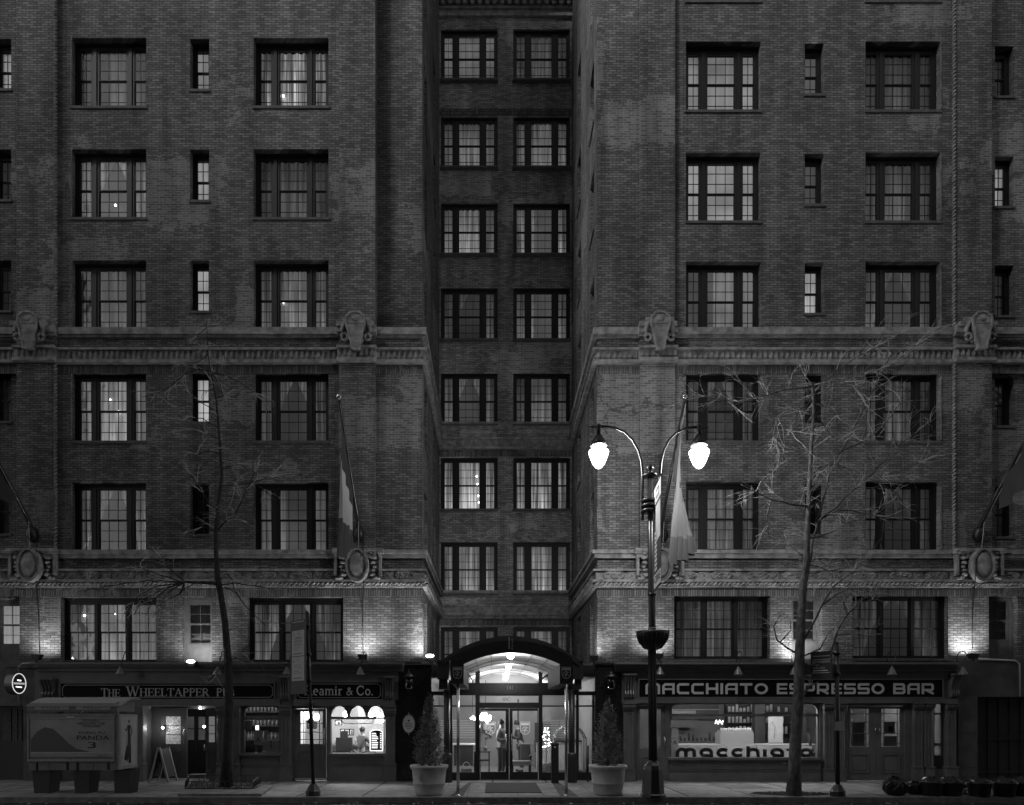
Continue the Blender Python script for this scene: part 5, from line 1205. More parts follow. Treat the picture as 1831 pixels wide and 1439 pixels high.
for a, b, g0, g1, hx, sx in ((859,910,860,904,905.5,877),(911,962,916.5,961,914.5,939)):
    d_ = door(ENT, a, b, 1266.5, 1395, (g0,g1,1271,1380), YE+.01, handle=(hx,1312,1343), m=METAL, yh=.09)
    mb = MB(); shield(mb, PX(sx,YE), PZ(1302,YE), .27, .36, YE+.02, .016); mb.build('emblem', FILM, d_)
mb = MB(); mb.pb(855, 968, 1393.8, 1395.6, YE-.12, YE-.01); mb.build('door_sill', STEEL, ENT)
# slatted privacy film bands on the side lights
for a, b, k in ((776,849,0),(971,1033,1)):
    mb = MB()
    for i in range(11): py = 1287+i*3.1; mb.pb(a, b, py, py+1.5, YE+.055, YE+.06)
    mb.build('privacy_film', FILM, ENT)
# vestibule vault and its continuation, ceiling, lobby room
X0, X1 = PX(829,-3.86), PX(1001,-3.86); XC = (X0+X1)/2; AH = (X1-X0)/2; ZS, ZP = 3.07, 3.335
def vz(x, zs=ZS, zp=ZP, ah=AH, xc=XC):
    r = (ah*ah+(zp-zs)**2)/(2*(zp-zs)); return zp-r+math.sqrt(max(r*r-(x-xc)**2, 0))
VAULT = mat('vault_lining', .6, .75)
mb = MB(); n = 24; mb.smooth = True
vs = []; 
for Y in (-3.8, 4.4): vs += [(X0+(X1-X0)*i/n, Y, vz(X0+(X1-X0)*i/n)) for i in range(n+1)]
mb.add(vs, [(i, i+1, n+2+i, n+1+i) for i in range(n)]); mb.build('vault', VAULT, ENT)
mb = MB()
for Y in (-2.9, -1.9, -.9, .9, 2, 3.2): mb.tube([(X0+(X1-X0)*i/n, Y, vz(X0+(X1-X0)*i/n)-.006) for i in range(n+1)], .011, 4)
for i in (3, 7, 12, 17, 21): x = X0+(X1-X0)*i/n; mb.tube([(x,-3.7,vz(x)-.006),(x,4.3,vz(x)-.006)], .008, 4)
mb.build('vault_rib', MID, ENT)
mb = MB(); mb.box(XL+.02, X0-.01, .3, 4.4, 2.98, 3.02); mb.box(X1+.01, XR-.02, .3, 4.4, 2.98, 3.02); mb.box(X0-.01, X1+.01, 4.4, 4.45, 2.98, 3.35); mb.box(XL, XR, 4.45, 6.2, 2.95, 2.99)
mb.build('lobby_ceiling', mat('lobby_ceiling', .6, .7), ENT)
LW = mat('lobby_wall', .3, .7, noise=.1, nscale=2)
mb = MB(); mb.box(XL-.02, XL+.03, .3, 6.2, 0, 3.0); mb.box(XR-.03, XR+.02, .3, 6.2, 0, 3.0); mb.box(XL+.03, XR-.03, 5.6, 5.65, 0, 2.95)
mb.box(PX(957,4.2), PX(985,4.2), 4.2, 4.3, 0, 2.2); mb.build('lobby_wall', LW, ENT)
mb = MB(); mb.box(XL+.03, XR-.03, .26, 5.6, .006, .012); mb.build('lobby_floor', mat('lobby_floor', .3, .3, noise=.2), ENT)
mb = MB(); mb.pb(956, 984, 1292, 1345, 4.15, 4.19); mb.pb(925, 928, 1250, 1290, 4.5, 4.56); mb.build('wall_panel', TIMBERD, ENT)
for x, y, e in ((PX(870,2),2.0,34),(PX(960,2.4),2.4,34),(PX(915,1),4.6,22)): light('lobby_light', (x,y,2.8), e, ENT, .2)

CAN = thing('entrance_canopy', 'dark fabric barrel canopy on two steel posts reaching from the entrance to the kerb', 'canopy', (XC, -2, 0))
YF, YK = -3.86, -.45
XA, XB = PX(806,YF), PX(1024.5,YF); AO = (XB-XA)/2; ZOS, ZOP = PZ(1176,YF), PZ(1145,YF)
oz = lambda x: vz(x, ZOS, ZOP, AO, (XA+XB)/2)
mb = MB(); n = 28
out = [(XA+(XB-XA)*i/n, oz(XA+(XB-XA)*i/n)) for i in range(n+1)]; inn = [(X0+(X1-X0)*i/n, vz(X0+(X1-X0)*i/n)) for i in range(n+1)]
vs = [(x,YF,z) for x, z in out]+[(x,YF,z) for x, z in inn]+[(x,YF+.06,z) for x, z in out]+[(x,YF+.06,z) for x, z in inn]; m_ = n+1
fs = []
for i in range(n): fs += [(i, m_+i, m_+i+1, i+1), (m_+i, 3*m_+i, 3*m_+i+1, m_+i+1)]
mb.add(vs, fs)
zbk = PZ(1222,YF)
mb.box(XA, X0, YF, YF+.06, zbk, oz(XA)) if False else None
mb.add([(XA,YF,zbk),(X0,YF,zbk),(X0,YF,ZS),(XA,YF,oz(XA))], [(0,1,2,3)]); mb.add([(X1,YF,zbk),(XB,YF,zbk),(XB,YF,oz(XB)),(X1,YF,ZS)], [(0,1,2,3)])
fv = mb.build('front_valance', CLOTHD, CAN)
mb = MB(); mb.smooth = True; vs = []
for Y in (YF+.06, YK): vs += [(x, Y, z) for x, z in out]
mb.add(vs, [(i, i+1, n+2+i, n+1+i) for i in range(n)]); mb.build('canopy_roof', CLOTHD, CAN)
for xa, xb in ((XA, X0), (X1, XB)):
    mb = MB(); mb.add([(xa,YF+.01,zbk),(xa,YK,zbk+.15),(xa,YK,oz(XA)),(xa,YF+.01,oz(XA))], [(0,1,2,3)]) if xa == XA else None
    xi = X0 if xa == XA else X1; xo = XA if xa == XA else XB
    mb.add([(xo,YF+.01,zbk),(xo,YK,zbk),(xo,YK,oz(XA)),(xo,YF+.01,oz(XA))], [(0,1,2,3)]) if xa != XA else None
    mb.add([(xi,YF+.005,zbk),(xi,YK,zbk),(xi,YK,ZS),(xi,YF+.005,ZS)], [(0,1,2,3)])
    mb.add([(xo,YF+.005,zbk),(xi,YF+.005,zbk),(xi,YK,zbk),(xo,YK,zbk)], [(0,1,2,3)])
    mb.build('side_valance', CLOTHD, CAN)
mb = MB()
for sx in (818, 1012.5): shield(mb, PX(sx,YF), PZ(1203,YF), .2, .26, YF-.006, .014)
mb.build('emblem', LETTER, CAN)
mb = MB()
# vertical name lettering on the crown of the valance
for i, ch in enumerate('STAR'): txt(mb, ch, Vector((PX(916,YF), YF-.006, PZ(1145.5+i*5.2,YF))), XU, ZU, NY, .045, .045)
for i in range(7): mb.box(PX(909.5,YF), PX(911.5,YF), YF-.008, YF-.003, PZ(1142+i*3,YF), PZ(1139.6+i*3,YF))
mb.build('lettering', LETTER, CAN)
for px in (819, 1012.5):
    X = PX(px,-3.8); mb = MB(); mb.tube([(X,-3.8,0),(X,-3.8,2.7)], .036, 16); mb.lathe([(.07,0.002),(.07,.02),(.04,.04)], X, -3.8, 16); mb.build('post', STEEL, CAN)
# rear hood: wider arched lip and end boxes close to the facade
YH = -.75; a0, a1 = PX(790,YH), PX(1036,YH); n = 24; mb = MB()
zh0, zh1 = PZ(1180,YH), PZ(1137,YH); hz_ = lambda x: vz(x, zh0, zh1, (a1-a0)/2, (a0+a1)/2)
o1 = [(a0+(a1-a0)*i/n, hz_(a0+(a1-a0)*i/n)) for i in range(n+1)]; th = .16
vs = [(x,YH,z) for x, z in o1]+[(x,YH,z-th) for x, z in o1]+[(x,.1,z) for x, z in o1]+[(x,.1,z-th) for x, z in o1]; m_ = n+1; fs = []
for i in range(n): fs += [(i,m_+i,m_+i+1,i+1),(i,i+1,2*m_+i+1,2*m_+i),(m_+i,3*m_+i,3*m_+i+1,m_+i+1)]
mb.add(vs, fs); mb.build('hood', METAL, CAN)
mb = MB(); mb.pb(782, 803, 1182, 1214, -.7, .1); mb.pb(785, 800, 1214, 1232, -.6, .05); mb.build('hood_bracket', METAL, CAN); mb = MB(); mb.pb(1024, 1043, 1182, 1214, -.7, .1); mb.pb(1027, 1040, 1214, 1232, -.6, .05); mb.build('hood_bracket', METAL, CAN)
mb = MB(); mb.pb(782, 803, 1180, 1181.8, -.74, .1); mb.pb(1024, 1043, 1180, 1181.8, -.74, .1); mb.build('hood_capping', STEEL, CAN)
for px in (799, 1022):
    mb = MB(); X = PX(px,-.45); mb.lathe([(.09,0.01),(.09,2.6)], X, -.45, 12); mb.lathe([(.16,.0),(.16,.72),(.13,.8),(.095,.84)], X, -.45, 8, False, rad(22.5)); mb.build('column', METAL, CAN)
for i, (px, py, Y) in enumerate(((913,1172,-3.62),(909,1192,-.35),(904.5,1212,3.7))):
    t_ = thing('pendant_lamp', ['large round globe lamp at the front edge of the canopy vault','drop lamp with a square cap in the middle of the canopy vault','small drop lamp deep inside the vault over the lobby'][i], 'lamp', P(px,py,Y), 'lamps under the canopy vault')
    c = P(px, py, Y); r = (.085, .075, .07)[i]
    mb = MB(); mb.ball(c, r, 16, 12); mb.build('globe', LAMPG, t_)
    mb = MB(); mb.lathe([(.05,c.z+r-.01),(.07,c.z+r+.02),(.02,c.z+r+.04),(.02,max(c.z+r+.05, 3.32))], c.x, c.y, 14); mb.build('lamp_cap', METAL, t_)
    light('globe_light', c-Vector((0,0,r+.05)), (20,7,4)[i], t_, .08)
# ---- lobby contents
person('barber in dark clothes with dark hair standing in the bright barber window', Vector(BARBER_SPOT), rad(150), 1.52,
       (((-.27,-.12,1.2),(-.1,-.34,1.28)), ((.27,-.12,1.2),(.1,-.34,1.28))), mat('barber_coat', .12, .8), TROUS, HAIR, .1)
for i, (px0, px1, py0, py1, Y, l_) in enumerate(((863,880,1292,1306,5.4,'pale framed picture on the lobby wall left of the standing man'),(1000,1022,1288,1300,5.4,'long framed picture behind the arched rail of the luggage cart'))):
    t_ = thing('wall_picture', l_, 'picture', P(px0, py1, Y)); mb = MB(); mb.pb(px0, px1, py0, py1, Y, Y+.05); mb.build('picture_frame', SIGNB, t_); mb = MB(); mb.pb(px0+1, px1-1, py0+1, py1-1, Y-.01, Y-.001); mb.build('print', PALE, t_)
person('man in a light shirt standing with bent arms behind the left glass door', Vector((PX(897,1.5),1.5,.012)), rad(60), 1.74,
       (((-.3,-.02,1.14),(-.16,-.28,1.12)), ((.3,-.04,1.14),(.14,-.28,1.12))), SHIRT, mat('trousers_mid', .16, .8), HAIR)
person('figure in dark clothes leaning towards the desk behind the right glass door', Vector((PX(932,3.2),3.2,.012)), rad(-80), 1.7,
       (((-.28,-.1,1.15),(-.18,-.38,1.2)), ((.28,-.1,1.15),(.18,-.38,1.25))), mat('coat_dark', .06, .8), TROUS, HAIR, .25)
t_ = thing('armchair', 'upholstered chair with wooden arms behind the right glass door', 'chair', (PX(930,1.3),1.3,.012))
cx = PX(932,1.3); mb = MB(); mb.box(cx-.3, cx+.3, 1.05, 1.6, .38, .5); mb.build('seat', PALE, t_)
mb = MB(); mb.box(cx-.02, cx+.3, 1.55, 1.68, .5, 1.0); mb.build('backrest', MID, t_)
for sx in (-1,1):
    for yy in (1.08, 1.6): mb = MB(); mb.box(cx+sx*.27-.025, cx+sx*.27+.025, yy-.025, yy+.025, .012, .38); mb.build('leg', TIMBERD, t_)
    mb = MB(); mb.box(cx+sx*.29-.03, cx+sx*.29+.03, 1.05, 1.6, .62, .66); mb.box(cx+sx*.29-.02, cx+sx*.29+.02, 1.07, 1.11, .5, .62); mb.build('armrest', TIMBERD, t_)
t_ = thing('side_table', 'narrow two-tier side table behind the left glass door', 'table', (PX(868,1.2),1.2,.012)); cx = PX(866,1.2)
mb = MB(); mb.box(cx-.32, cx+.18, 1.0, 1.4, .76, .8); mb.box(cx-.3, cx+.16, 1.02, 1.38, .5, .53); mb.build('tabletop', DARK, t_)
for sx in (-.3, .14):
    for yy in (1.02, 1.35): mb = MB(); mb.box(cx+sx-.012, cx+sx+.025, yy, yy+.03, .012, .76); mb.build('leg', DARK, t_)
t_ = thing('orchid', 'white orchid on a bent stem standing on the side table', 'plant', (cx+.02,1.2,.8))
mb = MB(); mb.lathe([(.05,.8),(.07,.92)], cx+.02, 1.2, 12); mb.build('pot', WHITE, t_)
mb = MB(); mb.tube([(cx+.02,1.2,.9),(cx+.06,1.2,1.15),(cx+.14,1.2,1.3),(cx+.24,1.2,1.33)], .008, 6); mb.build('stem', DARK, t_)
mb = MB()
for i in range(14): mb.ball((cx+.14+ER.uniform(-.1,.12),1.2+ER.uniform(-.05,.05),1.3+ER.uniform(-.12,.1)), .035, 6, 4, (1,.4,1))
mb.build('blossom', WHITE, t_)
t_ = thing('handbag', 'pale handbag with a tall loop handle on the lobby floor at left', 'bag', (PX(835,.9),.9,.012)); cx = PX(834,.9)
mb = MB(); mb.add([(cx-.2,.8,.012),(cx+.2,.8,.012),(cx+.2,1,.012),(cx-.2,1,.012),(cx-.16,.85,.28),(cx+.16,.85,.28),(cx+.16,.95,.28),(cx-.16,.95,.28)], [(0,1,5,4),(1,2,6,5),(2,3,7,6),(3,0,4,7),(4,5,6,7),(3,2,1,0)]); mb.build('bag_body', PALE, t_)
mb = MB(); mb.tube([(cx+.12*math.cos(rad(a)), .9, .28+.2*math.sin(rad(a))) for a in range(0,181,15)], .012, 6); mb.build('bag_handle', WHITE, t_)
t_ = thing('luggage_cart', 'brass luggage cart with an arched rail behind the right side light', 'cart', (PX(1015,1.0),1.0,.012))
ca, cb = PX(990,1.0), PX(1046,1.0); cm = (ca+cb)/2; hw = (cb-ca)/2; zt_ = PZ(1297,1)
mb = MB()
for yy in (.75, 1.25): mb.tube([(ca,yy,.2),(ca,yy,zt_-.35)] + [(cm-hw*math.cos(rad(a)), yy, zt_-.5+.5*math.sin(rad(a))) for a in range(15,166,15)] + [(cb,yy,zt_-.35),(cb,yy,.2)], .022, 8)
mb.tube([(cm,.75,zt_),(cm,1.25,zt_)], .015, 6); mb.build('rail', CHROME, t_)
mb = MB(); mb.box(ca-.05, cb+.05, .7, 1.3, .15, .21); mb.build('deck', DARK, t_)
for sx in (ca+.08, cb-.08):
    for yy in (.78, 1.22): mb = MB(); mb.tube([(sx,yy-.02,.08),(sx,yy+.02,.08)], .068, 14); mb.build('wheel', LETTERD, t_)
t_ = thing('reception_desk', 'pale reception desk with a dark top at the back of the lobby', 'desk', (PX(990,4),4,.012))
mb = MB(); mb.box(PX(960,3.2), PX(1040,3.2), 3.2, 3.8, .012, 1.0); mb.build('desk_body', PALE, t_); mb = MB(); mb.box(PX(957,3.2), PX(1043,3.2), 3.15, 3.85, 1.001, 1.05); mb.build('desk_top', DARK, t_)
t_ = thing('console_table', 'low console with a pale top at the left side of the lobby', 'table', (PX(830,2),2,.012))
mb = MB(); mb.box(PX(806,2), PX(850,2), 1.9, 2.3, .95, 1.0); mb.build('tabletop', WHITE, t_); mb = MB(); mb.box(PX(812,2), PX(846,2), 1.95, 2.25, .3, .949); mb.build('cabinet', TIMBERD, t_)
for i, (px, py, Y, r) in enumerate(((845,1285,1.8,.075),(868,1283,1.5,.16))):
    c = P(px, py, Y); t_ = thing('chandelier', ['small glowing crystal chandelier left of the left door','large glowing crystal chandelier behind the left glass door'][i], 'chandelier', c, 'chandeliers in the lobby')
    mb = MB()
    for k in range(26 if i else 12):
        v = Vector((ER.gauss(0,1),ER.gauss(0,1),ER.gauss(0,.8))).normalized()*r*ER.uniform(.6,1); mb.ball(c+v, r*.28, 6, 4)
    mb.build('crystal_cluster', LAMPG, t_); mb = MB(); mb.tube([c+Vector((0,0,r)), Vector((c.x,c.y,2.98))], .01, 6); mb.build('chain', METAL, t_)
    light('chandelier_light', c-Vector((0,.0,r+.1)), (5,14)[i], t_, .1)
t_ = thing('lit_tree', 'small tree covered in white fairy lights behind the right side light', 'tree', (PX(978,1.6),1.6,.012))
c = P(977, 1345, 1.6); mb = MB()
for i in range(46): a = ER.uniform(0,6.28); hh = ER.random(); rr = .26*(1-hh*.75)*ER.uniform(.5,1); mb.ball((c.x+rr*math.cos(a),1.6+rr*math.sin(a),PZ(1343,1.6)+hh*.75), .013, 6, 4)
mb.build('fairy_light', LAMPG, t_)
mb = MB(); b0 = PZ(1345,1.6)
for i in range(160):
    a = ER.uniform(0,6.28); hh = ER.random(); rr = .27*(1-hh*.8); q = Vector((c.x,1.6,b0+hh*.8)); e_ = q+Vector((rr*math.cos(a),rr*math.sin(a),-.03)); s_ = Vector((-math.sin(a),math.cos(a),0))*.012
    mb.add([q+s_, q-s_, e_-s_, e_+s_], [(0,1,2,3)])
mb.build('foliage', LEAF, t_); mb = MB(); mb.lathe([(.14,.012),(.18,.4)], c.x, 1.6, 14); mb.tube([(c.x,1.6,.4),(c.x,1.6,b0+.7)], .02, 6); mb.build('tub', WHITE, t_)
# ash post and slim bollard at the right of the doors
t_ = thing('ash_bin', 'black square ash bin with a small round lock left of the right canopy post', 'bin', (PX(989,-.7),-.7,0))
mb = MB(); X = PX(992,-.7); mb.box(X-.1, X+.1, -.8, -.6, .0, PZ(1331,-.8)); mb.build('bin_body', METAL, t_)
mb = MB(); mb.box(X-.11, X+.11, -.81, -.59, PZ(1331,-.8), PZ(1328,-.8)); mb.ball((X,-.8,PZ(1336,-.8)), .03, 10, 6, (1,.4,1)); mb.build('bin_cap', STEEL, t_)
t_ = thing('bollard', 'slim black bollard with a pale foot beside the right conifer pot', 'bollard', (PX(1051,-.6),-.6,0))
mb = MB(); X = PX(1051,-.6); mb.tube([(X,-.6,.03),(X,-.6,PZ(1333,-.6))], .035, 10); mb.build('shaft', METAL, t_); mb = MB(); mb.lathe([(.06,.0),(.06,.03)], X, -.6, 12); mb.build('foot', PALE, t_)

# ================================================================ POTTED CONIFERS
def conifer(px, label):
    Y = -3.5; X = PX(px, Y); t_ = thing('potted_conifer', label, 'potted tree', (X, Y, 0), 'potted conifers at the entrance')
    mb = MB(); mb.lathe([(.30,0.0),(.335,.04),(.345,.1),(.37,.27),(.376,.275),(.378,.29),(.374,.3),(.39,.44),(.405,.60),(.44,.635),(.45,.66),(.455,.70),(.44,.71),(.41,.69),(.395,.62),(.2,.615)], X, Y, 40)
    sp = [(.0+.014*a*math.cos(a*.9), .0+.014*a*math.sin(a*.9)) for a in range(2, 9)]
    mb.build('pot', POT, t_)
    mb = MB(); el = arc(0,0,.1,.1,0,360,20)[:-1]; oo = Vector((X+(-.1 if px < 900 else .03), Y-.372, .43))
    mb.ribbon(el, .014, oo, XU, Vector((0,-.08,1)).normalized(), NY, .03, True, .012); mb.ribbon(arc(0,0,.055,.05,0,270,12), .012, oo, XU, Vector((0,-.08,1)).normalized(), NY, .03, False, .012)
    mb.build('pot_crest', POT, t_)
    mb = MB(); mb.lathe([(.39,.6),(.39,.64),(.01,.66)], X, Y, 24); mb.build('soil', SOIL, t_)
    mb = MB(); mb.tube([(X,Y,.62),(X,Y,1.6),(X,Y,2.15)], [.035,.025,.006], 8); mb.build('trunk', BARK, t_)
    r = random.Random(px); mb = MB()
    def prof(h): # h 0..1
        return .40*(min(1, (h+.06)/.14)**.6)*(1-h)**.72*(1+.05*math.sin(h*19+px))+.02
    for i in range(900):
        h = r.random()**1.15; a = r.uniform(0,6.28); lump = 1+.17*math.sin(a*3+h*9+px)+.13*math.sin(a*7-h*14+px)
        R_ = prof(h)*lump; z = .66+h*(1.55 if px < 900 else 1.46); base = Vector((X+math.cos(a)*R_*.45, Y+math.sin(a)*R_*.45, z-.05)); tip = Vector((X+math.cos(a)*R_*r.uniform(.85,1.1), Y+math.sin(a)*R_*r.uniform(.85,1.1), z+.09+r.uniform(0,.08)+(.1 if r.random() < .08 else 0)))
        ax = (tip-base); L = ax.length; sd = Vector((-math.sin(a),math.cos(a),0)); 
        for k in range(9):
            f = k/9; p0 = base+ax*f; w_ = .012+.03*(1-f); dv = (sd*r.uniform(-1,1)+Vector((0,0,1))*r.uniform(-.3,1)+Vector((math.cos(a),math.sin(a),0))*r.uniform(-.3,.8)).normalized()*r.uniform(.03,.065)
            wv = dv.cross(Vector((r.uniform(-1,1),r.uniform(-1,1),r.uniform(-1,1)))).normalized()*.008
            mb.add([p0-wv, p0+wv, p0+dv+wv*.4, p0+dv-wv*.4], [(0,1,2,3)])
    # loose leader tips
    for i in range(26):
        a = r.uniform(0,6.28); q = Vector((X+math.cos(a)*.05,Y+math.sin(a)*.05,2.05+r.uniform(-.1,.1))); e_ = q+Vector((r.uniform(-.03,.03),r.uniform(-.03,.03),r.uniform(.08,.2))); s_ = Vector((.008,0,0)); mb.add([q-s_,q+s_,e_], [(0,1,2)])
    mb.build('crown', LEAF, t_)
conifer(767.5, 'cone-shaped conifer in a large pale pot left of the entrance, beside the oval plaque')
conifer(1087, 'cone-shaped conifer in a large pale pot right of the entrance, beside the street lamp')
# ================================================================ STREET LAMP
YL = -3.86; SL = S(YL)
GLOBE = glow_mat('opal_globe', 8, .6)
T_ = thing('street_lamp', 'tall dark twin-arm street lamp with two glowing globes, a hanging basket and banner', 'street lamp', (PX(1168,YL), YL, 0))
q = lambda px, py, dy=0: Vector((PX(px,YL), YL+dy, PZ(py,YL)))
X = PX(1167.5,YL)
mb = MB(); mb.lathe([(.29,0.0),(.29,.05),(.26,.08),(.225,.62),(.20,.72),(.13,.80),(.12,.84)], X, YL, 8, False, rad(22.5)); mb.build('pedestal', METAL, T_)
mb = MB(); n = 16; pts = [(q(1167.5,1372), .088), (q(1166,1130), .082), (q(1165.5,1062), .08), (q(1164,1060), .066), (q(1162.5,850), .058)]
mb.tube([p for p, r in pts], [r for p, r in pts], 16)
for px, py in ((1165.5,1063),(1166,1125),(1166,1162)): c = q(px,py); mb.lathe([(.09,c.z-.03),(.1,c.z),(.09,c.z+.03)], c.x, YL, 16)
for a in range(0, 360, 45): mb.tube([q(1167.5,1370)+Vector((.085*math.cos(rad(a)),.085*math.sin(rad(a)),0)), q(1166,1165)+Vector((.08*math.cos(rad(a)),.08*math.sin(rad(a)),0))], .014, 5)
mb.build('pole', METAL, T_)
mb = MB(); c = q(1162,850); mb.lathe([(.07,c.z-.05),(.16,c.z-.03),(.17,c.z+.02),(.06,c.z+.04),(.05,c.z+.1),(.09,c.z+.14),(.09,c.z+.2),(.06,c.z+.24),(.01,c.z+.26)], c.x, YL, 16)
mb.build('collar', METAL, T_); mb = MB(); c = q(1162,905)
for dz in (-.12, 0, .12): mb.lathe([(.08,c.z+dz-.04),(.2,c.z+dz-.03),(.21,c.z+dz),(.2,c.z+dz+.03),(.08,c.z+dz+.04)], c.x, YL, 16)
mb.build('collar', METAL, T_)
for pts, tip in (([(1149,930),(1149,850),(1147,825),(1141,805),(1131,787),(1117,773),(1100,765),(1084,762.5),(1060,763)], (1051,762)), ([(1180,930),(1180,850),(1182,825),(1187,805),(1196,787),(1209,774),(1225,766),(1240,763.5),(1262,764)], (1268,763))):
    mb = MB(); mb.tube([q(*p) for p in pts], [.032]*3+[.03]*6, 10); mb.tube([q(*pts[-1]), q(*tip)], [.03,.004], 8); mb.build('arm', METAL, T_)
for px in (1070.5, 1250):
    c = q(px, 820); mb = MB()
    z = PZ(765,YL); mb.lathe([(.03,z-.16),(.06,z-.12),(.05,z-.02),(.075,z+.03),(.05,z+.08),(.01,z+.1)], c.x, YL, 14); mb.lathe([(.06,z-.16),(.1,z-.22),(.16,z-.32),(.2,z-.42),(.19,z-.42),(.05,z-.17)], c.x, YL, 18); mb.build('lamp_hood', METAL, T_)
    mb = MB(); mb.lathe([(.02,c.z-.23),(.07,c.z-.205),(.13,c.z-.13),(.18,c.z-.02),(.215,c.z+.08),(.235,c.z+.15),(.225,c.z+.18),(.17,c.z+.21),(.05,c.z+.22)], c.x, YL, 24); mb.build('lamp_globe', GLOBE, T_)
    light('lamp_light', (c.x, YL, c.z+.02), 215, T_, .1)
mb = MB(); c = q(1167,1142); mb.lathe([(.1,c.z-.26),(.2,c.z-.22),(.31,c.z-.08),(.375,c.z+.1),(.38,c.z+.17),(.36,c.z+.17),(.34,c.z+.08),(.02,c.z+.06)], c.x, YL, 24)
for a in range(0, 360, 15): mb.tube([(c.x+.2*math.cos(rad(a)),YL+.2*math.sin(rad(a)),c.z-.225),(c.x+.32*math.cos(rad(a)),YL+.32*math.sin(rad(a)),c.z-.07),(c.x+.385*math.cos(rad(a)),YL+.385*math.sin(rad(a)),c.z+.1)], .009, 4)
mb.build('hanging_basket', METAL, T_)
# banner held on two bars reaching over the kerb
A_ = Vector((PX(1167,YL)+.02, YL-.08, 0)); B_ = Vector((PX(1182,YL-1.05), YL-1.05, 0)); UB = (B_-A_); LB = UB.length; UB.normalize(); NB = Vector((-UB.y*-1, UB.x*-1, 0)).normalized()
NB = Vector((UB.y, -UB.x, 0)); NB = NB if NB.x < 0 else -NB
zt0, zb0 = PZ(878,YL), PZ(1056,YL)
def bq(mb, u0, u1, z0, z1, off): mb.add([A_+UB*u0*LB+ZU*z0+NB*off, A_+UB*u1*LB+ZU*z0+NB*off, A_+UB*u1*LB+ZU*z1+NB*off, A_+UB*u0*LB+ZU*z1+NB*off], [(0,1,2,3)])
mb = MB(); bq(mb, 0, 1, zb0, zt0, 0); bq(mb, 0, 1, zb0, zt0, -.006); bn = mb.build('banner', CLOTHK, T_)
H_ = zt0-zb0
mb = MB(); bq(mb, .0, 1, zt0-H_*.17, zt0-.01, .004); bq(mb, 0, 1, zb0+.01, zb0+H_*.14, .004); bq(mb, .25, .9, zt0-H_*.55, zt0-H_*.2, .004)
for i in range(9): bq(mb, .08, .42, zb0+H_*(.17+i*.045), zb0+H_*(.2+i*.045), .004)
mb.build('banner_print', WHITE, bn)
mb = MB(); txt(mb, 'CBRE', A_+UB*.5*LB+ZU*(zb0+H_*.05), UB*(1 if UB.x > 0 else -1) if False else UB, ZU, NB, .17, .8, pro=.008)
mb.ribbon([(-.2,-.08),(.2,-.08),(.2,.08),(-.2,.08)], .03, A_+UB*.5*LB+ZU*(zt0-H_*.09), UB, ZU, NB, .003, True, .008); mb.build('lettering', LETTERD, bn)
mb = MB(); mb.tube([A_+ZU*(zt0+.02)-UB*.1, B_+ZU*(zt0+.02)], .016, 6); mb.tube([A_+ZU*(zb0-.02)-UB*.1, B_+ZU*(zb0-.02)], .016, 6); mb.build('banner_bar', METAL, T_)

# ================================================================ SIGN POSTS
def signpost(label, base, top, coll, r=.045):
    Y = GY(base[1])+.15; t_ = thing('sign_post', label, 'sign post', (PX(base[0],Y), Y, 0)); b = Vector((PX(base[0],Y), Y, 0)); t0 = P(top[0], top[1], Y)
    mb = MB(); mb.lathe([(.165,0),(.165,.12),(.15,.14),(.085,.27),(.07,.28)], b.x, Y, 4 if False else 8, False, rad(22.5)); mb.build('base', METAL, t_)
    mb = MB(); mb.tube([b+Vector((0,0,.25)), t0], [r, r*.92], 12); mb.ball(t0, r*1.05, 10, 6); mb.build('pole', METAL, t_)
    for py in coll:
        mb = MB()
        f = (py-base[1])/(top[1]-base[1]); c = b.lerp(t0, f); mb.lathe([(r*1.1,c.z-.05),(r*1.5,c.z-.04),(r*1.5,c.z+.04),(r*1.1,c.z+.05)], c.x, Y, 12)
        mb.box(c.x-.11, c.x, Y-.015, Y+.015, c.z-.015, c.z+.015); mb.build('clamp', METAL, t_)
    return t_, b, t0, Y
def flag_sign(t_, A, B, z0, z1, m, label_mats, rows):
    U = B-A; L = U.length; U.normalize(); N = Vector((U.y, -U.x, 0)); N = N if N.y < 0 else -N
    def bq(mb, u0, u1, a, b, off): mb.add([A+U*u0*L+ZU*a+N*off, A+U*u1*L+ZU*a+N*off, A+U*u1*L+ZU*b+N*off, A+U*u0*L+ZU*b+N*off], [(0,1,2,3)])
    return U, L, N, bq
t_, b, t0, Y = signpost('slim post leaning slightly with a tall grey parking sign, left of the barber window', (560,1424), (549,1096), (1119,1170,1218,1290))
A = Vector((PX(519.5,Y+.2), Y+.2, 0)); B = Vector((PX(547,Y-.28), Y-.28, 0)); z0, z1 = PZ(1241,Y), PZ(1109,Y)
U, L, N, bq = flag_sign(t_, A, B, z0, z1, None, None, None); H_ = z1-z0
mb = MB(); bq(mb, 0, 1, z0, z1, 0); bq(mb, 0, 1, z0, z1, -.012)
for u in (0, 1): mb.add([A+U*u*L+ZU*z0, A+U*u*L+ZU*z1, A+U*u*L+ZU*z1-N*.012, A+U*u*L+ZU*z0-N*.012], [(0,1,2,3)])
sg = mb.build('sign_panel', DARK, t_)
mb = MB(); bq(mb, .1, .9, z0+H_*.515, z0+H_*.86, .003); bq(mb, .1, .9, z0+H_*.18, z0+H_*.505, .003); bq(mb, .12, .86, z1-.05, z1-.035, .003)
mb.build('sign_face', mat('sign_face', .42, .5), sg)
mb = MB()
W_ = lambda s, u, z, h, w_: txt(mb, s, A+U*u*L+ZU*(z0+H_*z), U, ZU, N, h, w_, pro=.007)
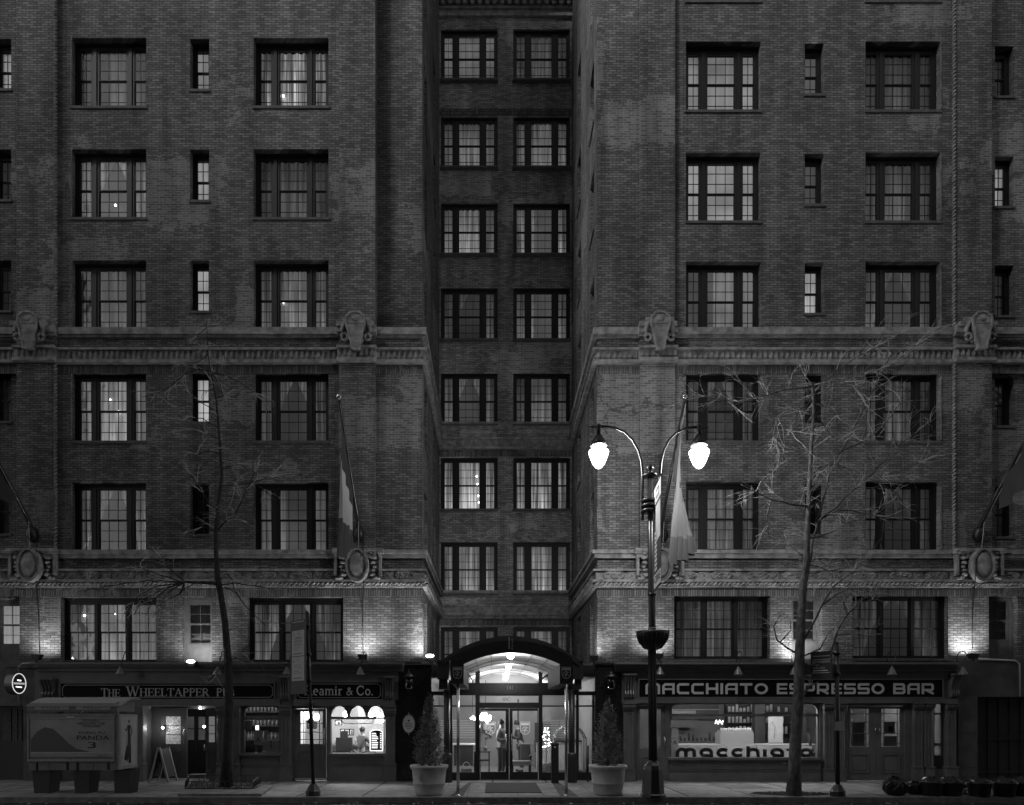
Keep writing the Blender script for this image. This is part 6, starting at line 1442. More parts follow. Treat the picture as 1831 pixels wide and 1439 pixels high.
W_('3', .22, .79, .08, .05); W_('HOUR', .55, .835, .02, .12); W_('METERED', .57, .815, .02, .14); W_('PARKING', .57, .795, .02, .14)
W_('COMMERCIAL', .5, .745, .045, .36); W_('VEHICLES ONLY', .5, .70, .045, .36); W_('OTHERS NO STANDING', .5, .66, .035, .36); W_('Monday - Friday', .45, .62, .03, .3); W_('7am - 7pm', .35, .59, .03, .2)
W_('6', .22, .43, .08, .05); W_('HOUR', .5, .48, .02, .12); W_('METERED', .5, .45, .02, .14)
W_('Monday - Friday', .48, .385, .03, .3); W_('7pm - Midnight', .48, .355, .03, .3); W_('Saturday', .4, .305, .03, .2); W_('8am - Midnight', .48, .275, .03, .3)
for zz in (.545, .215): mb.add([A+U*.2*L+ZU*(z0+H_*zz-.008)+N*.007, A+U*.75*L+ZU*(z0+H_*zz-.008)+N*.007, A+U*.75*L+ZU*(z0+H_*zz+.008)+N*.007, A+U*.2*L+ZU*(z0+H_*zz+.008)+N*.007], [(0,1,2,3)])
mb.build('lettering', LETTERD, sg)
mb = MB(); c = P(558, 1264, Y); mb.box(c.x-.07, c.x+.07, Y-.06, Y-.05, c.z-.1, c.z+.1); mb.build('tied_notice', glass_mat('plastic_sleeve', .8), t_)
t_, b, t0, Y = signpost('slim post with a dark no-standing sign and a paper tied round it', (1498,1425), (1496,1150), (1168,1205), .05)
A = Vector((PX(1449.5,Y+.2), Y+.2, 0)); B = Vector((PX(1488,Y-.12), Y-.12, 0)); z0, z1 = PZ(1214,Y), PZ(1164,Y)
U, L, N, bq = flag_sign(t_, A, B, z0, z1, None, None, None); H_ = z1-z0
mb = MB(); bq(mb, 0, 1, z0, z1, 0); bq(mb, 0, 1, z0, z1, -.012)
for u in (0, 1): mb.add([A+U*u*L+ZU*z0, A+U*u*L+ZU*z1, A+U*u*L+ZU*z1-N*.012, A+U*u*L+ZU*z0-N*.012], [(0,1,2,3)])
sg = mb.build('sign_panel', DARK, t_)
mb = MB(); bq(mb, .12, .88, z0+H_*.82, z0+H_*.84, .004); bq(mb, .12, .94, z0+H_*.7, z0+H_*.715, .004); bq(mb, .12, .8, z0+H_*.29, z0+H_*.33, .004); bq(mb, .08, .9, z0+H_*.22, z0+H_*.24, .004)
txt(mb, 'NO STANDING', A+U*.5*L+ZU*(z0+H_*.58), U, ZU, N, .06, .38, pro=.005); txt(mb, 'Hotel', A+U*.24*L+ZU*(z0+H_*.48), U, ZU, N, .05, .12, pro=.005); txt(mb, 'Loading Zone', A+U*.38*L+ZU*(z0+H_*.38), U, ZU, N, .05, .27, pro=.005)
mb.build('lettering', WHITE, sg)
mb = MB(); c = P(1498, 1298, Y); mb.add([(c.x-.12,Y-.06,c.z-.1),(c.x+.12,Y-.06,c.z-.1),(c.x+.105,Y-.06,c.z+.11),(c.x-.1,Y-.06,c.z+.1)], [(0,1,2,3)]); mb.lathe([(.055,c.z-.05),(.06,c.z+.08)], c.x, Y, 10); mb.build('tied_notice', PALE, t_)

# ================================================================ PHONE KIOSK
YK0 = -3.3; K = thing('phone_kiosk', 'pale grey twin phone kiosk with a curved roof and posters, on three stout legs', 'phone kiosk', (PX(130,YK0), YK0, 0))
YKB = YK0+.78
mb = MB(); xa, xb = PX(47,YK0-.08), PX(208,YK0-.08); pr = []
for i in range(9):
    a = i/8; pr.append((YK0-.045+(YKB+.145-YK0)*a, 2.13+.2*math.sin(math.pi*(a*.62+.0))))
vs = [(xa-.02, y, z) for y, z in pr]+[(xb+.08, y, z) for y, z in pr]+[(xa-.02, y, z-.035) for y, z in pr]+[(xb+.08, y, z-.035) for y, z in pr]; m_ = 9
fs = [(i,i+1,m_+i+1,m_+i) for i in range(8)]+[(2*m_+i,3*m_+i,3*m_+i+1,2*m_+i+1) for i in range(8)]+[(i,2*m_+i,2*m_+i+1,i+1) for i in range(8)]+[(m_+i,m_+i+1,3*m_+i+1,3*m_+i) for i in range(8)]+[(0,m_,3*m_,2*m_)]
mb.add(vs, fs); mb.build('roof', KIOSKL, K)
mb = MB(); x0, x1 = PX(49,YK0), PX(210,YK0)
mb.box(x0, x1, YK0-.02, YK0+.06, PZ(1272,YK0), PZ(1259,YK0)+.02); mb.box(x1-.06, x1, YK0+.06, YKB, PZ(1272,YK0), 2.2)
mb.box(x0, x1, YK0, YK0+.1, PZ(1363,YK0), PZ(1276,YK0)); mb.box(x1-.05, x1+.001, YK0+.1, YKB, PZ(1376,YK0), PZ(1276,YK0)); mb.box(x0, x0+.05, YK0+.1, YKB, PZ(1376,YK0), PZ(1276,YK0))
mb.box((x0+x1)/2-.05, (x0+x1)/2+.05, YK0+.1, YKB, PZ(1376,YK0), PZ(1276,YK0))
for a, b_ in ((51,64),(68,118),(123,136),(141,191),(196,209)): mb.box(PX(a,YK0), PX(b_,YK0), YK0+.01, YK0+.3, PZ(1377,YK0), PZ(1363.2,YK0))
for a, b_ in ((49,66),(114,136),(190,210)): mb.box(PX(a,YK0), PX(b_,YK0), YK0+.02, YK0+.08, PZ(1276,YK0), PZ(1272,YK0))
mb.build('cabinet', KIOSK, K)
mb = MB(); e = .03; x0p, x1p, z0p, z1p = PX(50,YK0), PX(205,YK0), PZ(1361,YK0), PZ(1277,YK0)
mb.box(x0p, x1p, YK0-.03, YK0, z1p-e, z1p); mb.box(x0p, x1p, YK0-.03, YK0, z0p, z0p+e*1.6); mb.box(x0p, x0p+e, YK0-.03, YK0, z0p+e*1.6, z1p-e); mb.box(x1p-e, x1p, YK0-.03, YK0, z0p+e*1.6, z1p-e)
mb.box(x0p+e, x1p-e, YK0-.012, YK0-.001, PZ(1286,YK0), z1p-e)
mb.build('poster_case', KIOSKL, K)
mb = MB(); c = P(125,1281.5,YK0-.02); mb.box(c.x-.09, c.x+.09, YK0-.02, YK0-.013, c.z-.02, c.z+.02); mb.build('case_label', WHITE, K)
mb = MB(); mb.pb(54, 202, 1286.5, 1353, YK0-.008, YK0-.001); ps = mb.build('poster', mat('poster_grey', .34, .35, noise=.25, nscale=1.2), K)
mb = MB(); Yp = YK0-.010
hill = [(55,1350),(55,1322),(66,1308),(80,1300),(95,1303),(112,1318),(124,1330),(136,1338),(160,1344),(200,1347),(201,1350)]
mb.prism([(PX(a,Yp),PZ(b_,Yp)) for a, b_ in hill], Yp, YK0-.002); mb.build('poster_shape', mat('poster_dark', .09, .4), ps)
mb = MB(); mb.pb(54, 202, 1344.5, 1347, YK0-.013, YK0-.002); mb.build('poster_stripe', PALE, ps)
mb = MB(); mb.pb(54, 202, 1347.2, 1353, YK0-.0135, YK0-.003); mb.build('poster_margin', KIOSKL, ps)
mb = MB()
def kt(s, px, py, h, w_): txt(mb, s, Vector((PX(px,YK0), YK0-.012, PZ(py,YK0))), XU, ZU, NY, h/S(YK0), w_/S(YK0))
kt('STUDENT', 164, 1290, 3.6, 32); kt('BECOMES THE', 164, 1295, 3.8, 49); kt('TEACHER', 164, 1300, 3.8, 32); kt('KUNG FU', 165, 1312, 4.5, 46); kt('PANDA', 167, 1322.5, 8, 58); kt('3', 165, 1337, 11, 15); kt('JANUARY 29', 186, 1351, 2, 20)
mb.build('lettering', LETTERD, ps)
mb = MB()
for a, b_ in ((62,123),(136,197)): mb.pb(a, b_, 1262, 1268.5, YK0-.03, YK0-.02)
mb.build('phone_label', PALE, K)
mb = MB()
for px in (92.5, 166.5): txt(mb, 'Phone', Vector((PX(px,YK0), YK0-.03, PZ(1267.2,YK0))), XU, ZU, NY, 4.0/S(YK0), 30/S(YK0), space=1.8)
mb.build('phone_lettering', LETTERD, K)
mb = MB()
for px in (52, 127, 206):
    for py in (1279, 1318, 1357): c = P(px, py, YK0-.03); mb.ball((c.x, YK0-.031, c.z), .012, 8, 5, (1,.5,1))
for px in (88, 167): mb.pb(px-.4, px+.4, 1363.5, 1376.5, YK0+.004, YK0+.009)
mb.build('rivets_and_seams', METAL, K)
mb = MB(); c = P(148, 1273, YK0-.03); mb.tube([c+Vector((-.05,0,-.02)), c+Vector((.05,0,.035))], .014, 6); mb.build('hinge', STEEL, K)
# end poster on the right side, with a slim dark figure drawn on it
UX = Vector((0,1,0)); NX = Vector((1,0,0)); x1s = x1+.004
mb = MB(); z0s, z1s = PZ(1376,YK0), PZ(1277,YK0); mb.box(x1+.001, x1+.05, YK0+.0, YKB+.05, z0s, z1s); mb.build('end_case', KIOSKL, K)
mb = MB(); mb.add([(x1+.053,YK0+.08,z0s+.08),(x1+.053,YKB-.02,z0s+.08),(x1+.053,YKB-.02,z1s-.06),(x1+.053,YK0+.08,z1s-.06)], [(0,1,2,3)]); ep = mb.build('poster', PALE, K)
mb = MB(); O = Vector((x1+.056, (YK0+YKB)/2+.03, z0s)); Hs = z1s-z0s
for wd, pts in ((.05,[(0,Hs*.9),(0,Hs*.84)]),(.11,[(0,Hs*.8),(-.01,Hs*.62)]),(.03,[(-.06,Hs*.79),(-.12,Hs*.7),(-.2,Hs*.74)]),(.03,[(.05,Hs*.79),(.13,Hs*.68),(.05,Hs*.6)]),(.13,[(-.01,Hs*.62),(.0,Hs*.4)]),(.1,[(.02,Hs*.4),(.02,Hs*.1)]),(.14,[(-.05,Hs*.42),(-.16,Hs*.16)])): mb.ribbon(pts, wd, O, UX, ZU, NX, .002, False, .0004*len(mb.f))
mb.build('poster_figure', LETTERD, ep)
for a, b_, c_, d_ in ((57,89,61,87),(131,161,134,158),(203,233,205,231)):
    Y1 = YK0+.1; mb = MB(); zt_ = PZ(1377,YK0)
    mb.add([(PX(a,Y1),Y1,zt_),(PX(b_,Y1),Y1,zt_),(PX(b_,Y1),Y1+.45,zt_),(PX(a,Y1),Y1+.45,zt_),(PX(c_,Y1),Y1,0),(PX(d_,Y1),Y1,0),(PX(d_,Y1),Y1+.4,0),(PX(c_,Y1),Y1+.4,0)], [(4,5,1,0),(5,6,2,1),(6,7,3,2),(7,4,0,3)]); mb.build('leg', mat('kiosk_leg', .045, .5, noise=.2), K)
for px in (92, 166):
    mb = MB(); c = P(px, 1320, YK0+.35); mb.box(c.x-.2, c.x+.2, YK0+.2, YK0+.4, c.z-.3, c.z+.3); ph = mb.build('telephone', DARK, K)
    mb = MB(); mb.tube([(c.x-.22,YK0+.42,c.z-.15),(c.x-.22,YK0+.45,c.z+.15)], .03, 8); mb.build('handset', LETTERD, ph)

# ================================================================ A-FRAME SIGN
t_ = thing('a_frame_sign', 'folding pavement sign board seen edge-on before the pub entry', 'sign board', (PX(287,-.5), -.5, 0))
for s_ in (-1, 1):
    mb = MB(); xt = PX(285,-.5)+s_*.02; xb_ = PX(285+s_*17,-.5); zt_ = PZ(1336,-.5)
    for yy in (-.55, -.02):
        mb.hull8([(xb_-.025,yy,0),(xb_+.025,yy,0),(xb_+.025,yy+.04,0),(xb_-.025,yy+.04,0)], [(xt-.02,yy,zt_),(xt+.02,yy,zt_),(xt+.02,yy+.04,zt_),(xt-.02,yy+.04,zt_)])
    mb.build('frame_leg', KIOSKL, t_)
    f = lambda t, o: (xb_+(xt-xb_)*t+o, zt_*t)
    (xa_, za_), (xc_, zc_) = f(.15, 0), f(.95, 0)
    mb = MB(); mb.hull8([(xa_-.008,-.51,za_),(xa_+.008,-.51,za_),(xa_+.008,-.02,za_),(xa_-.008,-.02,za_)], [(xc_-.008,-.51,zc_),(xc_+.008,-.51,zc_),(xc_+.008,-.02,zc_),(xc_-.008,-.02,zc_)]); mb.build('board', DARK, t_)

# ================================================================ TREES
def twig(mb, p, d, L, r, rr, droop, depth, seg=5):
    pts = [Vector(p)]; d = Vector(d).normalized(); st = L/seg; kk = []
    cv = Vector((rr.uniform(-1,1), rr.uniform(-1,1), rr.uniform(-.6,.6)))*.22
    for i in range(seg):
        d = (d + cv + Vector((rr.uniform(-.22,.22), rr.uniform(-.22,.22), rr.uniform(-.2,.2)-droop*(i+1)/seg))).normalized()
        pts.append(pts[-1]+d*st); kk.append(d.copy())
    mb.tube(pts, [r*(1-.8*i/seg) for i in range(seg+1)], 4 if r < .012 else 6, False)
    if depth > 0:
        for k in range(rr.randint(2, 4)):
            i = rr.randint(1, seg-1); a = kk[i] + Vector((rr.uniform(-1,1), rr.uniform(-1,1), rr.uniform(-.7,.9)))*.8
            twig(mb, pts[i], a, L*rr.uniform(.4,.7), max(.0032, r*.55), rr, droop, depth-1, max(3, seg-1))
def tree(label, Y, trunk, limbs, seed, twn, name='bare_tree', rtip=.008, tl=(.3,.75), droop=.1, bark=None, thin=1.0):
    rr = random.Random(seed); s = S(Y); t_ = thing(name, label, 'tree', (PX(trunk[0][0],Y), Y, 0))
    q = lambda px, py, dy=0: Vector((PX(px,Y), Y+dy, PZ(py,Y)))
    mb = MB(); pts = [q(a, b_) for a, b_, r in trunk]; pts[0].z = 0.0
    for i in range(1, len(pts)): pts[i].y += .02*math.sin(i*1.7+seed); pts[i].x += .008*math.sin(i*2.9)
    rs = [r/s for a, b_, r in trunk]; rs[0] *= 1.25
    mb.tube(pts, rs, 14); mb.build('trunk', bark or BARK, t_)
    lm = MB(); tw = MB()
    for L in limbs:
        n = len(L)-1; side = rr.uniform(-1,1); pp = []
        P0 = [q(a, b_, 0) for a, b_ in L[1:]]
        tot = sum((P0[i+1]-P0[i]).length for i in range(len(P0)-1)); acc = 0
        for i, p in enumerate(P0):
            if i: acc += (p-P0[i-1]).length
            p2 = p.copy(); dy = side*acc*.45; k = (CAMD+Y+dy)/(CAMD+Y); p2.y += dy; p2.x = p.x*k; p2.z = EYE+(p.z-EYE)*k; pp.append(p2)
        r0 = L[0]/s*thin
        # subdivide with small kinks
        fine = [pp[0]]
        for a, b_ in zip(pp, pp[1:]):
            m_ = max(1, int((b_-a).length/.22))
            for j in range(1, m_+1): fine.append(a.lerp(b_, j/m_) + Vector((rr.uniform(-.02,.02), rr.uniform(-.02,.02), rr.uniform(-.02,.02))))
        m_ = len(fine); lm.tube(fine, [r0*(1-.75*i/(m_-1))+.003 for i in range(m_)], 7)
        k = int(twn*tot)
        for j in range(k):
            i = min(m_-2, int(m_*(.12+.88*rr.random()**.7))); dr = (fine[i+1]-fine[i]).normalized()
            d = dr*rr.uniform(.2,1.1) + Vector((rr.uniform(-1,1), rr.uniform(-1,1), rr.uniform(-.5,1.0)))*.75
            twig(tw, fine[i], d, rr.uniform(*tl), rtip*rr.uniform(.6,1.1), rr, droop, 1)
    for j in range(int(twn*6)):   # short shoots on the trunk
        i = rr.randint(len(pts)//2, len(pts)-2); p = pts[i].lerp(pts[i+1], rr.random()); twig(tw, p, (rr.uniform(-1,1), rr.uniform(-1,1), rr.uniform(.0,.8)), rr.uniform(.2,.55), rtip*.8, rr, droop, 1)
    lm.build('limb', bark or BARK, t_); tw.build('crown', TWIG, t_)
    return t_
tree('slim bare dark-trunked tree inside the low hooped guard before the pub', -2.3,
  [(405,1409,9.5),(407,1350,8.6),(409,1300,8),(409,1250,7.6),(408,1180,6.4),(402,1110,5.6),(395,1060,5.2),(388,1035,5.4),(387,990,4),(386,945,3.6),(391,900,3.1),(396,850,2.7),(394,800,2.2),(391,760,1.9),(386,715,1.6),(380,680,1.3),(373,640,.9),(371,600,.6),(369,572,.35)],
  [(4.5,(390,1043),(360,1041),(330,1041),(322,1041)),(1.6,(330,1040),(300,1012),(285,995),(262,975)),(2.2,(330,1042),(285,1056),(255,1072),(238,1100)),(1.6,(325,1041),(265,1037),(225,1043),(165,1052),(125,1061)),(1.8,(330,1044),(322,1062),(302,1072)),(1.4,(325,1043),(300,1060),(285,1082),(272,1105)),(1.4,(322,1042),(280,1048),(250,1062),(225,1090)),(1.3,(326,1040),(290,1028),(255,1018),(232,1008)),(1.2,(330,1042),(300,1052),(278,1070),(262,1098)),(1.3,(350,1041),(330,1052),(315,1068)),
   (2.4,(392,1040),(405,1025),(415,1038),(419,1058)),(1.3,(419,1056),(440,1085),(462,1108),(475,1120)),(1.4,(395,1046),(420,1042),(452,1048),(490,1054)),(1.2,(400,1050),(412,1052),(420,1060)),
   (2.2,(386,952),(405,932),(420,920)),(1.6,(420,920),(432,895),(440,876),(450,862)),(1.2,(450,862),(480,853),(500,862)),(1.2,(450,862),(472,875),(490,895)),(1.0,(450,864),(420,868),(395,868)),(1.0,(447,864),(455,845),(462,830)),
   (1.3,(388,912),(373,898),(362,880),(342,868)),(1.0,(362,882),(352,862),(335,845),(318,828)),(1.1,(386,950),(362,942),(338,948)),
   (1.2,(395,812),(375,806),(352,812),(330,800)),(1.1,(392,785),(372,775),(345,770)),(1.0,(391,765),(362,748),(335,750),(305,752)),(1.0,(388,735),(362,722),(340,710)),(.9,(386,712),(405,705),(425,712)),
   (1.2,(380,665),(355,661),(330,668),(305,690),(280,704),(255,708)),(1.2,(380,666),(405,672),(430,684),(455,702),(470,712)),(1.0,(378,668),(395,690),(398,716)),(.8,(373,632),(350,650),(322,648)),(.8,(371,605),(392,618),(410,650)),(.6,(370,585),(352,600),(350,615)),
   (1.0,(396,840),(420,828),(448,836)),(1.0,(404,1188),(418,1178),(430,1168),(448,1150)),(.8,(420,1176),(440,1182),(470,1190)),(.8,(404,1130),(414,1124),(424,1134)),(.8,(403,1190),(385,1205),(370,1222))], 21, 4.6, rtip=.0095, tl=(.28,.75), droop=.16, bark=BARKD, thin=.8)
tree('thick pale bare tree with a leaning leader and many twigs right of the street lamp', -3.7,
  [(1419,1421,11),(1421,1370,10.5),(1424,1310,10),(1427,1250,9.3),(1430,1165,8.3),(1433,1100,7.2),(1437,1050,6.6),(1441,1000,5.2),(1444,950,4.6),(1447,880,4),(1451,800,3.4),(1454,740,2.8),(1454,700,2.2),(1452,682,1.5)],
  [(5.6,(1436,1058),(1446,1010),(1455,960),(1463,925)),(3.2,(1463,928),(1474,880),(1484,848),(1500,810)),(2.1,(1500,812),(1528,762),(1552,715),(1580,660),(1600,620)),(1.7,(1502,808),(1545,790),(1585,755),(1620,705)),
   (3,(1460,935),(1495,905),(1530,872),(1552,857)),(1.8,(1550,858),(1590,812),(1630,780),(1675,745)),(1.5,(1552,857),(1600,850),(1640,825),(1680,820)),(1.3,(1552,858),(1590,872),(1612,900)),
   (2.0,(1462,930),(1500,910),(1560,920),(1600,935)),(2.2,(1444,905),(1412,902),(1382,893),(1352,880),(1325,866)),(1.3,(1380,893),(1372,920),(1374,955)),(1.3,(1410,902),(1385,880),(1365,862)),
   (2.0,(1454,690),(1425,694),(1392,700),(1352,712),(1300,718),(1242,704)),(1.6,(1350,712),(1330,690),(1310,668)),(1.8,(1455,688),(1490,678),(1525,690),(1552,715),(1560,745)),(1.8,(1456,700),(1495,662),(1545,632),(1610,600)),(1.5,(1460,705),(1520,675),(1590,655),(1660,600)),
   (1.6,(1455,700),(1440,672),(1434,655)),(1.5,(1452,715),(1428,735),(1418,770),(1432,802)),(1.5,(1450,740),(1415,728),(1390,745),(1382,780),(1398,810)),(1.4,(1455,720),(1485,728),(1505,755)),(1.3,(1454,735),(1475,765),(1510,800)),(1.5,(1448,860),(1468,835),(1500,830),(1530,845)),
   (1.6,(1442,965),(1480,955),(1525,925)),(1.4,(1440,985),(1478,1010),(1510,1000)),(1.3,(1442,1000),(1410,975),(1398,960)),(1.6,(1448,1010),(1480,1020),(1540,1010),(1570,1018)),
   (2.4,(1434,1150),(1452,1120),(1468,1085),(1490,1050),(1540,1010)),(1.8,(1470,1082),(1500,1060),(1540,1040)),(2.4,(1431,1172),(1410,1160),(1390,1145),(1383,1118),(1395,1100)),(1.3,(1395,1148),(1415,1128),(1412,1105)),
   (2.0,(1432,1175),(1465,1160),(1480,1135),(1492,1122)),(2.6,(1432,1195),(1465,1182),(1488,1162),(1497,1135),(1515,1098),(1540,1078),(1580,1066)),(1.5,(1498,1135),(1525,1132),(1560,1140)),(1.2,(1515,1098),(1508,1078),(1520,1060)),
   (3.6,(1427,1262),(1437,1240),(1450,1226),(1463,1218))], 5, 6.2, rtip=.0075, tl=(.35,.95), droop=.13, thin=.75)
# tree pits
g = MB(); g.prism([(0,0),(1,0),(1,1),(0,1)], 0, 1) if False else None
pp = [(PX(318,GY(1424)),GY(1424)),(PX(467,GY(1424)),GY(1424)),(PX(487,GY(1409)),GY(1409)),(PX(470,GY(1402)),GY(1402)),(PX(340,GY(1402)),GY(1402))]
g = MB(); g.add([(x,y,.06) for x, y in pp]+[(x,y,0.0) for x, y in pp], [(0,1,2,3,4)]+[(i,5+i,5+(i+1)%5,(i+1)%5) for i in range(5)]); struct(g.build('tree_pit_slab', CURBM))
yb0, yb1 = GY(1415)+.0, GY(1403)
g = MB(); g.add([(PX(335,yb0),yb0,.066),(PX(458,yb0),yb0,.066),(PX(462,yb1),yb1,.066),(PX(342,yb1),yb1,.066)], [(0,1,2,3)]); struct(g.build('tree_pit_soil', SOIL))
g = MB(); c = Vector((PX(1415,-3.4),-3.3,0)); el = arc(c.x, c.y, .95, .42, 0, 360, 24)[:-1]; g.add([(x,y,.008) for x, y in el], [tuple(range(24))]); 
struct(g.build('tree_pit_soil', SOIL))
gr = MB(); rr = random.Random(9)
for i in range(260):
    a = rr.uniform(0,6.28); r_ = math.sqrt(rr.random()); x, y = c.x+.9*r_*math.cos(a), c.y+.38*r_*math.sin(a); gr.ball((x,y,.012), rr.uniform(.01,.028), 5, 4, (1.3,1,.6))
o = gr.build('pit_gravel', SOIL); o['kind'] = 'stuff'
lt = MB()
for i in range(70): x = PX(335,-2.6)+rr.random()*1.75; y = rr.uniform(yb0+.06, yb1-.05); lt.ball((x,y,.075), rr.uniform(.012,.03), 5, 4, (1.4,1,.5))
o = lt.build('leaf_litter', MID); o['kind'] = 'stuff'
# low hooped tree guard
t_ = thing('tree_guard', 'low black hooped iron guard round the foot of the slim tree', 'railing', (PX(398,yb0), yb0, .06))
mb = MB(); cs_ = [Vector((PX(331,yb0),yb0,.06)), Vector((PX(452,yb0),yb0,.06)), Vector((PX(466,yb1),yb1,.06)), Vector((PX(338,yb1),yb1,.06))]
ra = MB()
for a, b_ in zip(cs_, cs_[1:]+cs_[:1]):
    L = (b_-a).length; n = max(3, int(L/.13)); d = (b_-a)/n; d1 = d
    for i in range(n-1):
        p0 = a+d*i; p1 = a+d*(i+2 if i+2 <= n else i+1)
        m_ = (p0+p1)/2; hw = (p1-p0)/2
        mb.tube([p0, p0+ZU*.11] + [m_-hw*math.cos(rad(t))+ZU*(.11+.09*math.sin(rad(t))) for t in range(20,161,20)] + [p1+ZU*.11, p1], .008, 5, False)
    ra.tube([a+ZU*.1, b_+ZU*.1], .007, 5); ra.tube([a+ZU*.02, b_+ZU*.02], .009, 5)
mb.build('hoops', METAL, t_); ra.build('rail', METAL, t_)

# ================================================================ FLAGPOLES AND FLAGS
def flagpole(px, lean, label):
    Xb = PX(px); base = Vector((Xb, 0, PZ(958))); tip = Vector((Xb-.02+lean, -2.6, PZ(715, -2.6)))
    t_ = thing('flagpole', label, 'flagpole', base, 'slanting flagpoles on the facade')
    mb = MB(); mb.tube([base+Vector((0,-.12,.0)), base.lerp(tip,.12), tip], [.08,.062,.036], 10); mb.build('pole', METAL, t_)
    mb = MB(); mb.ball(base+Vector((0,-.16,.0)), .17, 14, 10, (.9,1,1.3)); mb.build('pole_bracket', METAL, t_)
    mb = MB(); mb.ball(tip+Vector((0,-.02,.07)), .075, 14, 10); mb.build('ball_finial', STEEL, t_)
    mb = MB(); mb.tube([base.lerp(tip,.14)+Vector((.03,0,-.06)), tip+Vector((.03,0,-.1))], .008, 5); mb.tube([base.lerp(tip,.14)+Vector((.03,0,-.06)), base+Vector((0,-.28,-.6)), base+Vector((0,-.2,-1))], .008, 5); mb.build('halyard', PALE, t_)
    return t_, base, tip
def hang_flag(base, tip, f0, f1, w0, wb, zbot, zones, label, folds=5, seed=1, swing=0.0, name='flag', pale=None):
    # cloth hangs from the pole between f0 (tip side) and f1, gathered into folds, bottom at zbot
    rr = random.Random(seed); n, m_ = 40, 22; top = [tip.lerp(base, f0+(f1-f0)*i/n) for i in range(n+1)]; ph = rr.random()*6
    vs = []; mats_ = []
    c0 = top[0]
    for i in range(n+1):
        for j in range(m_+1):
            u, v = i/n, j/m_; p = top[i].copy(); zt_ = p.z-.03; zb_ = zbot + .38*u*(1 if swing >= 0 else 1)+.05*math.sin(u*9+ph)
            z = zt_+(zb_-zt_)*v
            gx = math.sin(u*folds*2*math.pi+ph+v*1.2)*(.03+wb*v)*min(1, .25+v)
            y = p.y + (c0.y+.35-p.y)*min(1, v*1.2)*.75
            x = p.x + gx + swing*v*(1-u) + w0*v*(u-.5)
            vs.append((x, y+math.cos(u*folds*2*math.pi+ph)*.06*v, z))
    mb = MB(); mb.smooth = True
    for i in range(n):
        for j in range(m_):
            mb.m = zones((i+.5)/n, (j+.5)/m_); k = i*(m_+1)+j; a = len(mb.v)
            mb.v += [vs[k], vs[k+m_+1], vs[k+m_+2], vs[k+1]]; mb.f.append((a,a+1,a+2,a+3)); mb.mi.append(mb.m); mb.sf.append(True)
    o = mb.build(name, [CLOTHK, pale or CLOTHW, CLOTHM], None, (top[0].x, top[0].y, top[0].z))
    return tag(o, label, 'flag', 'flags hanging from the slanting poles')
t1, b1, p1 = flagpole(644, 0, 'slanting flagpole over the cartouche left of the recess, with the narrow striped flag')
hang_flag(b1, p1, .06, .62, .18, .07, PZ(1003,-1.9), lambda u, v: 0 if v < .34 else (1 if v < .72 else 2), 'narrow limp flag in dark, pale and grey bands left of the recess', 3, 4, .02, pale=CLOTHP)
t2, b2, p2 = flagpole(1180, 0, 'slanting flagpole beside the street lamp banner, with the large pale flag')
hang_flag(b2, p2, .05, .46, .85, .13, PZ(1016,-1.9), lambda u, v: (2 if v > .84 else (0 if (.40 < v < .46 and .25 < u < .4) or (.46 < v < .52 and .55 < u < .62) or (.36 < v < .4 and .7 < u < .85) else 1)), 'large pale flag with a dark mark, behind the right street lamp globe', 4, 2, .16)
t3, b3, p3 = flagpole(65, 0, 'slanting flagpole at the far left edge, its tip outside the picture')
t4, b4, p4 = flagpole(1742, 0, 'slanting flagpole at the far right edge, its tip outside the picture')
def edge_flag(b_, p_, sx, label):
    mb = MB(); mb.smooth = True; n = 14; vs = []
    for i in range(n+1):
        for j in range(n+1):
            u, v = i/n, j/n; p = p_.lerp(b_, .04+.6*u); x = p.x+.05*math.sin(u*14+v*3)+.1*v*math.sin(u*9); z = p.z-.05-(1.7-1.25*u)*v if u > .001 else p.z-.05-1.7*v; vs.append((x, p.y+.05*math.sin(v*6), z))
    mb.add(vs, [(i*(n+1)+j, (i+1)*(n+1)+j, (i+1)*(n+1)+j+1, i*(n+1)+j+1) for i in range(n) for j in range(n)])
    return tag(mb.build('flag', CLOTHK, None, tuple(p_)), label, 'flag', 'flags hanging from the slanting poles')
edge_flag(b4, p4, 1, 'dark flag at the far right edge, cut off by the picture')
edge_flag(b3, p3, 1, 'dark flag at the far left edge, cut off by the picture')

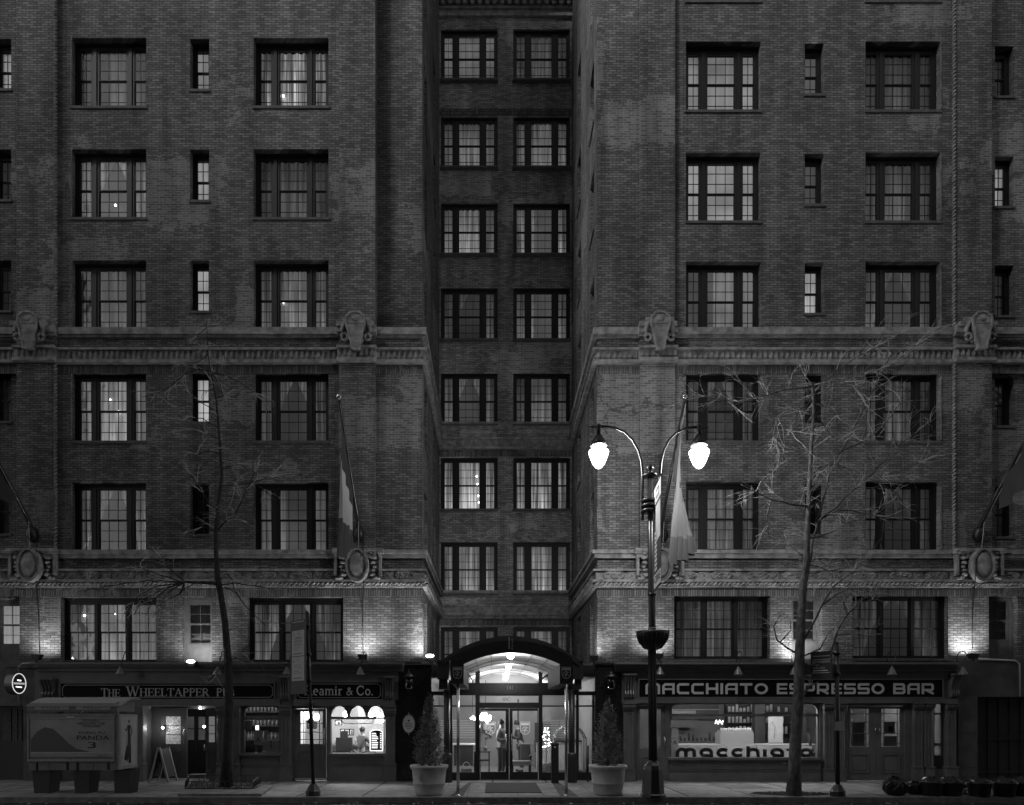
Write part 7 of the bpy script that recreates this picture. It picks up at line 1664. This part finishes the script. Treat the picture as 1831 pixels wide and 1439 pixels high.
# ================================================================ RUBBISH AT THE KERB, RIGHT
def bag(px, py, w_, h_, label, seed, Y=None):
    Y = GY(py)+.25; X = PX(px, Y); rr = random.Random(seed); mb = MB(); mb.smooth = True; n, m_ = 56, 36; ph = [rr.uniform(0,6.28) for _ in range(6)]; vs = []
    for i in range(m_+1):
        t = i/m_; th = math.pi*t; r = math.sin(th)**.75; z = (1-math.cos(th))/2
        if t > .86: r = max(.1, r*.7)
        for j in range(n):
            a = 2*math.pi*j/n; k = 1+.07*math.sin(a*3+ph[0]+t*4)+.06*math.sin(a*7+ph[1]-t*9)+.05*math.sin(a*11+ph[2]+t*13)*t
            k += .035*math.sin(a*19+ph[4]+t*23)+.03*math.sin(a*13-ph[5]-t*31); vs.append((X+w_/2*r*k*math.cos(a), Y+w_*.42*r*k*math.sin(a), max(0, (z-.03))*h_*(1+.05*math.sin(a*5+ph[3])*z)))
    mb.add(vs, [(i*n+j, i*n+(j+1)%n, (i+1)*n+(j+1)%n, (i+1)*n+j) for i in range(m_) for j in range(n)])
    t_ = thing('rubbish_bag', label, 'rubbish bag', (X, Y, 0), 'rubbish bags by the kerb'); mb.build('bag', BAG, t_)
    mb = MB()
    for k in range(9): a = k/9*6.28; mb.add([(X,Y,h_*.93),(X+.03*math.cos(a),Y+.03*math.sin(a),h_*.97),(X+.1*math.cos(a+.2),Y+.1*math.sin(a+.2),h_*(1.05+.06*math.sin(k*3))),(X+.07*math.cos(a+.7),Y+.07*math.sin(a+.7),h_*1.08)], [(0,1,2,3)])
    mb.build('knot', BAG, t_)
bag(1601, 1424, .56, .43, 'large shiny black rubbish bag, leftmost in the row by the kerb', 1)
bag(1637, 1422, .44, .30, 'low dark rubbish bag squeezed between the large bag and the first tub', 2)
def tub(px, py, label, first=None):
    Y = GY(py)+.24; X = PX(px, Y)
    if first: c = copy_tree(first, None, (X, Y, 0)); c['label'] = label; return c
    t_ = thing('recycling_tub', label, 'tub', (X, Y, 0), 'round tubs by the kerb')
    mb = MB(); mb.lathe([(.2,0),(.215,.02),(.25,.3),(.265,.31),(.265,.33),(.24,.33),(.2,.05)], X, Y, 24); mb.build('tub', BAG if False else mat('tub_plastic', .02, .3), t_)
    mb = MB(); rr = random.Random(4); n = 20; mb.smooth = True; vs = []
    for i in range(7):
        t = i/6
        for j in range(n): a = 6.283*j/n; r_ = (.25-.02*t-.19*t*t)*(1+.1*math.sin(a*5+t*6)); vs.append((X+r_*math.cos(a), Y+r_*math.sin(a), .3+.14*math.sin(t*1.57)*(1+.15*math.sin(a*4))))
    mb.add(vs, [(i*n+j, i*n+(j+1)%n, (i+1)*n+(j+1)%n, (i+1)*n+j) for i in range(6) for j in range(n)]); mb.build('bag_liner', BAG, t_); return t_
f_ = tub(1667, 1425, 'round dark tub with a bag bulging out, first in the row right of the bags')
tub(1700, 1425, 'round dark tub second in the row, just left of the short standpipe', f_); tub(1751, 1426, 'round dark tub just right of the short standpipe', f_); tub(1796, 1426, 'round dark tub fourth in the row before the service gate', f_); tub(1829, 1425, 'round dark tub cut off by the right edge of the picture', f_)
Y = GY(1421)+.1; X = PX(1724, Y); t_ = thing('standpipe', 'short dark standpipe with two shiny caps among the tubs', 'standpipe', (X, Y, 0))
mb = MB(); mb.lathe([(.09,0),(.09,.04),(.055,.06),(.055,.26),(.075,.28),(.06,.32),(.01,.34)], X, Y, 16); mb.build('pipe', METAL, t_)
for z in (.12, .24): mb = MB(); mb.ball((X, Y-.06, z), .035, 12, 8, (1,.6,1)); mb.build('cap', STEEL, t_)

# gutter strip and small litter along the kerb
g = MB(); g.add([(-60,-4.30,-.126),(60,-4.30,-.126),(60,-4.02,-.126),(-60,-4.02,-.126)], [(0,1,2,3)]); struct(g.build('gutter', mat('wet_gutter', .03, .25, noise=.6, nscale=2)))
rr = random.Random(31); lt = MB()
for i in range(150):
    x = rr.uniform(-14, 14); y = rr.choice([rr.uniform(-3.8,-.5), rr.uniform(-4.3,-4.05)]); z = .004 if y > -3.9 else -.12; a = rr.uniform(0,3.1); s_ = rr.uniform(.012,.035); u = Vector((math.cos(a),math.sin(a),0))*s_; v = Vector((-math.sin(a),math.cos(a),0))*s_*.6
    c = Vector((x,y,z)); lt.add([c-u-v, c+u-v, c+u+v+ZU*.015, c-u+v+ZU*.004], [(0,1,2,3)])
o = lt.build('litter', PALE); o['kind'] = 'stuff'
